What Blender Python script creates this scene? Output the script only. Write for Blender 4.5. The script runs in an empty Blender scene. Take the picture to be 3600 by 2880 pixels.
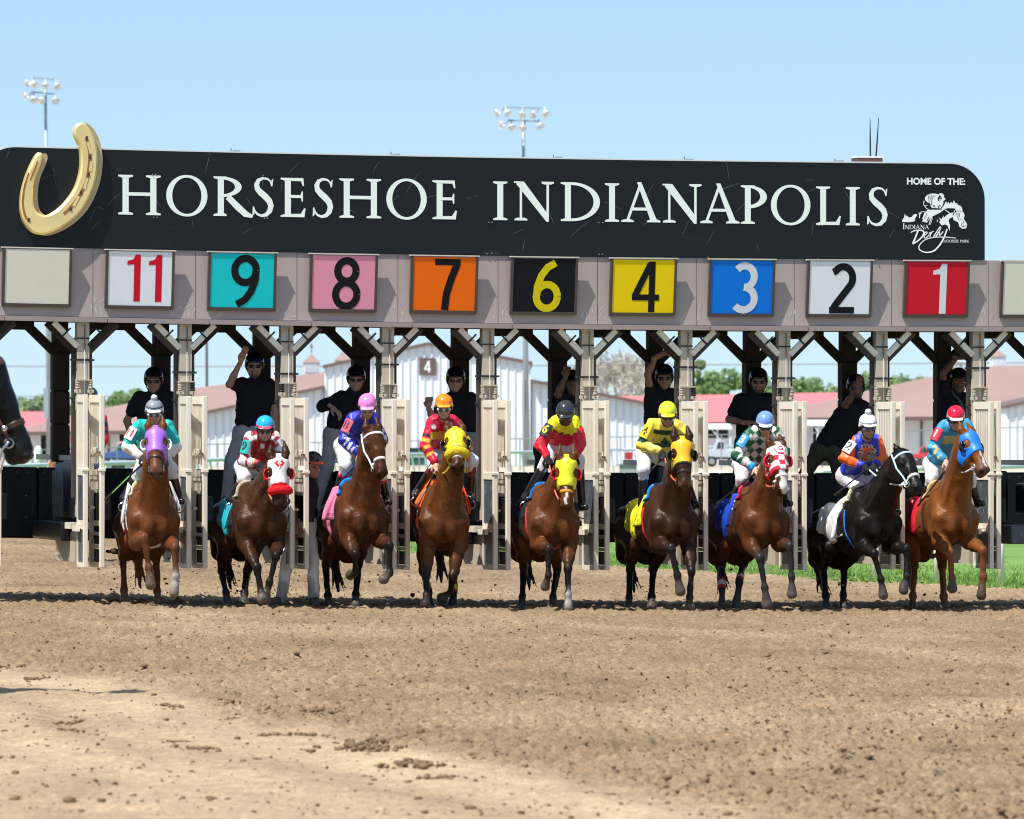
import bpy, bmesh, math, random
import numpy as np
from mathutils import Vector, Matrix
random.seed(7)
RNG = np.random.default_rng(11)
SC = bpy.context.scene
COL = SC.collection
PI = math.pi
R = math.radians

# ------------------------------------------------------------------ camera, sky, sun, exposure
F_PX = 25800.0          # focal length in pixels of the 3600 px wide photograph (a 258 mm lens on 36 mm)
CAM_H = 2.03
HORIZON = 1510.0
cam_d = bpy.data.cameras.new('camera')
cam = bpy.data.objects.new('camera', cam_d)
COL.objects.link(cam)
SC.camera = cam
cam_d.sensor_width = 36.0
cam_d.sensor_fit = 'HORIZONTAL'
cam_d.lens = F_PX / 3600.0 * 36.0
cam_d.clip_start = 0.5
cam_d.clip_end = 6000.0
cam.location = (0, 0, CAM_H)
cam.rotation_euler = (PI / 2 + math.atan((HORIZON - 1440.0) / F_PX), 0, 0)
cam_d.dof.use_dof = True
cam_d.dof.focus_distance = 82.6
cam_d.dof.aperture_fstop = 8.0

SUN_DIR = Vector((0.290, 0.270, -0.70)).normalized()    # the way the light travels
sun_el = math.asin(-SUN_DIR.z)
sun_az = math.atan2(-SUN_DIR.x, -SUN_DIR.y)             # from +Y, clockwise
world = bpy.data.worlds.new('World')
SC.world = world
world.use_nodes = True
wn, wl = world.node_tree.nodes, world.node_tree.links
wn.clear()
w_out = wn.new('ShaderNodeOutputWorld')
w_bg = wn.new('ShaderNodeBackground')
w_sky = wn.new('ShaderNodeTexSky')
w_sky.sky_type = 'NISHITA'
w_sky.sun_disc = False
w_sky.sun_elevation = sun_el
w_sky.sun_rotation = sun_az
w_sky.altitude = 3000
w_sky.air_density = 1.0
w_sky.dust_density = 0.0
w_sky.ozone_density = 9.0
w_bg.inputs['Strength'].default_value = 0.098
w_mix = wn.new('ShaderNodeMix')
w_mix.data_type = 'RGBA'
w_mix.inputs['Factor'].default_value = 0.5            # an even, slightly milky spring sky
w_mix.inputs['B'].default_value = (4.1, 5.7, 7.3, 1)
wl.new(w_sky.outputs['Color'], w_mix.inputs['A'])
wl.new(w_mix.outputs['Result'], w_bg.inputs['Color'])
wl.new(w_bg.outputs['Background'], w_out.inputs['Surface'])
sun_d = bpy.data.lights.new('sun', 'SUN')
sun_d.energy = 4.9
sun_d.angle = R(0.53)
sun_d.color = (1.0, 0.96, 0.89)
sun = bpy.data.objects.new('sun', sun_d)
COL.objects.link(sun)
sun.rotation_euler = SUN_DIR.to_track_quat('-Z', 'Y').to_euler()
SC.view_settings.view_transform = 'Standard'
SC.view_settings.look = 'None'
SC.view_settings.exposure = 0.5
SC.view_settings.gamma = 1.0
SC.view_settings.use_curve_mapping = False
SC.render.engine = 'CYCLES'
SC.cycles.max_bounces = 6
SC.cycles.filter_width = 1.1

def W(px, py, Y):
    """The world point seen at photograph pixel (px, py), Y metres away."""
    return np.array(((px - 1800.0) / F_PX * Y, Y, CAM_H - (py - HORIZON) / F_PX * Y))

# gate frame: s along the gate to the right, d back from its front, h up
TH = R(15.0)
GC, GS = math.cos(TH), math.sin(TH)
GY0 = 83.2
def tilt(X):
    return -0.0073 * X + 0.0009 * X * X
def G(s, d, h):
    X = s * GC - d * GS
    return (X, GY0 + s * GS + d * GC, h + tilt(X))
S_POST = [-4.948 + 1.17 * (k - 1) for k in range(12)]     # post k stands at S_POST[k]
def gate_Y(X):
    return GY0 + X * math.tan(TH)
def zg(X):
    """Height of the banked track."""
    X = np.clip(X, -9.0, 9.0)
    return -0.005 - 0.0134 * X + 0.00096 * X * X
# ------------------------------------------------------------------ object helpers
def tag(o, label=None, cat=None, group=None, kind=None):
    if label: o['label'] = label
    if cat: o['category'] = cat
    if group: o['group'] = group
    if kind: o['kind'] = kind
    return o

def empty(name, loc=(0, 0, 0), label=None, cat=None, group=None):
    o = bpy.data.objects.new(name, None)
    COL.objects.link(o)
    o.location = loc
    o.empty_display_size = 0.2
    return tag(o, label, cat, group)

def link_mesh(name, me, mats, parent=None):
    if not isinstance(mats, (list, tuple)): mats = [mats]
    for m in mats: me.materials.append(m)
    o = bpy.data.objects.new(name, me)
    COL.objects.link(o)
    if parent is not None:
        o.parent = parent
        o.matrix_parent_inverse = Matrix.Translation(-Vector(parent.location)) if parent.type == 'EMPTY' and parent.parent is None else Matrix.Identity(4)
    return o

def np_mesh(name, V, Q, smooth=False, col=None):
    """V (n,3); Q (m,k) one polygon size."""
    V = np.asarray(V, np.float32); Q = np.asarray(Q, np.int32)
    me = bpy.data.meshes.new(name)
    me.vertices.add(len(V)); me.vertices.foreach_set('co', V.ravel())
    m, k = Q.shape
    me.loops.add(m * k); me.loops.foreach_set('vertex_index', Q.ravel())
    me.polygons.add(m)
    me.polygons.foreach_set('loop_start', np.arange(0, m * k, k, dtype=np.int32))
    if smooth: me.polygons.foreach_set('use_smooth', np.ones(m, bool))
    me.update(calc_edges=True)
    if col is not None:
        at = me.attributes.new('Col', 'FLOAT_COLOR', 'POINT')
        c = np.ones((len(V), 4), np.float32); c[:, :3] = col
        at.data.foreach_set('color', c.ravel())
    return me

class MB:
    """Collects polygons; build() links them as one mesh object."""
    def __init__(s): s.v, s.f = [], []
    def add(s, V, F):
        n = len(s.v); s.v += [tuple(map(float, p)) for p in V]; s.f += [tuple(i + n for i in f) for f in F]; return s
    def hexa(s, P):       # 8 corners: bottom 4 ccw, top 4 ccw
        return s.add(P, [(3, 2, 1, 0), (4, 5, 6, 7), (0, 1, 5, 4), (1, 2, 6, 5), (2, 3, 7, 6), (3, 0, 4, 7)])
    def box(s, x0, x1, y0, y1, z0, z1, T=None):
        P = [(x0, y0, z0), (x1, y0, z0), (x1, y1, z0), (x0, y1, z0), (x0, y0, z1), (x1, y0, z1), (x1, y1, z1), (x0, y1, z1)]
        if T: P = [T(*p) for p in P]
        return s.hexa(P)
    def bar(s, a, b, w, t, up=(0, 0, 1)):
        """A bar of square section w x t from a to b."""
        a, b = Vector(a), Vector(b); d = (b - a).normalized(); u = Vector(up)
        if abs(d.dot(u)) > .98: u = Vector((0, 1, 0))
        x = d.cross(u).normalized() * w / 2; y = x.cross(d).normalized() * t / 2
        P = [a - x - y, a + x - y, a + x + y, a - x + y, b - x - y, b + x - y, b + x + y, b - x + y]
        return s.hexa(P)
    def tube(s, pts, r, n=8, caps=True):
        pts = [Vector(p) for p in pts]; m = len(pts)
        rs = r if isinstance(r, (list, tuple)) else [r] * m
        V, Fc = [], []
        prev = None
        for i, p in enumerate(pts):
            d = (pts[min(i + 1, m - 1)] - pts[max(i - 1, 0)]).normalized()
            if prev is None:
                u = Vector((0, 0, 1)) if abs(d.z) < .9 else Vector((1, 0, 0))
                x = d.cross(u).normalized()
            else:
                x = (prev - d * prev.dot(d)).normalized()
            prev = x; y = d.cross(x)
            for k in range(n):
                a = 2 * PI * k / n
                V.append(p + (x * math.cos(a) + y * math.sin(a)) * rs[i])
        for i in range(m - 1):
            for k in range(n):
                Fc.append((i * n + k, i * n + (k + 1) % n, (i + 1) * n + (k + 1) % n, (i + 1) * n + k))
        if caps:
            Fc.append(tuple(range(n - 1, -1, -1))); Fc.append(tuple((m - 1) * n + k for k in range(n)))
        return s.add(V, Fc)
    def lathe(s, prof, c, axis=(0, 0, 1), n=16):
        """prof: (radius, height along axis) pairs."""
        ax = Vector(axis).normalized(); u = Vector((1, 0, 0)) if abs(ax.x) < .9 else Vector((0, 1, 0))
        x = ax.cross(u).normalized(); y = ax.cross(x); c = Vector(c)
        V = [c + ax * h + (x * math.cos(2 * PI * k / n) + y * math.sin(2 * PI * k / n)) * r for r, h in prof for k in range(n)]
        Fc = [(i * n + k, i * n + (k + 1) % n, (i + 1) * n + (k + 1) % n, (i + 1) * n + k) for i in range(len(prof) - 1) for k in range(n)]
        return s.add(V, Fc)
    def prism(s, poly, T, t0, t1):
        """poly: 2D outline; T(a, b, t) maps to 3D; extruded from t0 to t1."""
        n = len(poly)
        V = [T(a, b, t0) for a, b in poly] + [T(a, b, t1) for a, b in poly]
        return s.add(V, [tuple(range(n - 1, -1, -1)), tuple(range(n, 2 * n))] + [(i, (i + 1) % n, n + (i + 1) % n, n + i) for i in range(n)])
    def mesh(s, name, smooth=False, bevel=0):
        me = bpy.data.meshes.new(name); me.from_pydata(s.v, [], s.f)
        if bevel:
            bm = bmesh.new(); bm.from_mesh(me)
            bmesh.ops.bevel(bm, geom=[e for e in bm.edges], offset=bevel, segments=2, affect='EDGES', profile=.5)
            bm.to_mesh(me); bm.free()
        bm = bmesh.new(); bm.from_mesh(me); bmesh.ops.recalc_face_normals(bm, faces=bm.faces[:]); bm.to_mesh(me); bm.free()
        if smooth:
            me.polygons.foreach_set('use_smooth', np.ones(len(me.polygons), bool))
        me.update()
        return me
    def build(s, name, mat, parent=None, smooth=False, bevel=0):
        return link_mesh(name, s.mesh(name, smooth, bevel), mat, parent)

# ------------------------------------------------------------------ materials
MATS = {}
def mat(name, color, rough=.6, metal=0., spec=.5, var=.0, vscale=6., bump=0., bscale=40., attr=False, dirt=None, dscale=3., dthr=.6, coat=0., stretch=None, alpha=None, emit=0., gvar=None, transl=0.):
    """A Principled material: colour (or the mesh's Col attribute), noise variation, bump and stains."""
    if name in MATS: return MATS[name]
    m = bpy.data.materials.new(name); m.use_nodes = True
    n, l = m.node_tree.nodes, m.node_tree.links
    b = n['Principled BSDF']
    b.inputs['Roughness'].default_value = rough; b.inputs['Metallic'].default_value = metal
    b.inputs['Specular IOR Level'].default_value = spec
    if coat: b.inputs['Coat Weight'].default_value = coat; b.inputs['Coat Roughness'].default_value = .15
    tc = n.new('ShaderNodeTexCoord'); src = tc.outputs['Object']
    if stretch:
        mp = n.new('ShaderNodeMapping'); mp.inputs['Scale'].default_value = stretch; l.new(src, mp.inputs['Vector']); src = mp.outputs['Vector']
    def noise(sc, det=4.):
        t = n.new('ShaderNodeTexNoise'); t.inputs['Scale'].default_value = sc; t.inputs['Detail'].default_value = det; t.inputs['Roughness'].default_value = .6
        l.new(src, t.inputs['Vector']); return t.outputs['Fac']
    if attr:
        at = n.new('ShaderNodeAttribute'); at.attribute_name = 'Col'; c = at.outputs['Color']
    else:
        rgb = n.new('ShaderNodeRGB'); rgb.outputs[0].default_value = (*color, 1); c = rgb.outputs[0]
    if var:
        mr = n.new('ShaderNodeMapRange'); l.new(noise(vscale), mr.inputs['Value'])
        mr.inputs['From Min'].default_value = .25; mr.inputs['From Max'].default_value = .75
        mr.inputs['To Min'].default_value = 1 - var; mr.inputs['To Max'].default_value = 1 + var
        mx = n.new('ShaderNodeVectorMath'); mx.operation = 'SCALE'; l.new(c, mx.inputs[0]); l.new(mr.outputs['Result'], mx.inputs['Scale']); c = mx.outputs[0]
    if dirt is not None:
        mr = n.new('ShaderNodeMapRange'); l.new(noise(dscale, 6.), mr.inputs['Value'])
        mr.inputs['From Min'].default_value = dthr; mr.inputs['From Max'].default_value = dthr + .12
        mx = n.new('ShaderNodeMix'); mx.data_type = 'RGBA'
        l.new(mr.outputs['Result'], mx.inputs['Factor']); l.new(c, mx.inputs['A']); mx.inputs['B'].default_value = (*dirt, 1); c = mx.outputs['Result']
    l.new(c, b.inputs['Base Color'])
    if bump:
        bp = n.new('ShaderNodeBump'); bp.inputs['Strength'].default_value = bump; bp.inputs['Distance'].default_value = .02
        l.new(noise(bscale), bp.inputs['Height']); l.new(bp.outputs['Normal'], b.inputs['Normal'])
    if emit:
        l.new(c, b.inputs['Emission Color']); b.inputs['Emission Strength'].default_value = emit
    if transl:
        out = [x for x in n if x.type == 'OUTPUT_MATERIAL'][0]
        tr = n.new('ShaderNodeBsdfTranslucent'); l.new(c, tr.inputs['Color'])
        ms = n.new('ShaderNodeMixShader'); ms.inputs[0].default_value = transl
        l.new(b.outputs[0], ms.inputs[1]); l.new(tr.outputs[0], ms.inputs[2]); l.new(ms.outputs[0], out.inputs['Surface'])
    MATS[name] = m
    return m

# ------------------------------------------------------------------ noise and implicit surfaces
def hash3(i, j, k, seed=0):
    h = (i * 374761393 + j * 668265263 + k * 2147483647 + seed * 1274126177) & 0xFFFFFFFF
    h = ((h ^ (h >> 13)) * 1274126177) & 0xFFFFFFFF
    return ((h ^ (h >> 16)) & 0xFFFF) / 65535.0
def vnoise(P, scale, seed=0):
    P = np.asarray(P, np.float64) * scale
    i = np.floor(P).astype(np.int64); f = P - i; f = f * f * (3 - 2 * f)
    out = 0
    for a in (0, 1):
        wx = f[..., 0] if a else 1 - f[..., 0]
        for b in (0, 1):
            wy = f[..., 1] if b else 1 - f[..., 1]
            for c in (0, 1):
                wz = f[..., 2] if c else 1 - f[..., 2]
                out = out + wx * wy * wz * hash3(i[..., 0] + a, i[..., 1] + b, i[..., 2] + c, seed)
    return out * 2 - 1

def cap(a, b, ra, rb, col=0, k=.04):
    return ('c', np.array(a, float), np.array(b, float), ra, rb, k, col)
def ell(c, r, M=None, col=0, k=.04):
    """Ellipsoid; M rows are its axes."""
    return ('e', np.array(c, float), np.array(r, float), np.eye(3) if M is None else np.array(M, float), 0, k, col)

def prim_d(p, X, Y, Z):
    if p[0] == 'c':
        a, b, ra, rb = p[1:5]; ba = b - a; bb = float(ba @ ba) + 1e-12
        x, y, z = X - a[0], Y - a[1], Z - a[2]
        t = np.clip((x * ba[0] + y * ba[1] + z * ba[2]) / bb, 0, 1)
        return np.sqrt((x - t * ba[0]) ** 2 + (y - t * ba[1]) ** 2 + (z - t * ba[2]) ** 2) - (ra + (rb - ra) * t)
    c, r, M = p[1:4]
    x, y, z = X - c[0], Y - c[1], Z - c[2]
    u = (M[0, 0] * x + M[0, 1] * y + M[0, 2] * z) / r[0]
    v = (M[1, 0] * x + M[1, 1] * y + M[1, 2] * z) / r[1]
    w = (M[2, 0] * x + M[2, 1] * y + M[2, 2] * z) / r[2]
    k0 = np.sqrt(u * u + v * v + w * w)
    k1 = np.sqrt((u / r[0]) ** 2 + (v / r[1]) ** 2 + (w / r[2]) ** 2)
    return np.where(k0 < 1e-5, -r.min(), k0 * (k0 - 1) / np.maximum(k1, 1e-6))
def prim_box(p, m):
    if p[0] == 'c':
        r = max(p[3], p[4]) + m
        return np.minimum(p[1], p[2]) - r, np.maximum(p[1], p[2]) + r
    ext = np.sqrt(((p[3] * p[2][:, None]) ** 2).sum(0)) + m
    return p[1] - ext, p[1] + ext

def grow(prims, off):
    out = []
    for p in prims:
        if p[0] == 'c': out.append(('c', p[1], p[2], p[3] + off, p[4] + off, p[5], p[6]))
        else: out.append(('e', p[1], p[2] + off, p[3], 0, p[5], p[6]))
    return out

def sdf_mesh(prims, res, cut=None, bounds=None):
    """Surface nets over the smooth union of prims; cut(X, Y, Z) gives fields to intersect with. Returns V, Q."""
    B = [prim_box(p, res * 2.5) for p in prims]
    lo = np.min([b[0] for b in B], 0); hi = np.max([b[1] for b in B], 0)
    if bounds is not None: lo = np.maximum(lo, bounds[0]); hi = np.minimum(hi, bounds[1])
    n = np.ceil((hi - lo) / res).astype(int) + 1
    ax = [(lo[i] + res * np.arange(n[i])).astype(np.float32) for i in range(3)]
    Fd = np.full(n, 9.0, np.float32)
    for p in prims:
        a, b = prim_box(p, p[5] + res * 3)
        i0 = np.clip(np.floor((a - lo) / res).astype(int), 0, n); i1 = np.clip(np.ceil((b - lo) / res).astype(int) + 1, 0, n)
        if (i1 <= i0).any(): continue
        sl = tuple(slice(i0[i], i1[i]) for i in range(3))
        X = ax[0][sl[0]][:, None, None]; Y = ax[1][sl[1]][None, :, None]; Z = ax[2][sl[2]][None, None, :]
        d = prim_d(p, X, Y, Z).astype(np.float32)
        f = Fd[sl]; k = p[5]
        h = np.maximum(k - np.abs(f - d), 0) / k
        Fd[sl] = np.minimum(f, d) - h * h * k * .25
    if cut is not None:
        for fld in cut(ax[0][:, None, None], ax[1][None, :, None], ax[2][None, None, :]):
            Fd = np.maximum(Fd, fld.astype(np.float32))
    Fd[0], Fd[-1] = 1, 1; Fd[:, 0], Fd[:, -1] = 1, 1; Fd[:, :, 0], Fd[:, :, -1] = 1, 1
    ins = Fd < 0
    c = [(a, b, d) for a in (0, 1) for b in (0, 1) for d in (0, 1)]
    def sh(A, o): return A[o[0]:A.shape[0] - 1 + o[0], o[1]:A.shape[1] - 1 + o[1], o[2]:A.shape[2] - 1 + o[2]]
    cnt = sum(sh(ins, o).astype(np.int8) for o in c)
    act = (cnt > 0) & (cnt < 8)
    I = np.argwhere(act)
    idx = np.full(act.shape, -1, np.int32); idx[act] = np.arange(len(I))
    vals = {o: Fd[I[:, 0] + o[0], I[:, 1] + o[1], I[:, 2] + o[2]] for o in c}
    acc = np.zeros((len(I), 3)); num = np.zeros(len(I))
    for o in c:
        for x in range(3):
            if o[x]: continue
            q = list(o); q[x] = 1; q = tuple(q)
            va, vb = vals[o], vals[q]; m = (va < 0) != (vb < 0)
            t = va[m] / (va[m] - vb[m])
            pt = np.tile(np.array(o, float), (m.sum(), 1)); pt[:, x] = t
            acc[m] += pt; num[m] += 1
    V = (I + acc / np.maximum(num, 1)[:, None]) * res + lo
    Q = []
    for x in range(3):
        y, z = (x + 1) % 3, (x + 2) % 3
        s0 = [slice(None)] * 3; s1 = [slice(None)] * 3
        s0[x] = slice(0, -1); s1[x] = slice(1, None)
        A, Bb = ins[tuple(s0)], ins[tuple(s1)]
        E = np.argwhere(A != Bb)
        ok = (E[:, y] > 0) & (E[:, z] > 0) & (E[:, y] < n[y] - 1) & (E[:, z] < n[z] - 1)
        E = E[ok]; sg = A[E[:, 0], E[:, 1], E[:, 2]]
        quad = []
        for dy, dz in ((-1, -1), (0, -1), (0, 0), (-1, 0)):
            e = E.copy(); e[:, y] += dy; e[:, z] += dz
            quad.append(idx[e[:, 0], e[:, 1], e[:, 2]])
        q = np.stack(quad, 1)
        q[~sg] = q[~sg][:, ::-1]
        Q.append(q)
    Q = np.concatenate(Q); Q = Q[(Q >= 0).all(1)]
    return V, Q

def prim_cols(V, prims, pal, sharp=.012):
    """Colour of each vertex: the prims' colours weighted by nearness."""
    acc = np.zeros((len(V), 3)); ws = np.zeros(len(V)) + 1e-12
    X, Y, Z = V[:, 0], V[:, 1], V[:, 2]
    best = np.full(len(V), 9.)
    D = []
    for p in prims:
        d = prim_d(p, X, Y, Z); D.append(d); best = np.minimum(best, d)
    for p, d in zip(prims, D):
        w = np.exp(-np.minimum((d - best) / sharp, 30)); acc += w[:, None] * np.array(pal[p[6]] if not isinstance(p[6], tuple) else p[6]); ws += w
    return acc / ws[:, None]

def relax(V, Q, it=1, amt=.5):
    for _ in range(it):
        acc = np.zeros_like(V); num = np.zeros(len(V))
        for a, b in ((0, 1), (1, 2), (2, 3), (3, 0)):
            np.add.at(acc, Q[:, a], V[Q[:, b]]); np.add.at(num, Q[:, a], 1)
            np.add.at(acc, Q[:, b], V[Q[:, a]]); np.add.at(num, Q[:, b], 1)
        V = V + amt * (acc / np.maximum(num, 1)[:, None] - V)
    return V

def sdf_obj(name, prims, res, mats, parent=None, pal=None, colfn=None, cut=None, wrinkle=0., wscale=14., color=None, extra=None, bounds=None, sharp=.012):
    V, Q = sdf_mesh(prims, res, cut, bounds)
    if len(V) == 0: return None
    V = relax(V, Q, 1, .35)
    if extra:
        for v2, q2 in extra:
            Q = np.concatenate([Q, q2 + len(V)]); V = np.concatenate([V, v2])
    col = None
    if pal is not None: col = prim_cols(V, prims, pal, sharp)
    elif color is not None: col = np.tile(np.array(color, float), (len(V), 1))
    if colfn is not None: col = colfn(V, col)
    if wrinkle:
        P = V * np.array((1, 1, .7))
        w = (1 - np.abs(vnoise(P, wscale, 3))) ** 2 * .9 + vnoise(V, wscale * 2.2, 5) * .3
        N = vnormals(V, Q)
        V = V + N * ((w - .4) * wrinkle)[:, None]
    return link_mesh(name, np_mesh(name, V, Q, True, col), mats, parent)

def vnormals(V, Q):
    a, b, c, d = (V[Q[:, i]] for i in range(4))
    n = np.cross(c - a, d - b)
    N = np.zeros_like(V)
    for i in range(4): np.add.at(N, Q[:, i], n)
    return N / np.maximum(np.linalg.norm(N, axis=1), 1e-9)[:, None]

def unit(v):
    v = np.asarray(v, float); return v / (np.linalg.norm(v) + 1e-12)
# ------------------------------------------------------------------ ground
def edge_x(Y):
    """X of the line where the dirt ends and the infield grass begins."""
    return 6.6 - (Y - 94.7) / 2.823
def dirt_material():
    m = bpy.data.materials.new('track_dirt'); m.use_nodes = True
    n, l = m.node_tree.nodes, m.node_tree.links
    b = n['Principled BSDF']; b.inputs['Roughness'].default_value = .95; b.inputs['Specular IOR Level'].default_value = .15
    at = n.new('ShaderNodeAttribute'); at.attribute_name = 'Col'
    tc = n.new('ShaderNodeTexCoord')
    def noise(sc, det=5.):
        t = n.new('ShaderNodeTexNoise'); t.inputs['Scale'].default_value = sc; t.inputs['Detail'].default_value = det
        l.new(tc.outputs['Object'], t.inputs['Vector']); return t.outputs['Fac']
    cur = at.outputs['Color']
    for sc, a in ((.35, .10), (4., .14), (22., .26), (60., .26)):
        mr = n.new('ShaderNodeMapRange'); l.new(noise(sc), mr.inputs['Value'])
        mr.inputs['From Min'].default_value = .3; mr.inputs['From Max'].default_value = .7
        mr.inputs['To Min'].default_value = 1 - a; mr.inputs['To Max'].default_value = 1 + a
        v = n.new('ShaderNodeVectorMath'); v.operation = 'SCALE'; l.new(cur, v.inputs[0]); l.new(mr.outputs['Result'], v.inputs['Scale']); cur = v.outputs[0]
    l.new(cur, b.inputs['Base Color'])
    bp = n.new('ShaderNodeBump'); bp.inputs['Strength'].default_value = .6; bp.inputs['Distance'].default_value = .02
    l.new(noise(45.), bp.inputs['Height']); l.new(bp.outputs['Normal'], b.inputs['Normal'])
    return m
M_DIRT = dirt_material()
DIRT, DIRT_LIGHT = np.array((.235, .162, .096)), np.array((.40, .295, .185))

def graded(X, Y):
    """0 on the harrowed cushion, 1 on the packed pale strip at the near left (its border runs from (-4.3, 61.6) to (.57, 41.9))."""
    nx, ny = 19.7, 4.87
    q = ((X + 4.3) * nx + (Y - 61.6) * ny) / math.hypot(nx, ny)
    P = np.stack([X, Y * .25, 0 * X], -1)
    q = q + vnoise(P, .8, 21) * .35 + vnoise(P, 3., 22) * .12
    return np.clip(.5 - q / .5, 0, 1), q
def dirt_height(X, Y):
    P = np.stack([X, Y, 0 * X], -1)
    g, q = graded(X, Y)
    h1 = np.abs(vnoise(P, 2.1, 1)); h2 = vnoise(P, 6.5, 2); h3 = vnoise(P, 14., 3); h4 = vnoise(P * np.array((1, .6, 1)), 27., 4)
    lump = .010 * np.clip(h2 + .1, 0, 1) + .026 * np.clip(h3, -.6, 1) + .030 * h4 + .008 * h1
    lump = lump + .020 * np.clip(vnoise(P, 5., 9) - .38, 0, 1)
    along = (X + 4.3) * 19.7 + (Y - 61.6) * 4.87
    ridges = .014 * np.sin(q * 6. + vnoise(P, .4, 12) * 2.5) + .012 * np.clip(vnoise(P, 3.3, 8) - .25, 0, 1) * 2 + .004 * h4 + .006 * h2
    hoof = .010 * vnoise(P * np.array((1, .5, 1)), 1.1, 17) * np.clip(1 - np.abs(Y - 85) / 14, .15, 1)
    return zg(X) + (1 - g) * lump + g * (ridges - .012) + hoof + .02 * vnoise(P, .22, 6), g, lump
def build_track():
    ny, nx = 1050, 560
    Yr = 35.0 * np.exp(np.linspace(0, math.log(152 / 35.0), ny))
    u = np.linspace(-1, 1, nx)
    Yg = np.repeat(Yr[:, None], nx, 1)
    Xg = u[None, :] * (.098 * Yg + .4)
    Z, g, lump = dirt_height(Xg, Yg)
    # the cushion sinks away under the grass
    over = np.clip((Xg - edge_x(Yg)) / .5, 0, 1)
    Z = Z - over * .12
    V = np.stack([Xg, Yg, Z], -1).reshape(-1, 3)
    I = np.arange(ny * nx).reshape(ny, nx)
    Q = np.stack([I[:-1, :-1], I[:-1, 1:], I[1:, 1:], I[1:, :-1]], -1).reshape(-1, 4)
    P = np.stack([Xg, Yg * .35, 0 * Xg], -1)
    q_ = graded(Xg, Yg)[1]
    pale = np.clip(vnoise(P, .55, 31) * 1.2 - .1 + .5 * vnoise(P, 1.7, 32), 0, 1) * (1 - g) * .35
    # pale band of drier sand by the rail, and a pale drag line across the cushion
    pale = np.maximum(pale, np.clip(1 - (edge_x(Yg) - Xg) / 3.2, 0, 1) * .45)
    line = np.abs((Yg - 76.) + (Xg - 1.) * 3.0 + 1.2 * vnoise(P, .6, 35)); pale = np.maximum(pale, np.clip(1 - line / 2.2, 0, 1) * .35 * (Xg > -2))
    mixf = np.clip(g * (.70 + .30 * vnoise(np.stack([q_ * 1.6, Xg * .12, 0 * Xg], -1), 1.2, 33) + .2 * vnoise(P, 1.6, 36)) + pale, 0, 1)
    c = DIRT[None, None] * (1 - mixf[..., None]) + DIRT_LIGHT[None, None] * mixf[..., None]
    wet = np.clip(vnoise(P, 1.4, 41) - .3, 0, 1) * (1 - g)
    c = c * (1 - .35 * wet[..., None])
    me = np_mesh('track', V, Q, False, c.reshape(-1, 3))
    o = link_mesh('race_track', me, M_DIRT)
    tag(o, 'harrowed brown dirt race track crossing the whole lower half', 'race track', None, 'structure')
build_track()

def clod_mesh(name, items, seed=0):
    """items: (x, y, z, r). Irregular lumps in one mesh."""
    bm = bmesh.new(); bmesh.ops.create_icosphere(bm, subdivisions=1, radius=1)
    bv = np.array([v.co[:] for v in bm.verts]); bf = np.array([[v.index for v in f.verts] for f in bm.faces]); bm.free()
    rng = np.random.default_rng(seed)
    V, Fc = [], []
    for k, (x, y, z, r) in enumerate(items):
        s = rng.uniform(.6, 1.3, 3) * np.array((1.15, 1.15, .8))
        j = rng.uniform(.65, 1.2, (len(bv), 1))
        V.append(bv * j * s * r + (x, y, z)); Fc.append(bf + k * len(bv))
    return np_mesh(name, np.concatenate(V), np.concatenate(Fc), False)
M_CLOD = mat('dirt_clod', (.20, .135, .080), rough=.95, spec=.1, var=.35, vscale=9, bump=.5, bscale=60)
M_CRUMB = mat('damp_crumb', (.11, .072, .042), rough=.95, spec=.1, var=.4, vscale=9)  # dark tone stands in for shaded pits between the clods
M_WET = mat('moist_dirt', (.085, .058, .036), rough=.9, spec=.15, var=.3, vscale=12)
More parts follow.
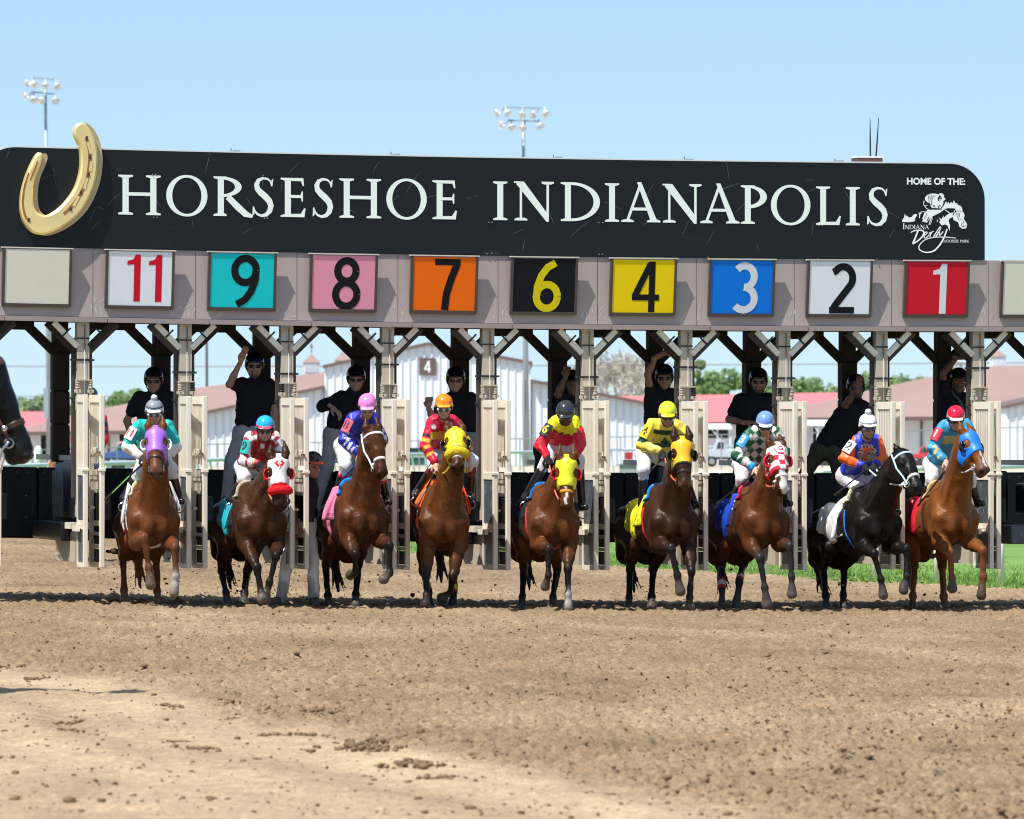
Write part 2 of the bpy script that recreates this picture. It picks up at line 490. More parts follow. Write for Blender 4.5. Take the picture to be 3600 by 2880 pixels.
def build_clods():
    rng = np.random.default_rng(5)
    n = 9000
    py = rng.uniform(1975, 2880, n); px = rng.uniform(-150, 3750, n)
    Y = F_PX * CAM_H / (py - HORIZON); X = (px - 1800) / F_PX * Y
    keep = (X < edge_x(Y) - .15)
    X, Y = X[keep], Y[keep]
    cl = vnoise(np.stack([X, Y * .3, 0 * X], -1), .9, 50)
    Zh, g, _ = dirt_height(X, Y)
    keep = (rng.random(len(X)) < np.where(g > .5, .16, .55 + .6 * cl))
    X, Y, Zh = X[keep], Y[keep], Zh[keep]
    r = .0085 * np.exp(rng.normal(0, .5, len(X))); r = np.clip(r, .004, .035)
    o = link_mesh('dirt_clods', clod_mesh('clods', list(zip(X, Y, Zh + r * .3, r)), 1), M_CLOD)
    tag(o, 'loose brown dirt clods strewn over the harrowed track', 'dirt clods', None, 'stuff')
    n = 22000
    py = rng.uniform(1990, 2880, n); px = rng.uniform(-150, 3750, n); Y = F_PX * CAM_H / (py - HORIZON); X = (px - 1800) / F_PX * Y
    cl = vnoise(np.stack([X, Y * .3, 0 * X], -1), .7, 51); Zh, g, _ = dirt_height(X, Y)
    keep = (X < edge_x(Y) - .2) & (rng.random(n) < np.where(g > .4, .10, .45 + .7 * cl)); X, Y, Zh = X[keep], Y[keep], Zh[keep]
    r = np.clip(.0062 * np.exp(rng.normal(0, .45, len(X))), .004, .022)
    o = link_mesh('shade_crumbs', clod_mesh('crumbs', list(zip(X, Y, Zh + r * .2, r)), 12), M_CRUMB)
    tag(o, 'small dark damp crumbs of soil over the track', 'soil crumbs', None, 'stuff')
    # the larger lumps along the packed strip
    spots = [(800, 2490, .06), (826, 2530, .04), (940, 2520, .07), (1105, 2522, .085), (1140, 2515, .06), (960, 2600, .07), (1080, 2585, .06), (1230, 2640, .10), (1260, 2632, .10), (1310, 2640, .09), (1345, 2650, .08), (1440, 2706, .09), (1485, 2700, .07), (240, 2550, .06), (265, 2580, .05), (600, 2495, .05), (615, 2610, .05), (700, 2640, .06), (1560, 2745, .07), (15, 2375, .08), (120, 2410, .06), (2660, 2665, .045), (2970, 2668, .05), (2870, 2708, .05), (2940, 2708, .055), (3170, 2750, .05), (2710, 2350, .04), (1960, 2450, .04), (1420, 2400, .04), (3200, 2440, .04)]
    it = []
    for px, py, r in spots:
        Y = F_PX * CAM_H / (py - HORIZON); X = (px - 1800) / F_PX * Y
        for q in range(26):
            xx, yy = X + rng.normal(0, r * 1.0), Y + rng.normal(0, r * 1.4)
            zz = float(dirt_height(np.array([xx]), np.array([yy]))[0][0])
            it.append((xx, yy, zz + r * rng.uniform(0, .25), r * rng.uniform(.10, .34)))
    o = link_mesh('dirt_lumps', clod_mesh('lumps', it, 2), M_CLOD)
    tag(o, 'clumps of damp earth along the packed pale strip at the front', 'dirt lumps', None, 'stuff')
build_clods()

M_GRASS = mat('turf', (.13, .235, .048), rough=.9, spec=.2, var=.3, vscale=.6, dirt=(.17, .26, .065), dscale=.25, dthr=.5)
def sheet(name, pts, z, m, label, cat, kind='structure'):
    mb = MB(); n = len(pts)
    mb.add([(x, y, z) for x, y in pts], [tuple(range(n))])
    return tag(mb.build(name, m), label, cat, None, kind)
e0, e1 = 70.0, 345.0
sheet('ground', [(-1500, 20), (1500, 20), (1500, 5000), (-1500, 5000)], -.45, mat('far_field', (.14, .15, .07), rough=1, spec=.1, var=.2, vscale=.02), 'flat open land running to the horizon', 'ground')
sheet('infield_grass', [(edge_x(e0), e0), (120, e0), (120, 346), (-4, 346), (-52, 346), (edge_x(150), 150), (edge_x(110), 110)], -.03, M_GRASS, 'mown green infield grass beyond the dirt track', 'grass')
sheet('service_road', [(-150, 346), (160, 346), (160, 405), (-150, 405)], -.02, mat('pale_gravel', (.46, .40, .32), rough=1, spec=.1, var=.15, vscale=.4), 'pale gravel service road in front of the barns', 'road')
sheet('barn_yard', [(-220, 405), (260, 405), (260, 900), (-220, 900)], -.024, mat('yard_gravel', (.38, .33, .27), rough=1, spec=.1, var=.2, vscale=.3), 'dusty gravel yard around the horse barns', 'yard')

def build_blades():
    rng = np.random.default_rng(8)
    n = 60000
    Y = 86 + rng.random(n) ** 1.6 * 66
    X = edge_x(Y) + np.abs(rng.normal(0, 1, n)) ** 1.2 * 2.3 + rng.uniform(-.12, .1, n)
    k = (np.abs(X) < .085 * Y)
    X, Y = X[k], Y[k]; n = len(X)
    h = rng.uniform(.03, .085, n) * (1 + .5 * vnoise(np.stack([X, Y, 0 * X], -1), 1.3, 61)); w = rng.uniform(.008, .018, n)
    a = rng.uniform(0, PI, n); lean = rng.normal(0, .04, (n, 2))
    z0 = np.full(n, -.05)
    V = np.empty((n, 3, 3))
    V[:, 0] = np.stack([X - w * np.cos(a), Y - w * np.sin(a), z0], -1)
    V[:, 1] = np.stack([X + w * np.cos(a), Y + w * np.sin(a), z0], -1)
    V[:, 2] = np.stack([X + lean[:, 0], Y + lean[:, 1], z0 + h], -1)
    t = rng.random((n, 1)); c = np.array((.13, .23, .045)) * (1 - t) + np.array((.30, .42, .12)) * t
    c = np.repeat(c, 3, 0)
    m = mat('grass_blade', (0, 0, 0), rough=.7, spec=.25, attr=True, transl=.35)
    o = link_mesh('grass_blades', np_mesh('blades', V.reshape(-1, 3), np.arange(n * 3).reshape(-1, 3), False, c), m)
    tag(o, 'longer grass blades along the edge of the infield turf', 'grass', None, 'stuff')
build_blades()
# ------------------------------------------------------------------ lettering strokes
def strip(pts, w, closed=False, cap_ext=0.):
    """Quads along a polyline; w is one width or one per point."""
    P = np.array(pts, float); n = len(P)
    ws = np.full(n, w) if np.isscalar(w) else np.array(w, float)
    T = np.gradient(P, axis=0) if not closed else np.roll(P, -1, 0) - np.roll(P, 1, 0)
    T /= np.linalg.norm(T, axis=1)[:, None] + 1e-9
    N = np.stack([-T[:, 1], T[:, 0]], 1)
    L, Rr = P + N * ws[:, None] / 2, P - N * ws[:, None] / 2
    return [[tuple(L[i]), tuple(Rr[i]), tuple(Rr[(i + 1) % n]), tuple(L[(i + 1) % n])] for i in range(n if closed else n - 1)]
def arc(cx, cy, rx, ry, a0, a1, n=18):
    return [(cx + rx * math.cos(R(a0 + (a1 - a0) * i / n)), cy + ry * math.sin(R(a0 + (a1 - a0) * i / n))) for i in range(n + 1)]
def ring(co, ro, ci, ri, a0=0, a1=360, n=40):
    o = arc(*co, *ro, a0, a1, n); i = arc(*ci, *ri, a0, a1, n)
    return [[o[k], o[k + 1], i[k + 1], i[k]] for k in range(n)]
def serif(x, y, d, l=.19, r=.19, t=.04):
    return [[(x - l, y), (x + r, y), (x + r, y + t * d), (x + .09, y + (t + .03) * d), (x - .09, y + (t + .03) * d), (x - l, y + t * d)]]
ST, TN = .158, .085
def stem(x, w=ST, s0=1, s1=1, l=.19, r=.19):
    o = [[(x - w / 2, .02), (x + w / 2, .02), (x + w / 2, .98), (x - w / 2, .98)]]
    if s0: o += serif(x, 0, 1, l, r)
    if s1: o += serif(x, 1, -1, l, r)
    return o
def glyph(ch, w):
    if ch == 'H':
        return [stem(.2), stem(w - .2), [[(.2, .48), (w - .2, .48), (w - .2, .48 + TN), (.2, .48 + TN)]]]
    if ch == 'I': return [stem(w / 2)]
    if ch == 'O': return [ring((w / 2, .5), (w / 2, .525), (w / 2, .5), (w / 2 - .155, .46))]
    if ch == 'E':
        x = .2
        return [stem(x, r=.1), [[(x, 1), (w - .06, 1), (w - .04, .80), (w - .075, .80), (w - .12, .92), (x, .925)]], [[(x, .49), (w - .12, .49), (w - .10, .40), (w - .07, .40), (w - .07, .66), (w - .1, .66), (w - .13, .565), (x, .565)]],
                [[(x, 0), (w - .03, 0), (w, .22), (w - .035, .23), (w - .13, .085), (x, .08)]]]
    if ch == 'R':
        return [stem(.2, r=.15), ring((.2, .74), (.54, .26), (.2, .74), (.37, .19), -90, 90, 20), strip([(.38, .49), (w * .62, .24), (w * .82, .06), (w, .0)], [.15, .17, .16, .07])]
    if ch == 'P':
        return [stem(.2, r=.19), ring((.2, .70), (w - .2, .30), (.2, .71), (w - .38, .225), -100, 90, 22)]
    if ch == 'D':
        return [stem(.2, r=.1), ring((.3, .5), (w - .3, .5), (.3, .5), (w - .47, .43), -90, 90, 26), [[(.2, 1), (.3, 1), (.3, .93), (.2, .93)]], [[(.2, 0), (.3, 0), (.3, .07), (.2, .07)]]]
    if ch == 'N':
        return [[[(.175, .03), (.235, .03), (.235, .9), (.175, .9)]], serif(.205, 0, 1, .17, .17), [[(.085, .995), (.285, .995), (w - .145, .14), (w - .145, -.03), (w - .20, -.03), (.085, .93)]], [[(.02, 1), (.2, 1), (.2, .96), (.02, .96)]],
                [[(w - .205, -.02), (w - .14, -.02), (w - .14, .97), (w - .205, .97)]], serif(w - .172, 1, -1, .165, .165)]
    if ch == 'A':
        return [[[(.125, .03), (.20, .03), (w * .5 + .0, .90), (w * .5 - .07, .92)]], [[(w * .5 - .105, 1.03), (w * .5 + .01, 1.03), (w - .09, .03), (w - .265, .03)]], [[(.27, .30), (w - .25, .30), (w - .28, .375), (.30, .375)]], serif(.165, 0, 1, .165, .165), serif(w - .175, 0, 1, .19, .17)]
    if ch == 'L':
        return [stem(.2), [[(.2, 0), (w - .04, 0), (w, .23), (w - .035, .24), (w - .13, .085), (.2, .08)]]]
    if ch == 'S':
        k = w / .56
        pts = [(.50, .80), (.47, .90), (.40, .965), (.28, .985), (.16, .93), (.11, .82), (.13, .71), (.22, .61), (.34, .51), (.44, .40), (.48, .28), (.45, .15), (.36, .05), (.24, .02), (.13, .06), (.06, .14), (.03, .23)]
        wd = [.03, .04, .05, .065, .10, .13, .145, .16, .165, .16, .145, .13, .10, .07, .055, .05, .04]
        P = [(a * k, b) for a, b in pts]
        return [strip(P, wd), [[(.48 * k, .78), (.52 * k, .78), (.54 * k, .98), (.50 * k, .94)]], [[(.0, .02), (.05 * k, .06), (.05 * k, .25), (.01 * k, .25)]]]
    if ch == 'K':
        return [stem(.2), strip([(.3, .48), (w - .15, .97)], .08), strip([(.32, .52), (w - .05, .02)], .15)]
    return []
def digit(ch):
    """Sans figures, 1 high, stroke .145 wide; returns strokes and the width."""
    t = .145
    if ch == '1': return [[[(.17, 0), (.31, 0), (.31, 1), (.20, 1), (.15, .9), (.02, .86), (.02, .78), (.17, .79)]]], .33
    if ch == '2': return [strip([(.07, .82)] + arc(.28, .70, .20, .23, 140, -30, 16) + [(.36, .46), (.13, .16), (.08, .07)], t), [[(.01, 0), (.53, 0), (.53, .13), (.01, .13)]]], .55
    if ch == '3': return [strip(arc(.25, .72, .20, .215, 140, -90, 18), t), strip(arc(.24, .285, .225, .225, 90, -140, 18), t)], .52
    if ch == '4': return [[[(.34, 0), (.47, 0), (.47, 1), (.34, 1)]], [[(.0, .23), (.56, .23), (.56, .35), (.0, .35)]], strip([(.05, .30), (.37, .96)], .13)], .58
    if ch == '6': return [strip(arc(.28, .29, .215, .235, 0, 360, 28), t), strip([(.075, .30), (.08, .48), (.16, .70), (.28, .86), (.44, .955)], t)], .56
    if ch == '7': return [[[(.02, .88), (.54, .88), (.54, 1), (.02, 1)]], strip([(.47, .90), (.36, .62), (.27, .32), (.24, 0)], t)], .56
    if ch == '8': return [strip(arc(.28, .735, .185, .2, 0, 360, 26), t), strip(arc(.28, .275, .215, .23, 0, 360, 28), t)], .56
    if ch == '9': return [strip(arc(.28, .71, .215, .235, 0, 360, 28), t), strip([(.485, .70), (.48, .52), (.40, .30), (.28, .14), (.12, .045)], t)], .56
    return [], .5
def put_strokes(mb, strokes, T, t0, step=.0006):
    """Every stroke is a thin plate; neighbouring strokes differ a little in height so that no two faces share a plane."""
    for i, polys in enumerate(strokes):
        for j, p in enumerate(polys):
            V = [T(a, b, t0 + step * i + (.00025 * j if len(polys) < 5 else 0)) for a, b in p]
            n = len(V)
            mb.add(V, [tuple(range(n))])
    return mb
def text_mesh(body, size, parent, name, m, Tm, align='CENTER', bold=0.0):
    """Plain sans lettering with Blender's built-in face; Tm(x, y) maps it into place."""
    cu = bpy.data.curves.new(name, 'FONT'); cu.body = body; cu.size = size; cu.align_x = align; cu.align_y = 'CENTER'; cu.offset = bold; cu.resolution_u = 4
    o = bpy.data.objects.new(name, cu); COL.objects.link(o)
    dg = bpy.context.evaluated_depsgraph_get()
    me = bpy.data.meshes.new_from_object(o.evaluated_get(dg))
    bpy.data.objects.remove(o)
    for v in me.vertices: v.co = Tm(v.co.x, v.co.y)
    me.materials.clear()
    return link_mesh(name, me, m, parent)

# ------------------------------------------------------------------ the starting gate
M_CREAM = mat('cream_paint', (.80, .725, .60), rough=.45, var=.08, vscale=5, dirt=(.33, .17, .08), dscale=26, dthr=.67)
M_BEIGE = mat('beige_steel', (.50, .43, .33), rough=.5, var=.1, vscale=6, dirt=(.3, .2, .12), dscale=7, dthr=.68)
M_TAUPE = mat('taupe_panel', (.40, .33, .31), rough=.5, var=.06, vscale=1.5, dirt=(.42, .38, .37), dscale=22, dthr=.72, stretch=(1, 1, .25))
M_TAUPE_D = mat('taupe_trim', (.30, .245, .23), rough=.5, var=.08, vscale=3)
M_SIGN = mat('sign_black', (.008, .0105, .012), rough=.4, spec=.25, dirt=(.035, .04, .042), dscale=5, dthr=.66, stretch=(.6, 1, 1.6))
M_PAD = mat('brown_pad', (.030, .022, .017), spec=.2, rough=.75, var=.2, vscale=7, bump=.4, bscale=14)
M_PADG = mat('grey_pad', (.050, .042, .036), rough=.7, var=.15, vscale=7, bump=.3, bscale=14)
M_VINYL = mat('black_vinyl', (.008, .0095, .014), rough=.36, spec=.3, var=.2, vscale=3, bump=.25, bscale=7)
M_SLATE = mat('scuffed_slate_pad', (.075, .085, .10), rough=.45, var=.25, vscale=9, dirt=(.24, .25, .26), dscale=16, dthr=.56, stretch=(1, 1, .4))
M_STRAP = mat('black_strap', (.012, .012, .012), rough=.6)
M_STEEL = mat('grey_steel', (.30, .30, .30), rough=.4, metal=.7)
M_RUST = mat('rusty_chain', (.16, .075, .035), rough=.8)
M_LETTER = mat('pale_letter', (.80, .88, .80), rough=.5)
M_WHITE = mat('white_print', (.86, .88, .9), rough=.5)
M_FRAME = mat('dark_brown_frame', (.075, .055, .047), rough=.5, var=.1)

gate = empty('starting_gate', (0, GY0, 0), 'long starting gate with black banner, numbered boards and open cream doors', 'starting gate')

def gseg(mb, s0, s1, d0, d1, h0, h1, step=.6):
    """A bar along the gate that follows its slight sag."""
    n = max(1, int(math.ceil((s1 - s0) / step)))
    V, Fc = [], []
    for i in range(n + 1):
        s = s0 + (s1 - s0) * i / n
        V += [G(s, d0, h0), G(s, d1, h0), G(s, d1, h1), G(s, d0, h1)]
    for i in range(n):
        for k in range(4):
            Fc.append((4 * i + k, 4 * i + (k + 1) % 4, 4 * i + 4 + (k + 1) % 4, 4 * i + 4 + k))
    Fc += [(3, 2, 1, 0), (4 * n, 4 * n + 1, 4 * n + 2, 4 * n + 3)]
    return mb.add(V, Fc)
def gpart(name, m, *boxes, parent=None, bevel=0):
    for b in boxes:
        mb = MB(); gseg(mb, *b); o = mb.build(name, m, parent or gate, bevel=bevel)
    return o
def PXG(px, py, d):
    """(s, h) of the gate point at depth d that the photograph shows at px, py."""
    k = (px - 1800) / F_PX
    s = (k * (GY0 + d * GC) + d * GS) / (GC - k * GS)
    X, Y, _ = G(s, d, 0)
    return s, CAM_H - (py - HORIZON) / F_PX * Y - tilt(X)

SL, SR = -6.15, 5.635
H_SIGN0, H_SIGN1, H_LIP1, H_LIP0 = 3.994, 5.103, 3.232, 3.173
# panel segments, one per stall, with a seam between them
segs = [-8.2, -7.29] + [s + .10 for s in S_POST] + [8.9]
for a, b in zip(segs[:-1], segs[1:]):
    gpart('front_panel', M_TAUPE, (a + .004, b - .004, -.02, .03, H_LIP1, H_SIGN0 - .002))
    gpart('panel_lip', M_TAUPE_D, (a + .16, b + .152, -.06, .03, H_LIP0, H_LIP1 - .004))
gpart('deck_roof', M_PAD, (-8.2, 8.9, .06, 2.5, 3.36, 3.42))
gpart('deck_beam', M_PAD, (-8.2, 8.9, 2.6, 2.75, 3.2, 3.42))
# banner
def banner():
    r = .42
    top = [(s, H_SIGN1) for s in np.linspace(SL + r, SR - r, 26)]
    out = [(SL, H_SIGN0)] + [(SL + r + r * math.cos(R(a)), H_SIGN1 - r + r * math.sin(R(a))) for a in range(180, 90, -6)] + top + [(SR - r + r * math.cos(R(a)), H_SIGN1 - r + r * math.sin(R(a))) for a in range(84, -1, -6)] + [(s, H_SIGN0) for s in np.linspace(SR, SL, 26)[:-1]]
    mb = MB(); mb.prism(out, lambda s, h, d: G(s, d, h), -.035, .045)
    o = mb.build('sign_board', M_SIGN, gate)
    rim = MB()
    up = out[1:-25]
    for (s0, h0), (s1, h1) in zip(up[:-1], up[1:]):
        rim.hexa([G(s0, -.03, h0 + .001), G(s1, -.03, h1 + .001), G(s1, .06, h1 + .001), G(s0, .06, h0 + .001), G(s0, -.03, h0 + .016), G(s1, -.03, h1 + .016), G(s1, .06, h1 + .016), G(s0, .06, h0 + .016)])
    rim.build('rim', mat('pale_rim', (.7, .7, .68), rough=.4), o)
    for s in (-3.2, -1.35, .55, 2.1, 3.9):
        c = MB(); c.box(s - .04, s + .04, -.01, .04, H_SIGN1 + .017, H_SIGN1 + .027, lambda s, d, h: G(s, d, h)); c.box(s - .07, s - .06, -.01, .01, H_SIGN1 + .017, H_SIGN1 + .05, lambda s, d, h: G(s, d, h)); c.build('bracket', M_STEEL, o)
    return o
sign = banner()
SD = -.0365
words_px = [('H', 414, 566), ('O', 584, 729), ('R', 749, 888), ('S', 887, 963), ('E', 985, 1074), ('S', 1099, 1172), ('H', 1192, 1341), ('O', 1358, 1500), ('E', 1519, 1606),
            ('I', 1732, 1785), ('N', 1804, 1948), ('D', 1970, 2109), ('I', 2125, 2178), ('A', 2184, 2322), ('N', 2326, 2467), ('A', 2462, 2600), ('P', 2603, 2696), ('O', 2710, 2849), ('L', 2868, 2956), ('I', 2971, 3025), ('S', 3048, 3122)]
for ch, x0, x1 in words_px:
    yt = 619 + (x0 - 490) * (660 - 619) / 2595.; yb = 755 + (x0 - 490) * (794 - 755) / 2595.
    s0, hb = PXG(x0, yb, SD); s1, ht = PXG(x1, yt, SD)
    H = ht - hb
    mb = MB(); put_strokes(mb, glyph(ch, (s1 - s0) / H), lambda a, b, t: G(s0 + a * H, SD - t, hb + b * H), .002)
    mb.build('letter', M_LETTER, sign)
# bolts and scratches of the banner
bm_ = MB()
for px, py in ((540, 765), (552, 765), (536, 614), (548, 614), (930, 768), (940, 768), (925, 618), (1730, 782), (1718, 782), (2105, 783), (2119, 783), (2106, 895), (2118, 895), (1712, 893), (1729, 891), (2880, 793), (2890, 793), (60, 870), (150, 872), (285, 874), (2490, 905), (2875, 911), (3082, 914)):
    s, h = PXG(px, py, SD); bm_.lathe([(0, .012), (.008, .010), (.010, 0)], G(s, SD + .002, h), (GS, -GC, 0), 6)
tag(bm_.build('bolt', M_STEEL, sign), kind='stuff')
rs = np.random.default_rng(3)
sc = MB()
for i in range(46):
    s, h = rs.uniform(SL + .3, SR - .4), rs.uniform(H_SIGN0 + .05, H_SIGN1 - .1); a = rs.normal(.9, .6); L = rs.uniform(.05, .3)
    pts = [(s + L * t * math.cos(a) , h + L * t * math.sin(a) + .05 * L * math.sin(3 * t)) for t in np.linspace(0, 1, 6)]
    put_strokes(sc, [strip(pts, [.001, .0028, .003, .0028, .002, .001])], lambda a_, b_, t: G(a_, SD - t, b_), .0007)
tag(sc.build('scratch', mat('scratch', (.16, .17, .175), rough=.7), sign), kind='stuff')
# right-hand emblem
def EP(x, y): return PXG(3120 + x / 5.072, 580 + y / 5.072, SD)
def emblem_part(name, polys, t=.0012, m=M_WHITE):
    mb = MB()
    for i, p in enumerate(polys):
        put_strokes(mb, [[[EP(*q) for q in p]]], lambda a, b, tt: G(a, SD - tt, b), t + i * .0004)
    return mb.build(name, m, sign)
def estrip(pts, w): 
    pp = []
    for i in range(len(pts) - 1):
        for t in np.linspace(0, 1, 5)[:-1]:
            p0, p1, p2, p3 = [np.array(pts[min(max(i + k, 0), len(pts) - 1)], float) for k in (-1, 0, 1, 2)]
            pp.append(.5 * (2 * p1 + (p2 - p0) * t + (2 * p0 - 5 * p1 + 4 * p2 - p3) * t * t + (3 * p1 - p0 - 3 * p2 + p3) * t ** 3))
    pp.append(np.array(pts[-1], float))
    ww = w if np.isscalar(w) else list(np.interp(np.linspace(0, 1, len(pp)), np.linspace(0, 1, len(w)), w))
    return strip(pp, ww)
emblem_part('horse_emblem', [
    [(1010, 720), (1040, 650), (1070, 690), (1080, 655), (1110, 695), (1140, 660), (1165, 690), (1185, 630), (1210, 690), (1235, 680), (1265, 720), (1300, 730), (1330, 770), (1340, 850), (1345, 830), (1230, 830), (1200, 775), (1080, 770), (980, 800), (960, 780)],
    [(720, 800), (980, 800), (1000, 790), (1040, 775), (940, 850), (880, 880), (800, 920), (770, 950), (700, 1030), (610, 1005), (640, 980), (620, 960), (660, 850)],
    [(1225, 838), (1345, 835), (1375, 890), (1360, 960), (1420, 1060), (1405, 1130), (1340, 1140), (1285, 1105), (1260, 1020), (1180, 985), (1165, 930), (1190, 870)],
    [(1170, 850), (1110, 860), (1050, 900), (1000, 950), (1000, 900), (965, 970), (920, 935), (945, 1000), (920, 1020), (970, 1080), (1020, 1060), (1070, 1080), (1105, 1175), (1115, 1080), (1090, 1010), (1100, 960), (1160, 930)],
    [(260, 990), (300, 930), (305, 870), (330, 920), (345, 900), (380, 940), (430, 930), (470, 880), (520, 875), (525, 900), (490, 960), (490, 1000), (440, 1015), (400, 1020), (330, 1020), (265, 1015)],
    [(885, 965), (900, 1020), (880, 1010)]])
emblem_part('rider_emblem', [
    [(680, 640), (665, 590), (700, 545), (760, 515), (830, 510), (915, 525), (920, 560), (890, 600), (900, 640), (960, 670), (1000, 660), (985, 720), (940, 780), (870, 770), (800, 770), (770, 740), (765, 690), (720, 670)],
    [(925, 505), (980, 510), (1015, 550), (1000, 560), (1035, 615), (1000, 640), (985, 665), (945, 665), (915, 620), (955, 560), (925, 540)]])
for pts, w in ([[(745, 530), (730, 580), (745, 660)], 9], [[(795, 530), (770, 590), (785, 680), (770, 720)], 9], [[(850, 540), (800, 580), (795, 620)], 7], [[(905, 600), (940, 560), (960, 590), (930, 610)], 14], [[(820, 710), (818, 745), (845, 745), (840, 725), (820, 730)], 8], [[(905, 780), (915, 730), (940, 720)], 14], [[(1225, 850), (1260, 960), (1350, 965)], 7], [[(1240, 880), (1280, 870), (1270, 930)], 10], [[(1320, 1040), (1330, 1100), (1390, 1080)], 10], [[(1360, 1010), (1345, 1040)], 14], [[(700, 870), (650, 960)], 8], [[(740, 930), (700, 1000)], 14]):
    mbk = MB(); put_strokes(mbk, [[[EP(*q) for q in p] for p in estrip(pts, w)]], lambda a, b, tt: G(a, SD - tt, b), .0052)
    mbk.build('emblem_line', M_SIGN, sign)
for pts, w in ([[(655, 640), (645, 700), (690, 770), (740, 800)], [14, 12, 10]], [[(665, 740), (715, 715)], 9], [[(660, 830), (590, 840), (545, 880)], [10, 8, 6]], [[(620, 855), (580, 870), (570, 950)], [8, 20, 14]], [[(790, 930), (760, 1000), (740, 1070)], 13], [[(805, 940), (785, 1000), (765, 1065)], 9], [[(1025, 800), (1120, 870), (1200, 965)], [12, 14, 12]], [[(1200, 810), (1180, 860)], 14]):
    mbk = MB(); put_strokes(mbk, [[[EP(*q) for q in p] for p in estrip(pts, w)]], lambda a, b, tt: G(a, SD - tt, b), .0012)
    mbk.build('emblem_line', M_WHITE, sign)
mbk = MB()
for i, (pts, w) in enumerate(([[(415, 1205), (480, 1175), (560, 1165), (640, 1180), (640, 1250), (560, 1340), (450, 1410)], [18, 20, 22, 26, 30, 26, 24]], [[(545, 1170), (500, 1290), (450, 1405)], [26, 30, 30]],
    [[(650, 1260), (700, 1225), (700, 1195), (665, 1215), (655, 1290), (690, 1300), (740, 1250)], 17], [[(740, 1230), (765, 1200), (755, 1290)], 16], [[(760, 1260), (800, 1190), (820, 1190)], 16], [[(820, 1280), (940, 1100), (925, 1180), (850, 1280), (900, 1240), (880, 1200)], 17], [[(930, 1190), (930, 1260), (990, 1190)], 17],
    [[(1060, 1145), (1020, 1260), (950, 1400), (830, 1530), (680, 1560), (570, 1510), (570, 1430), (680, 1330), (850, 1290), (1050, 1290), (1220, 1305)], [26, 26, 28, 26, 20, 18, 18, 16, 14, 16, 12]])):
    put_strokes(mbk, [[[EP(*q) for q in p] for p in estrip(pts, w)]], lambda a, b, tt: G(a, SD - tt, b), .0012 + i * .0004)
mbk.build('script_lettering', M_WHITE, sign)
def small_word(txt, x0, x1, yt, yb, first=1.0):
    n = {'I': .42, 'N': 1.0, 'D': .98, 'A': .98, 'H': 1.05, 'O': 1.02, 'S': .56, 'E': .66, 'R': .86, 'P': .68, 'K': .92, ' ': .45, 'L': .6}
    tot = sum(n[c] for c in txt); u = (x1 - x0) / tot; x = x0
    mb = MB()
    for i, c in enumerate(txt):
        w = n[c] * u; f = first if i == 0 else 1.
        if c != ' ':
            s0, hb = EP(x, yb); s1, ht = EP(x + w, yt - (yb - yt) * (f - 1)); H = ht - hb
            put_strokes(mb, glyph(c, (s1 - s0) / H), lambda a, b, t: G(s0 + a * H, SD - t, hb + b * H), .0012)
        x += w
    return mb.build('small_lettering', M_WHITE, sign)
small_word('INDIANA', 272, 742, 1070, 1145, 1.35)
small_word('HOOSIER PARK', 1000, 1455, 1335, 1382)
def home_T(x, y):
    s, h = EP(865, 300); return G(s + x, SD - .002, h + y)
hw = text_mesh('HOME OF THE:', .125, sign, 'small_lettering', M_WHITE, home_T, bold=.004)
xs = [v.co.x for v in hw.data.vertices]; want = (EP(1385, 300)[0] - EP(345, 300)[0]) * GC; k = want / (max(xs) - min(xs))
s_c, h_c = EP(865, 300)
for v in hw.data.vertices:
    s = (v.co.x - G(s_c, SD, 0)[0]) / GC * k + s_c; v.co = G(s, SD - .002, (v.co.z - tilt(v.co.x) - h_c) * k + h_c)
# horseshoe
def HP(x, y, d=-.10): return PXG(40 + x / 3.75, 400 + y / 3.75, d)
shoe = [(905, 112), (840, 150), (812, 215), (820, 300), (870, 390), (900, 480), (908, 600), (900, 760), (850, 940), (770, 1080), (650, 1220), (530, 1310), (440, 1345), (360, 1325), (300, 1270), (275, 1150), (275, 980), (310, 820), (370, 690), (408, 580), (400, 525), (370, 510), (330, 520), (270, 620), (190, 800), (130, 1000), (108, 1200), (125, 1340), (170, 1470), (260, 1570), (380, 1605), (520, 1570), (700, 1480), (880, 1330), (1000, 1150), (1090, 930), (1130, 720), (1130, 520), (1090, 330), (1030, 210), (960, 130)]
def smooth_loop(P, it=2):
    P = [np.array(p, float) for p in P]
    for _ in range(it):
        P = [q for i in range(len(P)) for q in (P[i] * .75 + P[(i + 1) % len(P)] * .25, P[i] * .25 + P[(i + 1) % len(P)] * .75)]
    return P
M_GOLD = mat('gold_paint', (.93, .70, .30), rough=.3, metal=.35, spec=.7, var=.14, vscale=2.5)
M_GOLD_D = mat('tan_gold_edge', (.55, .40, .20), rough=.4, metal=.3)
ho = smooth_loop(shoe)
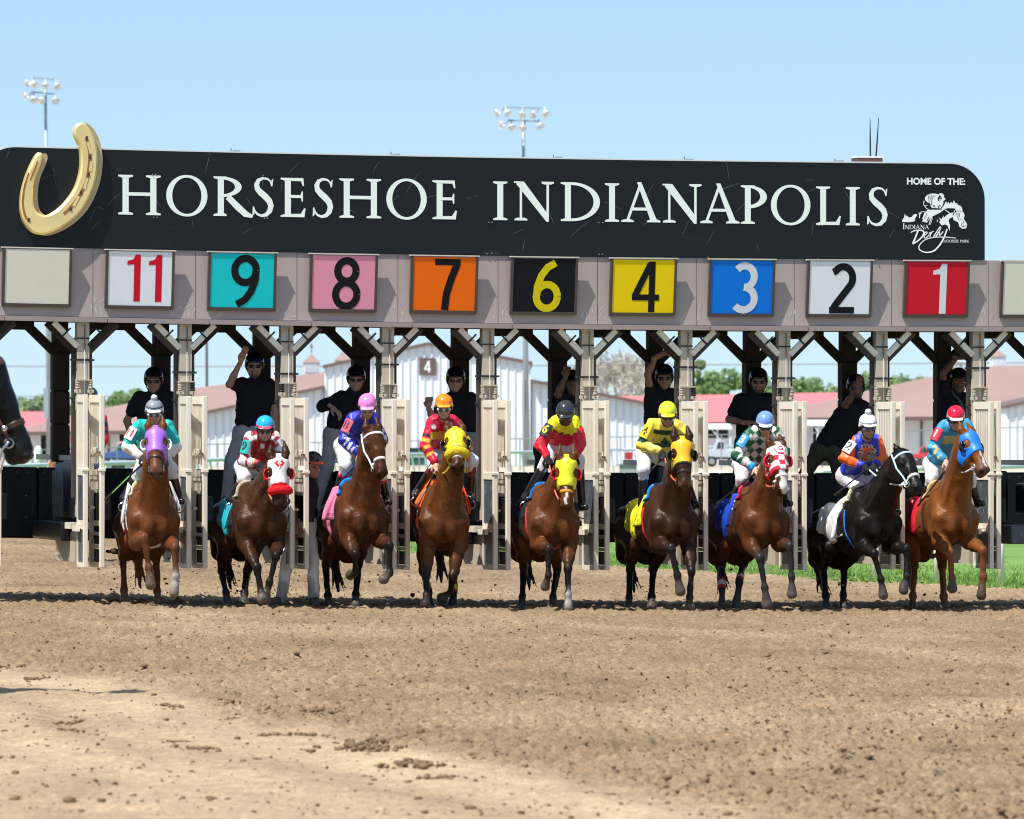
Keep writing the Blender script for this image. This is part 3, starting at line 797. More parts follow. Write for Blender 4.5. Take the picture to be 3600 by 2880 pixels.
def build_shoe():
    inner = []
    n = len(ho)
    mb = MB()
    cen = [HP(*p) for p in ho]
    # bevelled front: a raised inner outline
    A = np.array(cen); T = np.roll(A, -1, 0) - np.roll(A, 1, 0); T /= np.linalg.norm(T, axis=1)[:, None]; N = np.stack([-T[:, 1], T[:, 0]], 1)
    area = .5 * np.sum(A[:, 0] * np.roll(A[:, 1], -1) - A[:, 1] * np.roll(A[:, 0], -1))
    if area < 0: N = -N
    ins = A + N * .022
    V = [G(s, -.045, h) for s, h in A] + [G(s, -.135, h) for s, h in A] + [G(s, -.155, h) for s, h in ins]
    Fc = [(i, (i + 1) % n, n + (i + 1) % n, n + i) for i in range(n)] + [(n + i, n + (i + 1) % n, 2 * n + (i + 1) % n, 2 * n + i) for i in range(n)] + [tuple(2 * n + i for i in range(n))]
    mb.add(V, Fc)
    o = mb.build('horseshoe', M_GOLD, gate)
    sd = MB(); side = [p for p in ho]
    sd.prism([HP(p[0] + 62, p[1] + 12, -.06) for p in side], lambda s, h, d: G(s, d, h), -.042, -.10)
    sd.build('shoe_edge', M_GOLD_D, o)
    mgr = mat('groove_copper', (.42, .17, .045), rough=.4, metal=.4)
    gr = MB()
    put_strokes(gr, [[[HP(*q, -.157) for q in p] for p in estrip([(985, 320), (1020, 430), (1035, 560), (1020, 740), (980, 920), (900, 1080), (800, 1220), (690, 1325)], [36, 48, 46, 44, 44, 46, 48, 36])]], lambda a, b, t: G(a, -.157 - t, b), .0); gr.build('nail_groove', mgr, o); gr = MB()
    put_strokes(gr, [[[HP(*q, -.157) for q in p] for p in estrip([(228, 775), (180, 930), (155, 1080), (150, 1200), (180, 1340), (235, 1430)], [16, 26, 28, 28, 30, 22])]], lambda a, b, t: G(a, -.157 - t, b), .001); gr.build('nail_groove', mgr, o); gr = MB()
    put_strokes(gr, [[[HP(*q, -.157) for q in p] for p in estrip([(350, 620), (300, 750), (245, 880)], [14, 26, 12])]], lambda a, b, t: G(a, -.157 - t, b), .002)
    gr.build('nail_groove', mgr, o)
    for i, (a, b) in enumerate((((1005, 370), (1050, 530)), ((1050, 630), (1040, 760)), ((1000, 850), (960, 990)), ((890, 1090), (815, 1220)))):
        nh = MB(); put_strokes(nh, [[[HP(*q, -.159) for q in p] for p in strip([a, b], 34)]], lambda s, h, t: G(s, -.159 - t, h), .0015)
        nh.build('nail_bed', M_GOLD, o)
    for c in ((1045, 575), (1025, 805), (925, 1040), (240, 1400), (1000, 320), (790, 1260)):
        nk = MB(); put_strokes(nk, [[[HP(*q, -.16) for q in p] for p in strip([(c[0] - 4, c[1] - 24), (c[0] - 10, c[1] + 24)], 32)]], lambda s, h, t: G(s, -.16 - t, h), .002)
        nk.build('nail_hole', mat('nail_hole', (.07, .035, .02), rough=.6), o)
build_shoe()

# number boards
BOARDS = [(None, (.80, .76, .63), None), ('11', (.84, .86, .89), (.66, .012, .03)), ('9', (.01, .62, .64), (.012, .012, .014)), ('8', (.84, .32, .43), (.012, .012, .014)), ('7', (.95, .16, .006), (.012, .012, .014)),
          ('6', (.008, .009, .012), (.72, .60, .01)), ('4', (.90, .66, .004), (.012, .012, .014)), ('3', (.004, .19, .75), (.72, .75, .80)), ('2', (.86, .88, .90), (.012, .012, .014)), ('1', (.68, .012, .03), (.78, .79, .82)), (None, (.80, .76, .63), None)]
SPACING = 1.17
for k, (num, bc, fc) in enumerate(BOARDS):
    sc_ = (S_POST[k] + S_POST[k + 1]) / 2 + .035
    hw_, h0, h1 = .392, 3.335, 3.988
    def B(a, b, t, sc_=sc_, h0=h0, h1=h1):       # a across, b up 0..1, t out of the face
        d = -.040 - .080 * b - t
        return G(sc_ + a, d, h0 + (h1 - h0) * b)
    fm = mat('board_%s' % (num or 'blank'), bc, rough=.5, spec=.15, var=.03, vscale=3)
    mb = MB(); mb.box(-hw_ + .03, hw_ - .03, .05, .97, -.02, .012, lambda a, b, t: B(a, b, t))
    o = mb.build('number_board', fm, gate)
    for nm, bx in (('board_frame', (-hw_, -hw_ + .029, 0, .985, -.03, .018)), ('board_frame', (hw_ - .029, hw_, 0, .985, -.03, .02)), ('board_frame', (-hw_ + .03, hw_ - .03, -.01, .048, -.03, .03))):
        f = MB(); f.box(*bx, lambda a, b, t: B(a, b, t)); f.build(nm, M_FRAME, o)
    f = MB(); f.box(-hw_ - .012, hw_ + .012, .987, 1.007, -.03, .022 if num else .016, lambda a, b, t: B(a, b, t)); f.build('board_cap', M_CREAM, o)
    for sx in (-.33, .33):
        f = MB(); f.hexa([B(sx - .012, .9, -.06), B(sx + .012, .9, -.06), B(sx + .012, .86, -.06), B(sx - .012, .86, -.06), G(sc_ + sx - .012, -.022, 3.60), G(sc_ + sx + .012, -.022, 3.60), G(sc_ + sx + .012, -.022, 3.56), G(sc_ + sx - .012, -.022, 3.56)])
        f.build('board_arm', M_FRAME, o)
    if num:
        dm = mat('figure_%s' % num, fc, rough=.6, spec=.1)
        H = .88 * (h1 - h0) if num != '11' else .80 * (h1 - h0)
        gl = [digit(c) for c in num]; gap = .14
        tot = sum(g[1] for g in gl) + gap * (len(gl) - 1)
        x = (.05 if num == '11' else .035) - tot * H / 2
        for g, w in gl:
            q = MB(); put_strokes(q, g, lambda a, b, t, x=x: B(x + a * H, .06 + (.06 if num == '11' else 0) + b * H / (h1 - h0), .014 + t), .0, .0007)
            q.build('digit', dm, o); x += (w + gap) * H
# scratches on the taupe panel below the boards
sc = MB()
for k in range(-1, 12):
    for i in range(9):
        s = (S_POST[k] if k >= 0 else S_POST[0] - 1.17) + rs.normal(.12, .14); h = rs.uniform(H_LIP1 + .02, H_LIP1 + .17); L = rs.uniform(.03, .14); a = rs.normal(1.35, .4)
        put_strokes(sc, [strip([(s + L * t * math.cos(a) + .1 * L * t * t, h + L * t * math.sin(a)) for t in np.linspace(0, 1, 5)], [.002, .007, .008, .005, .002])], lambda a_, b_, t: G(a_, -.0215 - t, b_), .0005)
tag(sc.build('panel_scratch', mat('panel_scratch', (.62, .59, .58), rough=.7), gate), kind='stuff')
# aerial box on top
s, h = PXG(3065, 570, 0)
ab = MB(); ab.box(s - .15, s + .15, .06, .3, H_SIGN1 - .01, H_SIGN1 + .065, lambda s, d, h: G(s, d, h))
abx = ab.build('aerial_box', mat('maroon_box', (.12, .05, .045), rough=.5), gate)
ab = MB(); ab.box(s - .155, s + .155, .055, .305, H_SIGN1 + .066, H_SIGN1 + .082, lambda s, d, h: G(s, d, h)); ab.build('box_lid', M_WHITE, abx)
for px0, px1 in ((3060, 3059), (3080, 3089)):
    s0, _ = PXG(px0, 560, .15); s1, _ = PXG(px1, 425, .15)
    q = MB(); q.tube([G(s0, .15, H_SIGN1 + .08), G(s0 + (s1 - s0) * .4, .15, H_SIGN1 + .25), G(s1, .15, H_SIGN1 + .53)], [.011, .010, .004], 6); q.build('aerial', M_STRAP, abx)
# ------------------------------------------------------------------ gate posts, doors, partitions
def gbar(mb, a, b, w, t):
    mb.bar(G(*a), G(*b), w, t, up=(GS, -GC, 0)); return mb
DOOR_TOP, DOOR_BOT = 2.362, .445
def coil(mb, c, r, h0, h1, turns, wire):
    n = turns * 10
    mb.tube([(c[0] + r * math.cos(2 * PI * i / 10), c[1] + r * math.sin(2 * PI * i / 10), h0 + (h1 - h0) * i / n) for i in range(n + 1)], wire, 5)
rg = np.random.default_rng(4)
L_REAR = 1.34
for k, s in enumerate(S_POST):
    gpart('front_post', M_BEIGE, (s - .069, s + .069, .03, .16, 1.0, 3.172))
    # side pads with straps
    pk = gpart('post_pad', M_PADG, (s - .118, s - .072, .10, .15, 1.2, 2.83), (s + .072, s + .118, .10, .15, 1.2, 2.83), bevel=.012)
    if k not in (0, 1, 7, 9, 10):
        for sg in (-1, 1):
            q = MB(); q.prism([(s + sg * .07, 3.0), (s + sg * .15, 2.93), (s + sg * .128, 2.86), (s + sg * .118, 2.832), (s + sg * .07, 2.832)], lambda a, b, d: G(a, d, b), .13, .18)
            q.build('pad_wedge', M_PADG, gate)
    for hh in (2.62 + .12 * (k % 3 == 1), 2.31):
        q = MB(); gseg(q, s - .121, s + .121, .022, .029, hh, hh + .022); gseg(q, s - .126, s - .119, 0.022, .16, hh, hh + .022); gseg(q, s + .119, s + .126, 0.022, .16, hh, hh + .022); q.build('strap', M_STRAP, gate)
    q = MB(); gseg(q, s - .071, s + .071, .020, .029, 2.985, 3.0); q.build('cable_tie', M_STRAP, gate)
    # chain and pull rope
    q = MB()
    for i in range(14):
        q.box(s + .012 + .006 * (i % 2) - .005, s + .012 + .006 * (i % 2) + .005, .012, .022, 3.13 - i * .021, 3.13 - i * .021 + .017, lambda a, d, h: G(a, d, h))
    tag(q.build('chain', M_RUST, gate), kind='stuff')
    q = MB(); q.tube([G(s + .012, .012, 2.86), G(s + .008, .012, 2.0)], .004, 5); q.build('pull_cord', M_WHITE, gate)
    # braces with brown pads, front and rear
    for sg in (-1, 1):
        padded = k == 1 and sg > 0 or k == 0
        q = MB(); gbar(q, (s + sg * .066, .05, 2.90), (s + sg * .335, .05, 3.165), .062, .05); br = q.build('brace', M_CREAM if not padded else M_PAD, gate)
        q = MB(); gbar(q, (s + sg * .07, .11, 2.84), (s + sg * .40, .11, 3.16), .075, .08); q.build('brace_pad', M_PADG if (k + sg) % 3 else M_PAD, gate, bevel=.01)
        q = MB(); gbar(q, (s + sg * .19 - .045, .02, 3.06 + sg * .045), (s + sg * .19 + .045, .02, 3.06 - sg * .045), .018, .012); q.build('strap', M_STRAP, gate)
        q = MB(); gbar(q, (s + sg * .06, L_REAR, 2.84), (s + sg * .42, L_REAR, 3.18), .10, .10); q.build('rear_brace_pad', M_PAD, gate, bevel=.02)
    # rear post with its fat pads
    gpart('rear_post', M_PAD, (s - .085, s + .085, L_REAR - .06, L_REAR + .08, 1.6, 3.26))
    b0 = [2.84, 2.40 + rg.normal(0, .03), 2.02 + rg.normal(0, .03), 1.62]
    for a, b in zip(b0[1:], b0[:-1]):
        gpart('rear_post_pad', M_PAD, (s - .092 - rg.uniform(0, .006), s + .092 + rg.uniform(0, .006), L_REAR - .10, L_REAR + .10, a + .004, b - .004), bevel=.02)
    # long pads under the roof to the next post
    gpart('roof_pad', M_PAD, (s + .30, s + .86, L_REAR - .08, L_REAR + .06, 3.10 + rg.normal(0, .006), 3.19), (s + .02, s + 1.15, .3, .42, 3.19, 3.27), bevel=.012)
    # door springs, hinge plate and rods
    gpart('spring_plate', M_BEIGE, (s - .088, s + .088, -.035, .06, 2.520, 2.534))
    for sg in (-1, 1):
        c = G(s + sg * .072, -.005, 0)
        q = MB(); coil(q, c, .022, c[2] + 2.425, c[2] + 2.518, 5, .0075); q.build('spring', M_BEIGE if (k * 2 + sg) % 5 else M_STRAP, gate)
        q = MB(); q.box(s + sg * .072 - .034, s + sg * .072 + .034, -.035, .025, 2.385, 2.42, lambda a, d, h: G(a, d, h)); q.build('hinge_block', M_BEIGE, gate)
        q = MB(); q.lathe([(0, .004), (.008, .004), (.008, 0)], G(s + sg * .072, -.036, 2.402), (GS, -GC, 0), 8); q.build('bolt', M_STRAP, gate)
        gpart('hinge_rod', M_BEIGE, (s + sg * .072 - .021, s + sg * .072 + .021, -.025, .015, 2.19, 2.34), (s + sg * .072 - .016, s + sg * .072 + .016, -.022, .012, 2.342, 2.384))
    # partition behind the post: lower padded wall, top rail and the ledge the starters stand on
    gpart('partition_pad', M_SLATE, (s - .055, s + .055, .90, 1.36, .98, 1.60), bevel=.02)
    gpart('partition_pad', M_VINYL, (s - .06, s + .06, .34, .88, .98, 1.62), bevel=.02)
    gpart('partition_plate', M_SLATE, (s - .03, s + .03, 1.42, 1.62, .94, 1.50))
    gpart('partition_rail', M_BEIGE, (s - .035, s + .035, .17, 2.56, 1.62, 1.68))
    gpart('ledge', M_VINYL, (s - .17, s + .17, .45, 2.1, .72, .93), bevel=.03)
    gpart('ledge_tube', M_CREAM, (s - .13, s + .13, .16, .43, .86, .93))
    q = MB(); q.prism([(.2, .85), (1.3, .715), (.85, .49), (.2, .49)], lambda d, h, t: G(s + t, d, h), -.06, .06); q.build('ledge_bracket', M_BEIGE, gate)
# rear tail doors of every stall, black padded boards
for k in range(-1, 12):
    s0 = (S_POST[k] if k >= 0 else S_POST[0] - 1.17)
    for a, b in ((.004, .583), (.589, 1.166)):
        o = gpart('tail_door', M_VINYL, (s0 + a, s0 + b, 2.60, 2.68, .71 + .006 * (k % 2), 1.53), bevel=.018)
        q = MB()
        for t in (.07, .2, .33, .46): q.lathe([(0, .004), (.007, .003), (.008, 0)], G(s0 + a + t, 2.598, 1.47), (GS, -GC, 0), 6)
        for hh in (1.2, .95): q.lathe([(0, .004), (.007, .003), (.008, 0)], G(s0 + a + .44, 2.598, hh), (GS, -GC, 0), 6)
        tag(q.build('snap', M_STEEL, o), kind='stuff')
    q = MB(); gseg(q, s0 - .03, s0 + .03, 2.70, 2.78, .72, 1.52); q.build('tail_post', M_STEEL, gate)
# beyond the last stall on the right: wheel housing pads
gpart('end_pad', M_VINYL, (S_POST[10] + .33, S_POST[10] + .56, .6, 1.1, .98, 1.56), (S_POST[10] + .60, S_POST[10] + 1.1, -.1, .5, 1.06, 1.42), bevel=.03)
gpart('end_ledge', M_SLATE, (S_POST[10] + .33, S_POST[10] + 1.3, -.15, .9, .72, .93), bevel=.02)

def door(s_h, ang, kind, seed):
    """A swung-open stall door; t runs along it towards the track, u across its thickness."""
    ca, sa = math.cos(ang), math.sin(ang)
    def D(t, u, h): return G(s_h + t * sa + u * ca, -.03 - t * ca + u * sa, h)
    Wd = .53
    o = MB(); o.box(Wd - .055, Wd, -.026, .026, DOOR_BOT, DOOR_TOP, D)
    dr = o.build('gate_door', M_CREAM, gate, bevel=.006)
    rr = np.random.default_rng(seed)
    def part(nm, m, *bx, bevel=0):
        for b in bx:
            q = MB(); q.box(*b, D); o_ = q.build(nm, m, dr, bevel=bevel)
        return o_
    part('door_stile', M_CREAM, (0, .045, -.022, .022, DOOR_BOT + .02, DOOR_TOP - .003))
    part('door_rail', M_CREAM, (.046, Wd - .056, -.024, .024, DOOR_TOP - .085, DOOR_TOP))
    part('door_rail', M_CREAM, (.046, Wd - .056, -.024, .024, 1.465, 1.535))
    part('door_rail', M_CREAM, (.046, Wd - .056, -.024, .024, DOOR_BOT, DOOR_BOT + .05))
    part('door_rail', M_CREAM, (.046, Wd - .056, -.022, .022, .905, .965))
    part('hinge_strap', M_CREAM, (Wd - .075, Wd + .012, -.036, .036, 1.515, 1.545), bevel=.004)
    if kind == 'A':
        n = 8
        for i in range(n):
            t = .058 + (Wd - .13) * i / (n - 1)
            part('slat', M_CREAM, (t - .0105, t + .0105, -.012 - .002 * rr.random(), .012, 1.536, DOOR_TOP - .086))
        part('kick_panel', M_SLATE, (.05, Wd - .06, -.014, .014, .97, 1.46))
        part('kick_panel', M_SLATE, (.05, Wd - .06, -.012, .012, .60, .86), (.05, Wd - .06, -.010, .010, .50, .598))
        part('door_rail', M_CREAM, (.046, Wd - .056, -.020, .020, .865, .90))
        part('ledge_stub', M_CREAM, (-.02, .30, -.07, -.03, .84, .90))
    else:
        n = 8
        for i in range(n):
            t = .075 + (Wd - .16) * i / (n - 1)
            part('slat', M_CREAM, (t - .0105, t + .0105, -.012, .010, 1.60, DOOR_TOP - .086))
            part('short_slat', M_CREAM, (t - .015, t + .015, -.008, .010, 1.31, 1.42))
        for hh in (1.99, 1.78): part('door_rail', M_BEIGE, (.046, Wd - .056, .012, .03, hh, hh + .07))
        part('door_rail', M_CREAM, (.046, Wd - .056, -.03, .02, 1.70, 1.735))
        for hh in (1.42, 1.27, .80, .66): part('door_rail', M_CREAM, (.046, Wd - .056, -.02, .02, hh, hh + .035))
        part('latch', M_CREAM, (.30, .36, -.07, .0, 1.715, 1.775), bevel=.006)
        part('latch', M_RUST, (Wd - .10, Wd + .015, -.045, -.028, 1.715, 1.735))
        part('latch_bar', M_CREAM, (.16, .30, -.08, -.03, 1.095, 1.125), bevel=.004)
        part('latch_box', M_VINYL, (.08, .42, .03, .12, .97, 1.25), bevel=.01)
        part('latch_box', M_STRAP, (.05, Wd - .06, .022, .03, .70, .79), (.05, Wd - .06, .022, .03, .50, .65))
for k in range(0, 12):
    s = S_POST[k]
    t = (k - 1) / 9.0
    door(s - .066, R(-2.8 + 5.0 * t + rg.normal(0, .4)), 'A', k)
    door(s + .074, R(2.2 - 5.0 * t + rg.normal(0, .4)), 'B', 50 + k)
# ------------------------------------------------------------------ horses
M_COAT = mat('horse_coat', (0, 0, 0), rough=.36, spec=.17, attr=True, var=.22, vscale=10, bump=.28, bscale=40)
M_CLOTH = mat('silk_cloth', (0, 0, 0), rough=.42, spec=.4, attr=True, bump=.25, bscale=22)
M_MATTE = mat('matte_cloth', (0, 0, 0), rough=.85, spec=.2, attr=True, bump=.2, bscale=30)
M_SKIN = mat('skin', (0, 0, 0), rough=.5, spec=.4, attr=True, var=.08, vscale=20)
M_GLOSS = mat('gloss_shell', (0, 0, 0), rough=.16, spec=.6, attr=True)
M_EYE = mat('dark_eye', (.008, .006, .005), rough=.08, spec=.7)
M_LEATHER = mat('dark_leather', (.018, .014, .012), rough=.45)
M_BIT = mat('bit_metal', (.55, .55, .55), rough=.25, metal=1.)
FLEECE = mat('fleece', (0, 0, 0), rough=1, spec=.1, attr=True, bump=1., bscale=90)
PI180 = PI / 180

def solve(A, px, py, L, sgn):
    """The point on the photograph's line of sight through (px, py) that is L away from A; sgn -1 nearer, +1 farther."""
    P = W(px, py, A[1]); r2 = L * L - (P[0] - A[0]) ** 2 - (P[2] - A[2]) ** 2
    dy = sgn * math.sqrt(r2) if r2 > 0 else 0.
    return W(px, py, A[1] + dy)

class Horse: pass
def make_horse(c):
    """c: keypoints in a crop of the photograph, with colours and tack."""
    x0, zs = c['x0'], c.get('zs', 2.156)
    px = lambda q: (x0 + q[0] / zs, 1360 + q[1] / zs)
    cx, cy = px(c['chest'])
    Xc = (cx - 1800) / F_PX * 83
    Yc = c.get('Y', gate_Y(Xc) - 1.35)
    H = Horse(); H.c = c; H.px = px; H.Yc = Yc
    O = W(cx, cy, Yc)
    yaw, pit = R(c['yaw']), R(c['pitch'])
    f0 = np.array((math.sin(yaw), -math.cos(yaw), 0.)); up0 = np.array((0, 0, 1.))
    lf = np.cross(up0, f0)
    f = f0 * math.cos(pit) + up0 * math.sin(pit); up = -f0 * math.sin(pit) + up0 * math.cos(pit)
    k = c.get('size', 1.)
    T = lambda x, y, z: O + (f * x + lf * y + up * z) * k
    H.T, H.f, H.l, H.up, H.O = T, f, lf, up, O
    Mx = np.stack([f, lf, up])
    coat, pts, hoofc, mane = c['coat'], c['points'], c.get('hoof', (.13, .11, .09)), c.get('mane', c['points'])
    muz = c.get('muzzle', tuple(np.array(coat) * .35))
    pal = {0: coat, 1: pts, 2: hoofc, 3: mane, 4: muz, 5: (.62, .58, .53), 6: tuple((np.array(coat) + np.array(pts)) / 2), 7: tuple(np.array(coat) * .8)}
    wl = c.get('w', 1.) * 1.05
    body = [ell(T(-.58, 0, .10), np.array((.52, .25 * wl, .325)) * k, Mx, 0, .08), ell(T(-.20, 0, .10), np.array((.23, .20 * wl, .28)) * k, Mx, 0, .08),
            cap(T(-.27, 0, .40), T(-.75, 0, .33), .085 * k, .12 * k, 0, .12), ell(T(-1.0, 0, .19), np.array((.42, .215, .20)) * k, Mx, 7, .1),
            ell(T(-1.30, 0, .17), np.array((.34, .245, .26)) * k, Mx, 0, .08)]
    for sg in (-1, 1):
        body += [ell(T(-.030, sg * .082, -.045), np.array((.105, .080, .125)) * k, Mx, 0, .009), cap(T(-.32, sg * .09, .40), T(-.09, sg * .165 * wl, .03), .10 * k, .10 * k, 0, .05),
                 ell(T(-.22, sg * .165 * wl, .12), np.array((.13, .075, .2)) * k, Mx, 0, .05),
                 cap(T(-.29, sg * .125, .39), T(-.055, sg * .178 * wl, .05), .072 * k, .088 * k, 0, .015), ell(T(-.255, sg * .188 * wl, -.05), np.array((.125, .066, .15)) * k, Mx, 0, .014),
                 ell(T(-.40, sg * .20 * wl, .14), np.array((.12, .05, .2)) * k, Mx, 0, .03), cap(T(-1.05, sg * .10, .36), T(-1.38, sg * .12, .32), .09 * k, .12 * k, 0, .03),
                 cap(T(-1.32, sg * .14, .16), T(-1.47, sg * .115, -.10), .15 * k, .12 * k, 0, .08)]
    legs = []
    H.hoof = {}
    for side, sg in (('R', -1), ('L', 1)):
        # front leg
        kn, ft, hf = c['f' + side][:3]; s1, s2, s3 = c['f' + side][3] if len(c['f' + side]) > 3 else (-1, 1, -1)
        E = T(-.17, sg * .165 * wl, -.20)
        Kp = solve(E, *px(kn), .40 * k, s1); Fp = solve(Kp, *px(ft), .275 * k, s2); Hp = solve(Fp, *px(hf), .125 * k, s3)
        sock = c.get('sock_f' + side, 1)
        m = E + (Kp - E) * .55; d = unit(Kp - E)
        legs += [cap(T(-.09, sg * .165 * wl, .02), E, .105 * k, .088 * k, 0, .05), cap(E, m, .096 * k, .066 * k, 0, .03), ell(E + (Kp - E) * .28 + np.array((0, -.03, 0)), np.array((.058, .06, .10)) * k, None, 0, .015), cap(m, Kp - d * .05, .070 * k, .047 * k, 6, .03),
                 ell(Kp, np.array((.050, .050, .062)) * k, None, 1, .025), cap(Kp, Fp, .036 * k, .031 * k, 1, .02), cap(Kp + (Fp - Kp) * .3 + np.array((0, .018, 0)), Fp + np.array((0, .022, 0)), .017 * k, .018 * k, 1, .02),
                 ell(Fp, np.array((.044, .046, .046)) * k, None, sock, .02), cap(Fp, Fp + (Hp - Fp) * .75, .034 * k, .040 * k, sock, .02), cap(Fp + (Hp - Fp) * .62, Hp + unit(Hp - Fp) * .015, .045 * k, .060 * k, 2, .012)]
        H.hoof['f' + side] = Hp; setattr(H, 'E' + side, E); setattr(H, 'fk' + side, Fp)
        # hind leg
        hk, ft, hf = c['h' + side][:3]
        hip, sti = T(-1.28, sg * .145, .12), T(-1.0, sg * .185, -.06)
        Hk = solve(sti, *px(hk), .46 * k, 1); Fp = solve(Hk, *px(ft), .40 * k, -1)
        Hp = solve(Fp, *px(hf), .115 * k, -1)
        g = zg(Hp[0]) + .05
        if abs(Hp[2] - g) < .2: Hp = np.array((Hp[0], Hp[1], g)); Fp = np.array((Fp[0], Fp[1], max(Fp[2], g + .07)))
        sock = c.get('sock_h' + side, 1)
        legs += [cap(hip, sti, .155 * k, .085 * k, 0, .06), cap(sti, sti + (Hk - sti) * .55, .086 * k, .068 * k, 0, .06), cap(sti + (Hk - sti) * .5, Hk, .066 * k, .046 * k, 6, .04),
                 ell(Hk + np.array((0, .02, .01)), np.array((.046, .058, .066)) * k, None, 1, .03), cap(Hk, Fp, .041 * k, .033 * k, 1, .02), ell(Fp, np.array((.045, .048, .048)) * k, None, sock, .02),
                 cap(Fp, Hp, .036 * k, .042 * k, sock, .02), cap(Hp + (Fp - Hp) * .3, Hp - np.array((0, 0, .015)), .047 * k, .060 * k, 2, .012)]
        H.hoof['h' + side] = Hp; setattr(H, 'hf' + side, Fp); setattr(H, 'hk' + side, Hk)
    # head
    P = W(*px(c['poll']), Yc - c.get('poll_d', .30))
    M0 = W(*px(c['muzzle_pt']), P[1])
    L = c.get('head_len', .60) * k
    r2 = L * L - np.sum((M0 - P) ** 2)
    Mz = W(*px(c['muzzle_pt']), P[1] - (math.sqrt(r2) if r2 > 0 else 0))
    a = unit(Mz - P); hk_ = np.linalg.norm(Mz - P) / .60
    n = np.array(c.get('hint', (0, -1, .3)), float); n = unit(n - a * (n @ a)); lt = np.cross(a, n)
    if lt[0] < 0 and abs(n[0]) < .9: lt = -lt
    hk_ = min(hk_, 1.12 * k) * 1.17
    Hd = lambda x, y, z: P + a * x * (np.linalg.norm(Mz - P) / .60) + (lt * y + n * z) * hk_
    H.Hd, H.a, H.n, H.lt, H.hs, H.P = Hd, a, n, lt, hk_, P
    Mh = np.stack([a, lt, n]); s = hk_
    head = [ell(Hd(.10, 0, -.065), np.array((.135, .092, .10)) * s, Mh, 0, .04), cap(Hd(.10, 0, -.045), Hd(.30, 0, -.04), .088 * s, .066 * s, 0, .04), cap(Hd(.30, 0, -.042), Hd(.52, 0, -.045), .064 * s, .048 * s, 0, .03),
            ell(Hd(.22, .052, -.15), np.array((.125, .042, .105)) * s, Mh, 0, .04), ell(Hd(.22, -.052, -.15), np.array((.125, .042, .105)) * s, Mh, 0, .04),
            cap(Hd(.25, 0, -.19), Hd(.50, 0, -.125), .045 * s, .038 * s, 0, .04), ell(Hd(.53, 0, -.078), np.array((.075, .060, .070)) * s, Mh, 4, .03), ell(Hd(.545, 0, -.135), np.array((.045, .04, .035)) * s, Mh, 4, .025)]
    for sg in (-1, 1):
        head += [ell(Hd(.185, sg * .082, -.045), np.array((.05, .026, .034)) * s, Mh, 0, .02), ell(Hd(.568, sg * .040, -.045), np.array((.026, .026, .03)) * s, Mh, 4, .015)]
    ears = []
    e_dir = c.get('ears', ((-.10, .02), (-.10, .02)))
    for sg, (ea, en) in zip((-1, 1), e_dir):
        b0 = Hd(.03, sg * .058, -.03); b1 = Hd(.03 + ea * .6, sg * .072, -.03 + en * .5); b2 = Hd(.03 + ea * 1.75, sg * .062, -.03 + en * 1.3)
        ears += [cap(b0, b1, .034 * s, .036 * s, 0, .02), cap(b1, b2, .036 * s, .011 * s, 0, .015)]
    th = Hd(.16, 0, -.19)
    nb = c.get('neck_w', 1.)
    neck = [cap(T(-.27, 0, .36), Hd(.02, 0, -.09), .115 * k, .072 * s, 0, .1), cap(T(-.14, 0, .22), Hd(.09, 0, -.14), .165 * k * nb, .085 * s, 0, .1), cap(T(-.05, 0, .08), th, .135 * k * nb, .065 * s, 0, .1)]
    for sg in (-1, 1): neck.append(cap(Hd(.15, sg * .05, -.13), T(-.07, sg * .125, .12), .046 * s, .062 * k, 0, .016))
    crest = [cap(T(-.25, 0, .45), Hd(.0, 0, -.05), .035, .03, 3, .05)]
    prims = body + legs + neck + crest + head
    fl = c.get('forelock', True)
    root = empty(c.get('name', 'racehorse'), tuple(O), c['label'], 'horse', 'racehorses breaking from the gate' if not c.get('group') else c['group'])
    H.root = root
    blaze = c.get('blaze')
    nost = [Hd(.585, sg * .043, -.052) for sg in (-1, 1)]
    eyes = [Hd(.185, sg * .098, -.036) for sg in (-1, 1)]
    inv = np.stack([a / (np.linalg.norm(Mz - P) / .60), lt / hk_, n / hk_])
    def colfn(V, col):
        q = (V - P) @ inv.T
        hd = (q[:, 0] > -.05) & (q[:, 0] < .7) & (np.abs(q[:, 1]) < .2) & (np.abs(q[:, 2] + .07) < .17)
        if blaze:
            w0, w1, a0, a1 = blaze
            wv = w0 + (w1 - w0) * np.clip((q[:, 0] - a0) / (a1 - a0), 0, 1)
            m = hd & (q[:, 2] > -.06) & (np.abs(q[:, 1] + .006 * np.sin(q[:, 0] * 40)) < wv) & (q[:, 0] > a0) & (q[:, 0] < a1)
            col[m] = (.66, .62, .58)
        for p in nost: col[np.linalg.norm(V - p, axis=1) < .021 * s] = (.006, .005, .005)
        # muscle shading belongs to the light; only a little dapple and dried sweat here
        t = vnoise(V, 3.2, 70)[:, None]; t2 = vnoise(V * np.array((1, 1, .5)), 14., 71)[:, None]
        lather = ((np.abs(vnoise(V * np.array((1, 1, .45)), 26., 72)) < .07) & (vnoise(V, 4., 73) > .32))[:, None] & (np.abs((V - T(-.15, 0, .25)) @ f) < .5)[:, None]
        return np.clip(col * .78 * (1 + .22 * t + .16 * t2) + .022 * lather, 0, 1)
    ev, eq = sdf_mesh(ears, .0075)
    inn = [Hd(.03 + ea * 1.0, sg * .066, .02 + en) for sg, (ea, en) in zip((-1, 1), e_dir)]
    def colfn2(V, col):
        col = colfn(V, col)
        for p_ in inn: col[np.linalg.norm((V - p_), axis=1) < .030 * s] *= .45
        return col
    body_o = sdf_obj('body', prims, c.get('res', .0155), M_COAT, root, pal, colfn2, sharp=.022, wrinkle=.011, wscale=7.5, extra=[(ev, eq)])
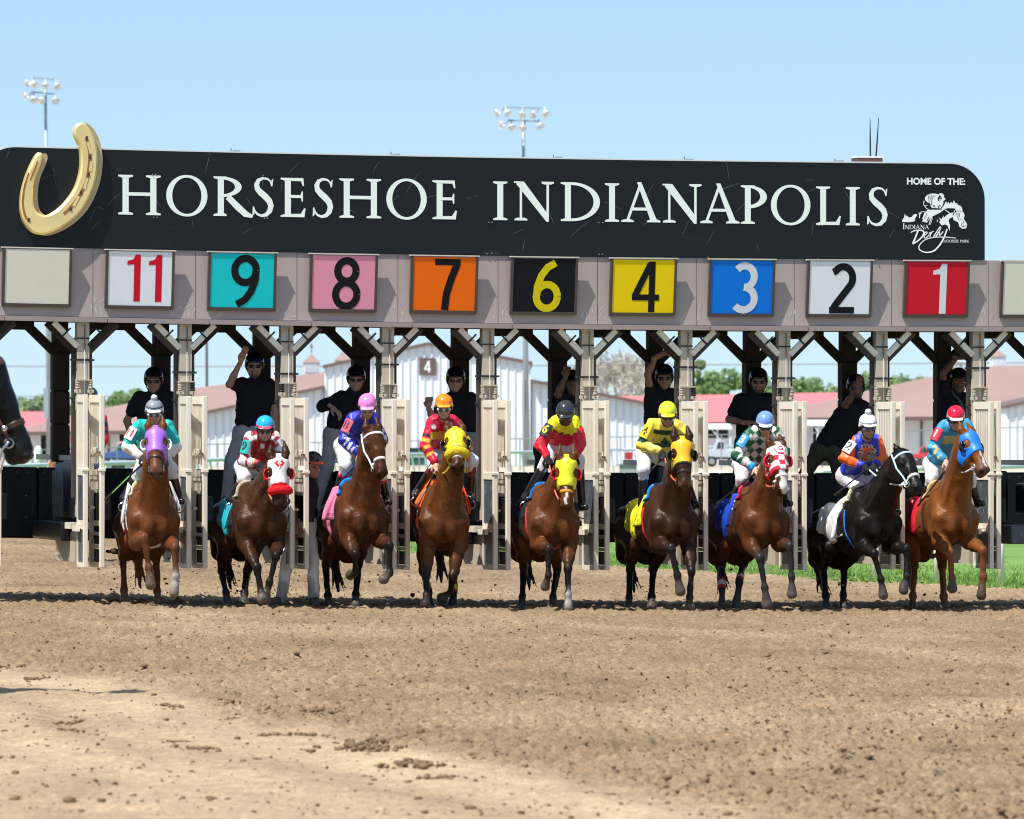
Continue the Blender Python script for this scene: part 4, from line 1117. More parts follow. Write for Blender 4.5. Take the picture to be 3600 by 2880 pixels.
    for p in eyes:
        q = MB(); q.lathe([(0, .020 * s), (.014 * s, .014 * s), (.020 * s, 0), (.014 * s, -.014 * s), (0, -.02 * s)], p, tuple(lt), 10); q.build('eye', M_EYE, root, smooth=True)
    # mane and tail
    if fl:
        mp = []
        rr = np.random.default_rng(c['seed'])
        for i in range(9):
            t = i / 8; b = T(-.25, 0, .47) * (1 - t) + Hd(-.0, 0, -.03) * t
            mp.append(cap(b, b + np.array((rr.normal(.0, .02), .03, -.02)) + lf * rr.normal(.05, .02) * c.get('mane_side', 1) - up0 * .06, .024, .01, 3, .02))
        for i in range(4): mp.append(cap(Hd(-.01, rr.normal(0, .02), -.01), Hd(.07 + rr.uniform(0, .03), rr.normal(0, .022), .035), .018, .007, 3, .015))
        sdf_obj('mane', mp, .011, M_COAT, root, {3: mane}, wrinkle=.006, wscale=40)
    tl = [T(-1.60, 0, .28), T(-1.72, 0, .16), T(-1.76, .02, -.15), T(-1.72, .04, -.5)]
    tp = [cap(tl[i], tl[i + 1], (.035, .05, .055)[i], (.05, .055, .015)[i], 3, .03) for i in range(3)]
    tp += [cap(tl[2], tl[3] + f * x + lf * y, .03, .006, 3, .02) for x, y in ((.05, .08), (-.1, -.05), (-.12, .1))]
    sdf_obj('tail', tp, .016, M_COAT, root, {3: mane}, wrinkle=.01, wscale=40)
    H.head_prims = head; H.body_prims = body + neck[:0]; H.all_body = body; H.inv = inv
    # ---- tack
    def hq(X, Y, Z):
        x, y, z = X - P[0], Y - P[1], Z - P[2]
        return [inv[i, 0] * x + inv[i, 1] * y + inv[i, 2] * z for i in range(3)]
    hood = c.get('hood')
    hb = (np.minimum(P, Mz) - .25, np.maximum(P, Mz) + .25)
    if hood:
        a1 = hood.get('to', .37)
        def cut(X, Y, Z):
            qa, ql, qn = hq(X, Y, Z)
            holes = []
            out = [(qa - a1 - 0.25 * np.abs(qn + .05) * 0 + .35 * np.maximum(-qn - .10, 0) * 0), -(qa + .02), (np.abs(ql) - .2)]
            for sg in (-1, 1):
                out.append(hood.get('eye', .046) - np.sqrt((qa - .185) ** 2 * .8 + (ql - sg * .096) ** 2 + (qn + .030) ** 2))
                out.append(.040 - np.sqrt((qa - .015) ** 2 + (ql - sg * .058) ** 2 + ((qn + .03) * .4) ** 2))
            return out
        def hcol(V, col):
            q = (V - P) @ inv.T
            col = np.tile(np.array(hood['col']), (len(V), 1))
            if 'edge' in hood:
                e = (q[:, 0] > a1 - .022); col[e] = hood['edge']
            if hood.get('check'):
                u = np.floor((q[:, 0] + .02) / .062) + np.floor((q[:, 1] + .155) / .062)
                m = (u % 2 == 0) & (q[:, 0] > .10); col[m] = (.62, .02, .05)
                rr = np.hypot(q[:, 0] - .095, q[:, 1]); front = q[:, 2] > -.09
                col[(rr < .062) & front] = (.62, .02, .05); col[(rr < .052) & front] = (.78, .76, .76)
            if hood.get('diamond'):
                m = (np.abs(q[:, 0] - .105) * .75 + np.abs(q[:, 1]) < .052) & (q[:, 2] > -.09); col[m] = (.62, .03, .04)
            return col
        ho_ = sdf_obj('hood', grow(head, .009), .0085, M_CLOTH, root, None, hcol, cut, bounds=hb)
        for t_, ax_, sz in hood.get('text', []):
            def TT(x, y, ax_=ax_): return Vector(Hd(ax_ - y, x, .056 + .012 * (ax_ < .06)))
            text_mesh(t_, sz, ho_, 'print', mat('print_' + hood['print'], {'white': (.8, .8, .8), 'red': (.4, .01, .03)}[hood['print']], rough=.6), TT, bold=.002)
        cup = hood.get('cup')
        if cup:
            for sg in (-1, 1):
                ce = Hd(.195, sg * .118, -.06)
                pr = [ell(ce, np.array((.056, .034, .058)) * s, Mh, 0, .01)]
                fwd = unit(n * .6 + a * .25)
                def cc(X, Y, Z, ce=ce, sg=sg):
                    x, y, z = X - ce[0], Y - ce[1], Z - ce[2]
                    dn = x * fwd[0] + y * fwd[1] + z * fwd[2]
                    k0 = ((x * a[0] + y * a[1] + z * a[2]) / (.047 * s)) ** 2 + ((x * lt[0] + y * lt[1] + z * lt[2] + sg * .014) / (.032 * s)) ** 2 + ((x * n[0] + y * n[1] + z * n[2] - .022) / (.05 * s)) ** 2
                    return [dn - .016, (1 - np.sqrt(k0)) * .035]
                sdf_obj('blinker_cup', pr, .006, M_GLOSS, root, color=cup, cut=cc)
    roll = c.get('roll')
    if roll:
        rp = []
        for i in range(9):
            an = -80 + 160 * i / 8
            rp.append((Hd(.40, .088 * math.sin(R(an)), -.05 + .075 * math.cos(R(an))), .034 * s))
        sdf_obj('shadow_roll', [cap(rp[i][0], rp[i + 1][0], rp[i][1], rp[i + 1][1], 0, .03) for i in range(8)], .009, FLEECE, root, color=roll, wrinkle=.006, wscale=70)
    def band(nm, a0, a1, colr, off=.008, lim=None):
        def cut(X, Y, Z):
            qa, ql, qn = hq(X, Y, Z)
            return [qa - a1, a0 - qa] + ([lim - qn] if lim else [])
        return sdf_obj(nm, grow(head, off), .0075, M_CLOTH, root, color=colr, cut=cut, bounds=hb)
    nbc = c.get('noseband')
    if nbc: band('noseband', .385, .418, nbc)
    bc = c.get('bridle')
    if bc:
        band('browband', .075, .105, bc, .007, -.12)
        bm = mat('bridle_%s' % c['num'], bc, rough=.5)
        for sg in (-1, 1):
            q = MB(); q.tube([Hd(.02, sg * .10, -.10), Hd(.12, sg * .112, -.10), Hd(.24, sg * .112, -.11), Hd(.36, sg * .085, -.10), Hd(.475, sg * .068, -.10)], .0095 * s, 6); q.build('cheek_strap', bm, root)
    for sg in (-1, 1):
        cbit = Hd(.475, sg * .070, -.105); q = MB()
        q.tube([cbit + (a * math.cos(2 * PI * i / 12) + n * math.sin(2 * PI * i / 12)) * .034 for i in range(13)], .0065, 5); q.build('bit_ring', M_BIT, root)
        setattr(H, 'bit' + ('R' if sg < 0 else 'L'), cbit)
    # saddle cloth, girth
    MxI = np.stack([f, lf, up]) / k
    def bq(X, Y, Z):
        x, y, z = X - O[0], Y - O[1], Z - O[2]
        return [MxI[i, 0] * x + MxI[i, 1] * y + MxI[i, 2] * z for i in range(3)]
    cl = c.get('cloth')
    lo = np.min([T(x, y, z) for x in (-1.7, .1) for y in (-.4, .4) for z in (-.6, .6)], 0); hi = np.max([T(x, y, z) for x in (-1.7, .1) for y in (-.4, .4) for z in (-.6, .6)], 0)
    if cl:
        x0c, x1c, zlow = cl.get('box', (-1.12, -.62, -.02))
        def cut(X, Y, Z):
            qx, qy, qz = bq(X, Y, Z)
            return [x0c + .10 * (qz - .2) - qx, qx - x1c - .25 * (qz - .2), zlow - qz - .05 * (qx + .8)]
        def ccol(V, col):
            q = (V - O) @ MxI.T
            colv = np.tile(np.array(cl['col']), (len(V), 1))
            if 'edge' in cl: colv[(q[:, 0] < x0c + .10 * (q[:, 2] - .2) + .02) | (q[:, 2] < zlow + .02)] = cl['edge']
            return colv
        co = sdf_obj('saddle_cloth', grow(body, .020), .014, M_CLOTH, root, None, ccol, cut, wrinkle=.012, wscale=9, bounds=(lo, hi))
        H.cloth = co
    for (tl_, tr_, br_, bl_), ya, yb in c.get('flaps', []):
        N, M_ = 9, 12; G_ = []
        rr = np.random.default_rng(c['seed'])
        for j in range(M_ + 1):
            v = j / M_
            for i in range(N + 1):
                u = i / N
                qx = (tl_[0] * (1 - u) + tr_[0] * u) * (1 - v) + (bl_[0] * (1 - u) + br_[0] * u) * v; qy = (tl_[1] * (1 - u) + tr_[1] * u) * (1 - v) + (bl_[1] * (1 - u) + br_[1] * u) * v
                qx += 9 * math.sin(PI * v) * (-1 if tl_[0] < 400 else 1) + 5 * math.sin(7 * v + 3 * u) * v
                Yv = Yc + .62 * (ya * (1 - u) + yb * u) + .030 * math.sin(9 * u + 2.5 * v + c['seed']) * (.3 + v) - .05 * v
                G_.append(W(*px((qx, qy)), Yv))
        G_ = np.array(G_); n1 = N + 1
        nf = len(G_); G2 = G_ + np.array((0, .010, 0)); F_ = []
        for j in range(M_):
            for i in range(N): F_ += [(j * n1 + i, j * n1 + i + 1, (j + 1) * n1 + i + 1, (j + 1) * n1 + i), (nf + j * n1 + i, nf + (j + 1) * n1 + i, nf + (j + 1) * n1 + i + 1, nf + j * n1 + i + 1)]
        bd_ = [i for i in range(n1)] + [j * n1 + N for j in range(1, M_ + 1)] + [M_ * n1 + i for i in range(N - 1, -1, -1)] + [j * n1 for j in range(M_ - 1, 0, -1)]
        for a_, b_ in zip(bd_, bd_[1:] + bd_[:1]): F_.append((a_, nf + a_, nf + b_, b_))
        colv = np.tile(np.array(cl['col'], float), (2 * nf, 1))
        if 'num' in cl or cl.get('print'):
            uu = np.tile(np.arange(n1) / N, M_ + 1); vv = np.repeat(np.arange(M_ + 1) / M_, n1)
        fo = link_mesh('cloth_flap', np_mesh('flap', np.concatenate([G_, G2]), np.array(F_), True, colv), M_CLOTH, co)
        if tl_[0] < 400:
            def FT(u, v, lift=.008):
                i, j = np.clip(u * N, 0, N - 1e-4), np.clip(v * M_, 0, M_ - 1e-4); i0, j0 = int(i), int(j); a_, b_ = i - i0, j - j0
                p = G_[j0 * n1 + i0] * (1 - a_) * (1 - b_) + G_[j0 * n1 + i0 + 1] * a_ * (1 - b_) + G_[(j0 + 1) * n1 + i0] * (1 - a_) * b_ + G_[(j0 + 1) * n1 + i0 + 1] * a_ * b_
                return Vector(p + np.array((0, -lift, 0)))
            pm = mat('flap_print_%s' % c['num'], cl.get('num', tuple(np.array(cl['col']) * .35)), rough=.7)
            if 'num' in cl: text_mesh(c['num'], .62, co, 'cloth_number', pm, lambda x, y: FT(.42 + x * 1.0, .38 - y * .72), bold=.012)
            q = MB()
            for k_ in range(3):
                for w_ in range(3 + k_):
                    u0 = .25 + w_ * .13; q.add([FT(u0, .80 + .055 * k_), FT(u0 + .1, .80 + .055 * k_), FT(u0 + .1, .825 + .055 * k_), FT(u0, .825 + .055 * k_)], [(0, 1, 2, 3)])
            tag(q.build('cloth_print', pm, co), kind='stuff')
    def cutp(X, Y, Z):
        qx, qy, qz = bq(X, Y, Z); return [-.56 - qx, qx + .42 - .2 * qz, .35 - qz]
    sdf_obj('saddle_pad', grow(body, .034), .014, M_MATTE, root, color=c.get('pad', (.55, .52, .45)), cut=cutp, bounds=(lo, hi))
    sp = [cap(T(-.42, 0, .47), T(-.74, 0, .47), .05, .06, 0, .05), cap(T(-.45, -.10, .40), T(-.65, -.12, .36), .05, .05, 0, .05), cap(T(-.45, .10, .40), T(-.65, .12, .36), .05, .05, 0, .05)]
    sdf_obj('saddle', sp, .014, mat('saddle_leather', (.02, .016, .014), rough=.35), root)
    gc = c.get('girth', (.02, .02, .022))
    def cutg(X, Y, Z):
        qx, qy, qz = bq(X, Y, Z); return [-.455 - qx + .15 * (qz + .1), qx + .422 - .15 * (qz + .1), qz - .26]
    sdf_obj('girth', grow(body, .012), .012, M_MATTE, root, color=gc, cut=cutg, bounds=(lo, hi))
    bd = c.get('bandage')
    if bd:
        for sd_, colr in bd:
            A, B = (getattr(H, 'hk' + sd_[1]), getattr(H, 'hf' + sd_[1])) if sd_[0] == 'h' else (None, getattr(H, 'fk' + sd_[1]))
            if A is not None: sdf_obj('leg_wrap', [cap(A + (B - A) * .62, A + (B - A) * .9, .047, .047, 0, .01)], .01, M_MATTE, root, None, lambda V, c_, A=A, B=B: np.where((np.abs(((V - A) @ (B - A)) / ((B - A) @ (B - A)) - .76) > .085)[:, None], np.array((.42, .04, .04)), np.array(colr)))
    return H

# ------------------------------------------------------------------ people
def hand(wrist, d, pn, curl=.6, sc=1., spread=.12, thumb=1, left=False):
    """A hand from the wrist along d; pn is the way the palm faces. Returns V, Q."""
    d = unit(d); pn = np.array(pn, float); pn = unit(pn - d * (pn @ d)); t = np.cross(d, pn) * (1 if left else -1)
    Pn = lambda x, y, z: wrist + (d * x + t * y + pn * z) * sc
    pr = [ell(Pn(.055, 0, 0), np.array((.052, .042, .016)) * sc, np.stack([d, t, pn]), 0, .015), cap(wrist - d * .03, Pn(.03, 0, 0), .027 * sc, .027 * sc, 0, .02)]
    for y, L in ((.032, .9), (.011, 1.), (-.011, .94), (-.031, .74)):
        p = Pn(.092, y, 0); ang = 0.
        yd = y * spread * 8
        for i, seg in enumerate((.042, .028, .022)):
            ang += curl * (.8, 1.1, .8)[i]
            dv = unit(d * math.cos(ang) + pn * math.sin(ang) + t * yd * (1 if i == 0 else .6))
            q = p + dv * seg * L * sc; pr.append(cap(p, q, (.0098, .0092, .0085)[i] * sc, (.0092, .0085, .0068)[i] * sc, 0, .006)); p = q
    p = Pn(.025, .036, .006); q = p + unit(d * .75 + t * .55 + pn * (.25 + curl * .3)) * .042 * sc; r = q + unit(d * .9 + t * (.2 - .5 * min(curl, 1.)) + pn * (.2 + curl * .5)) * .036 * sc
    pr += [cap(p, q, .0145 * sc, .012 * sc, 0, .01), cap(q, r, .0115 * sc, .008 * sc, 0, .006)]
    return sdf_mesh(pr, .0052)

SKINS = {'fair': (.50, .29, .21), 'tan': (.40, .22, .145), 'brown': (.20, .105, .066), 'dark': (.09, .045, .03)}
def arms_tags(V, prims):
    X, Y, Z = V[:, 0], V[:, 1], V[:, 2]
    best = np.full(len(V), 9.); ix = np.zeros(len(V), int); tt = np.zeros(len(V))
    for i, p in enumerate(prims):
        d = prim_d(p, X, Y, Z); m = d < best; best[m] = d[m]; ix[m] = i
        if p[0] == 'c':
            ba = p[2] - p[1]; t = np.clip(((V - p[1]) @ ba) / (ba @ ba + 1e-9), 0, 1); tt[m] = t[m]
    return ix, tt
def make_person(name, J, o):
    """J: joints in the world; o: looks. Root Empty with a skin body and clothes as children."""
    sk = np.array(SKINS[o.get('skin', 'tan')])
    c, fd, hu = J['head'], unit(J['face']), None
    hu = np.array(J.get('hup', (0, 0, 1.)), float); hu = unit(hu - fd * (hu @ fd)); hr = np.cross(fd, hu)
    Mh = np.stack([hr, fd, hu]); hs = o.get('hs', 1.)
    Hh = lambda x, y, z: c + (hr * x + fd * y + hu * z) * hs
    sR, sL, pel = J['sR'], J['sL'], J['pel']
    nb = (sR + sL) / 2 + unit(c - (sR + sL) / 2) * .02
    root = empty('person', tuple(pel), o['label'], 'person', o.get('group'))
    hair = np.array(o.get('hair', (.03, .02, .015)))
    sp = [ell(Hh(0, -.005, .01), np.array((.073, .092, .105)) * hs, Mh, 'skin', .02), ell(Hh(0, .028, -.062), np.array((.054, .062, .06)) * hs, Mh, 'skin', .03), cap(Hh(0, .088, .012), Hh(0, .108, -.026), .010 * hs, .016 * hs, 'skin', .015),
          ell(Hh(0, .074, -.064), np.array((.027, .015, .010)) * hs, Mh, 'lip', .008), ell(Hh(0, .068, -.098), np.array((.026, .02, .018)) * hs, Mh, 'chin', .015), cap(Hh(-.03, .082, .028), Hh(.03, .082, .028), .012, .012, 'skin', .015),
          ell(Hh(-.076, -.01, -.015), np.array((.012, .022, .034)) * hs, Mh, 'skin', .008), ell(Hh(.076, -.01, -.015), np.array((.012, .022, .034)) * hs, Mh, 'skin', .008),
          cap(Hh(0, -.015, -.07), nb, .054 * hs, .060, 'skin', .03)]
    arm = {}
    for s in 'RL':
        if 'e' + s not in J: continue
        sh, el, wr = J['s' + s], J['e' + s], J['w' + s]
        sp += [cap(sh, el, .046, .040, 'skin', .02), cap(el, el + (wr - el) * .4, .040, .040, 'skin', .02), cap(el + (wr - el) * .3, wr, .040, .027, 'skin', .02)]
    sp += [cap(nb, pel, .058, .06, 'skin', .02)]
    for s in 'RL':
        if 'k' + s in J:
            hp = pel + (sR - sL if s == 'R' else sL - sR) * .22
            sp += [cap(hp, J['k' + s], .06, .045, 'skin', .02), cap(J['k' + s], J['f' + s], .042, .032, 'skin', .02)]
    pal = {'skin': sk, 'lip': sk * np.array((.75, .5, .48)), 'chin': sk * .9}
    def scol(V, col):
        q = (V - c) / hs @ Mh.T
        b = o.get('beard')
        if b:
            m = (q[:, 1] > .02) & (q[:, 2] < -.045) & (q[:, 2] > -.16) & (np.abs(q[:, 0]) < (.036 if b == 'goatee' else .08)) & ~((np.abs(q[:, 0]) < .024) & (np.abs(q[:, 2] + .066) < .009))
            if b == 'moustache': m = (q[:, 1] > .05) & (np.abs(q[:, 2] + .05) < .011) & (np.abs(q[:, 0]) < .04)
            col[m] = col[m] * .3 + hair * .7
        m = (q[:, 2] > .03) & (np.linalg.norm(q, axis=1) < .2) & ((q[:, 1] < .04) | (q[:, 2] > .07)); col[m] = hair
        m = (np.abs(q[:, 0]) > .06) & (q[:, 2] > -.02) & (q[:, 1] < 0) & (np.linalg.norm(q, axis=1) < .13); col[m] = col[m] * .5 + hair * .5
        # eyes: whites and dark irises, brows
        for sg in (-1, 1):
            e = np.hypot((q[:, 0] - sg * .03) / .016, (q[:, 2] - .004) / .008); m = (e < 1) & (q[:, 1] > .05); col[m] = (.04, .03, .025)
        return col
    extra = []
    glove = {}
    for s in 'RL':
        if 'w' + s not in J: continue
        dv = J.get('hd' + s, J['w' + s] - J['e' + s]); pn = J.get('hp' + s, (0, .3, -1))
        v, q = hand(J['w' + s], dv, pn, J.get('curl' + s, 1.25), o.get('hand', 1.06), J.get('spread' + s, .05), left=(s == 'L'))
        if o.get('gloves'): glove[s] = (v, q)
        else: extra.append((v, q))
    V, Q = sdf_mesh(sp, .0105); V = relax(V, Q, 1, .3)
    col = scol(V, prim_cols(V, sp, pal, .006))
    for v, q in extra:
        Q = np.concatenate([Q, q + len(V)]); V = np.concatenate([V, v]); col = np.concatenate([col, np.tile(sk * 1.02, (len(v), 1))])
    link_mesh('body', np_mesh('body', V, Q, True, col), M_SKIN, root)
    for s, (v, q) in glove.items():
        link_mesh('glove', np_mesh('glove', v, q, True, np.tile(np.array(o['gloves'], float), (len(v), 1))), M_MATTE, root)
    # shirt
    ax = unit(sL - sR); ub = unit(nb - pel); fr = unit(np.cross(ax, ub))
    if fr[1] > 0: fr = -fr
    wd = o.get('chest', 1.)
    pr = [cap(sR + ax * .055 - ub * .03, sL - ax * .055 - ub * .03, .082 * wd, .082 * wd, 'torso', .05), cap(nb - ub * .01, nb + (c - nb) * .34, .074, .064, 'torso', .03)]
    for sg in (-1, 1):
        pr.append(cap(nb + ax * sg * .085 - ub * .12, pel + ax * sg * .075 + ub * .12, .105 * wd, .095 * o.get('waist', 1.), 'torso', .08))
    for s in 'RL':
        if 'e' + s not in J: continue
        sh, el, wr = J['s' + s], J['e' + s], J['w' + s]
        if o.get('sleeve', 'short') == 'long':
            pr += [cap(sh, el, .073, .060, 'ua' + s, .04), cap(el, el + (wr - el) * .86, .060, .043, 'fa' + s, .03)]
        elif o['sleeve'] == 'short':
            pr += [cap(sh, sh + (el - sh) * .62, .072, .066, 'ua' + s, .04)]
        else: pr += [cap(sh, sh + (el - sh) * .2, .075, .07, 'ua' + s, .04)]
    silks = o.get('silks')
    def shcol(V, col):
        ix, t = arms_tags(V, pr); tags = np.array([p[6] for p in pr])[ix]
        mid = (sR + sL) / 2; lat = V[:, 0] - mid[0]; upv = V[:, 2] - mid[2]; dep = mid[1] + .22 - V[:, 1]
        if callable(silks): CORE[0] = np.abs(lat) < .135
        if callable(silks): return silks(V, tags, t, lat, upv, dep)
        return np.tile(np.array(o['shirt'], float), (len(V), 1))
    sdf_obj('shirt', pr, .0115, M_CLOTH if silks else M_MATTE, root, None, shcol, wrinkle=o.get('wr', .014), wscale=13)
    # trousers and boots
    pc = o.get('trousers')
    if pc is not None and 'kR' in J:
        tp = [cap(pel + ax * .07, pel - ax * .07, .115 * o.get('hipw', 1.), .115 * o.get('hipw', 1.), 0, .06)]
        for s, sg in (('R', -1), ('L', 1)):
            hp = pel + ax * sg * .085
            tp.append(cap(hp, J['k' + s], .098, .070, 0, .05))
            if o.get('boots', 'long') == 'shoe': tp.append(cap(J['k' + s], J['f' + s], .068, .060, 0, .04))
            else: tp.append(cap(J['k' + s], J['k' + s] + (J['f' + s] - J['k' + s]) * .22, .066, .056, 0, .03))
        def tcol(V, col):
            b = np.tile(np.array(pc, float), (len(V), 1))
            if o.get('mud'):
                m = np.clip(vnoise(V, 7, 90) * 2.2 + .25, 0, 1)[:, None] * np.clip(1.25 - (V[:, 2:3] + .1) / .7, 0, 1); b = b * (1 - .75 * m) + np.array((.12, .085, .055)) * .75 * m
            return b
        sdf_obj('trousers', tp, .0125, M_MATTE if not silks else M_CLOTH, root, None, tcol, wrinkle=.014, wscale=12)
        for s in 'RL':
            k_, f_ = J['k' + s], J['f' + s]
            ft = J.get('toe' + s, f_ + np.array((0, -.16, -.02)))
            if o.get('boots', 'long') == 'long':
                bp = [cap(k_ + (f_ - k_) * .14, f_, .057, .044, 'boot', .02), cap(f_, ft, .044, .034, 'boot', .03), cap(f_ + np.array((0, .03, -.03)), ft + np.array((0, 0, -.012)), .034, .03, 'boot', .02)]
                bt = o.get('boot_top')
                def bcol(V, col, k_=k_, f_=f_):
                    b = np.tile(np.array((.014, .013, .013)), (len(V), 1)); t = ((V - k_) @ (f_ - k_)) / ((f_ - k_) @ (f_ - k_))
                    if bt is not None:
                        for t0, t1, cc in bt: b[(t > t0) & (t < t1)] = cc
                    return b
                sdf_obj('boot', bp, .0105, M_GLOSS, root, None, bcol)
            else:
                bp = [cap(f_ + (k_ - f_) * .1, f_, .05, .05, 0, .02), cap(f_, ft, .052, .042, 0, .03)]
                sdf_obj('shoe', bp, .0125, M_MATTE, root, color=o.get('shoe', (.02, .018, .017)))
    # helmet or cap
    hm = o.get('helmet')
    if hm is not None:
        hp = [ell(Hh(0, -.008, .056), np.array((.104, .124, .108)) * hs, Mh, 'h', .01)]
        if o.get('brim', True): hp.append(ell(Hh(0, .108, .056), np.array((.085, .048, .011)) * hs, Mh, 'b', .012))
        if o.get('skull', True):
            for sg in (-1, 1): hp.append(cap(Hh(sg * .088, -.02, .02), Hh(sg * .078, -.005, -.045), .022, .014, 'k', .015))
        c0 = c
        def hcut(X, Y, Z):
            x, y, z = X - c0[0], Y - c0[1], Z - c0[2]
            q = hu[0] * x + hu[1] * y + hu[2] * z; g = fd[0] * x + fd[1] * y + fd[2] * z
            return [(.046 * hs - q) - .30 * np.clip(-g + .04, 0, .14) - .075 * np.clip((.055 - np.abs(g + .015)) / .05, 0, 1)]
        cols = o.get('helmet_cols', {})
        def hc(V, col):
            q = (V - c) / hs @ Mh.T
            b = np.tile(np.array(hm, float), (len(V), 1))
            for nm, (z0, z1, cc) in cols.items(): b[(q[:, 2] > z0) & (q[:, 2] < z1)] = cc
            if o.get('seams', True):
                an = np.arctan2(q[:, 0], np.maximum(q[:, 1], -.2) + .02)
                m = (np.abs(np.mod(an + .0, PI / 3) - 0) < .035) & (q[:, 2] > .05); b[m] *= .8
            b[(q[:, 2] < .035 - .30 * np.clip(.04 - q[:, 1], 0, .14))] = (.012, .012, .013)
            return b
        sdf_obj('helmet', hp, .0085, M_GLOSS if o.get('shiny', True) else M_CLOTH, root, None, hc, hcut)
        if o.get('pompom') is not None:
            pv = Hh(0, -.01, .185); sdf_obj('pompom', [ell(pv, np.array((.036, .036, .034)), None, 0, .01)], .008, FLEECE, root, color=o['pompom'], wrinkle=.006, wscale=60)
        q = MB()
        for sg in (-1, 1): q.tube([Hh(sg * .085, .0, .0), Hh(sg * .072, .02, -.06), Hh(sg * .045, .045, -.11), Hh(0, .055, -.128)], .006, 5)
        q.build('chin_strap', M_LEATHER, root)
    gg = o.get('goggles')
    if gg:
        fr_, ln = gg
        big = o.get('goggle_big', True)
        gz = o.get('goggle_up', 0.)
        if big:
            gp = [ell(Hh(0, .052, .004 + gz), np.array((.080, .052, .034)) * hs, Mh, 'f', .01), ell(Hh(-.031, .072, .003 + gz), np.array((.032, .040, .024)) * hs, Mh, 'l', .004), ell(Hh(.031, .072, .003 + gz), np.array((.032, .040, .024)) * hs, Mh, 'l', .004)]
        else:
            gp = [ell(Hh(-.034, .070, .004), np.array((.034, .034, .021)) * hs, Mh, 'l', .004), ell(Hh(.034, .070, .004), np.array((.034, .034, .021)) * hs, Mh, 'l', .004), cap(Hh(-.06, .07, .012), Hh(-.078, -.01, .008), .007, .006, 'f', .005), cap(Hh(.06, .07, .012), Hh(.078, -.01, .008), .007, .006, 'f', .005), cap(Hh(-.02, .095, .01), Hh(.02, .095, .01), .006, .006, 'f', .005)]
        sdf_obj('goggles' if big else 'sunglasses', gp, .0055, mat('lens_gloss', (0, 0, 0), rough=.08, spec=.8, attr=True), root, {'f': fr_, 'l': ln}, sharp=.003)
    ab = o.get('armband')
    if ab:
        txt, bc_, tc_ = ab
        sh, el = J['sR'], J['eR']; u = unit(el - sh); ce = sh + (el - sh) * .46
        nn = np.array(o.get('band_n', (-.62, -.78, .1))); nn = unit(nn - u * (nn @ u)); tt = np.cross(u, nn)
        if tt[0] < 0: tt = -tt
        r = .082
        def AB(x, y, lift=0.):
            an = x / r; return ce - u * y + (nn * math.cos(an) + tt * math.sin(an)) * (r + lift)
        q = MB(); N = 8; hw_, hh_ = .062, .075
        V = []
        for lift in (-.012, .004):
            for j in range(2):
                for i in range(N + 1): V.append(AB(-hw_ + 2 * hw_ * i / N, -hh_ + 2 * hh_ * j, lift))
        n1 = N + 1; Fc = []
        for i in range(N): Fc += [(2 * n1 + i, 2 * n1 + i + 1, 3 * n1 + i + 1, 3 * n1 + i), (i, i + 1, n1 + i + 1, n1 + i), (i, i + 1, 2 * n1 + i + 1, 2 * n1 + i), (n1 + i, n1 + i + 1, 3 * n1 + i + 1, 3 * n1 + i)]
        Fc += [(0, n1, 3 * n1, 2 * n1), (N, n1 + N, 3 * n1 + N, 2 * n1 + N)]
        q.add(V, Fc); bo = q.build('number_band', mat('band_' + txt, bc_, rough=.55), root)
        text_mesh(txt, .135 if len(txt) == 1 else .115, bo, 'band_number', mat('bandnum_' + txt, tc_, rough=.6), lambda x, y: Vector(AB(x, y, .0075)), bold=.003)
    return root, J
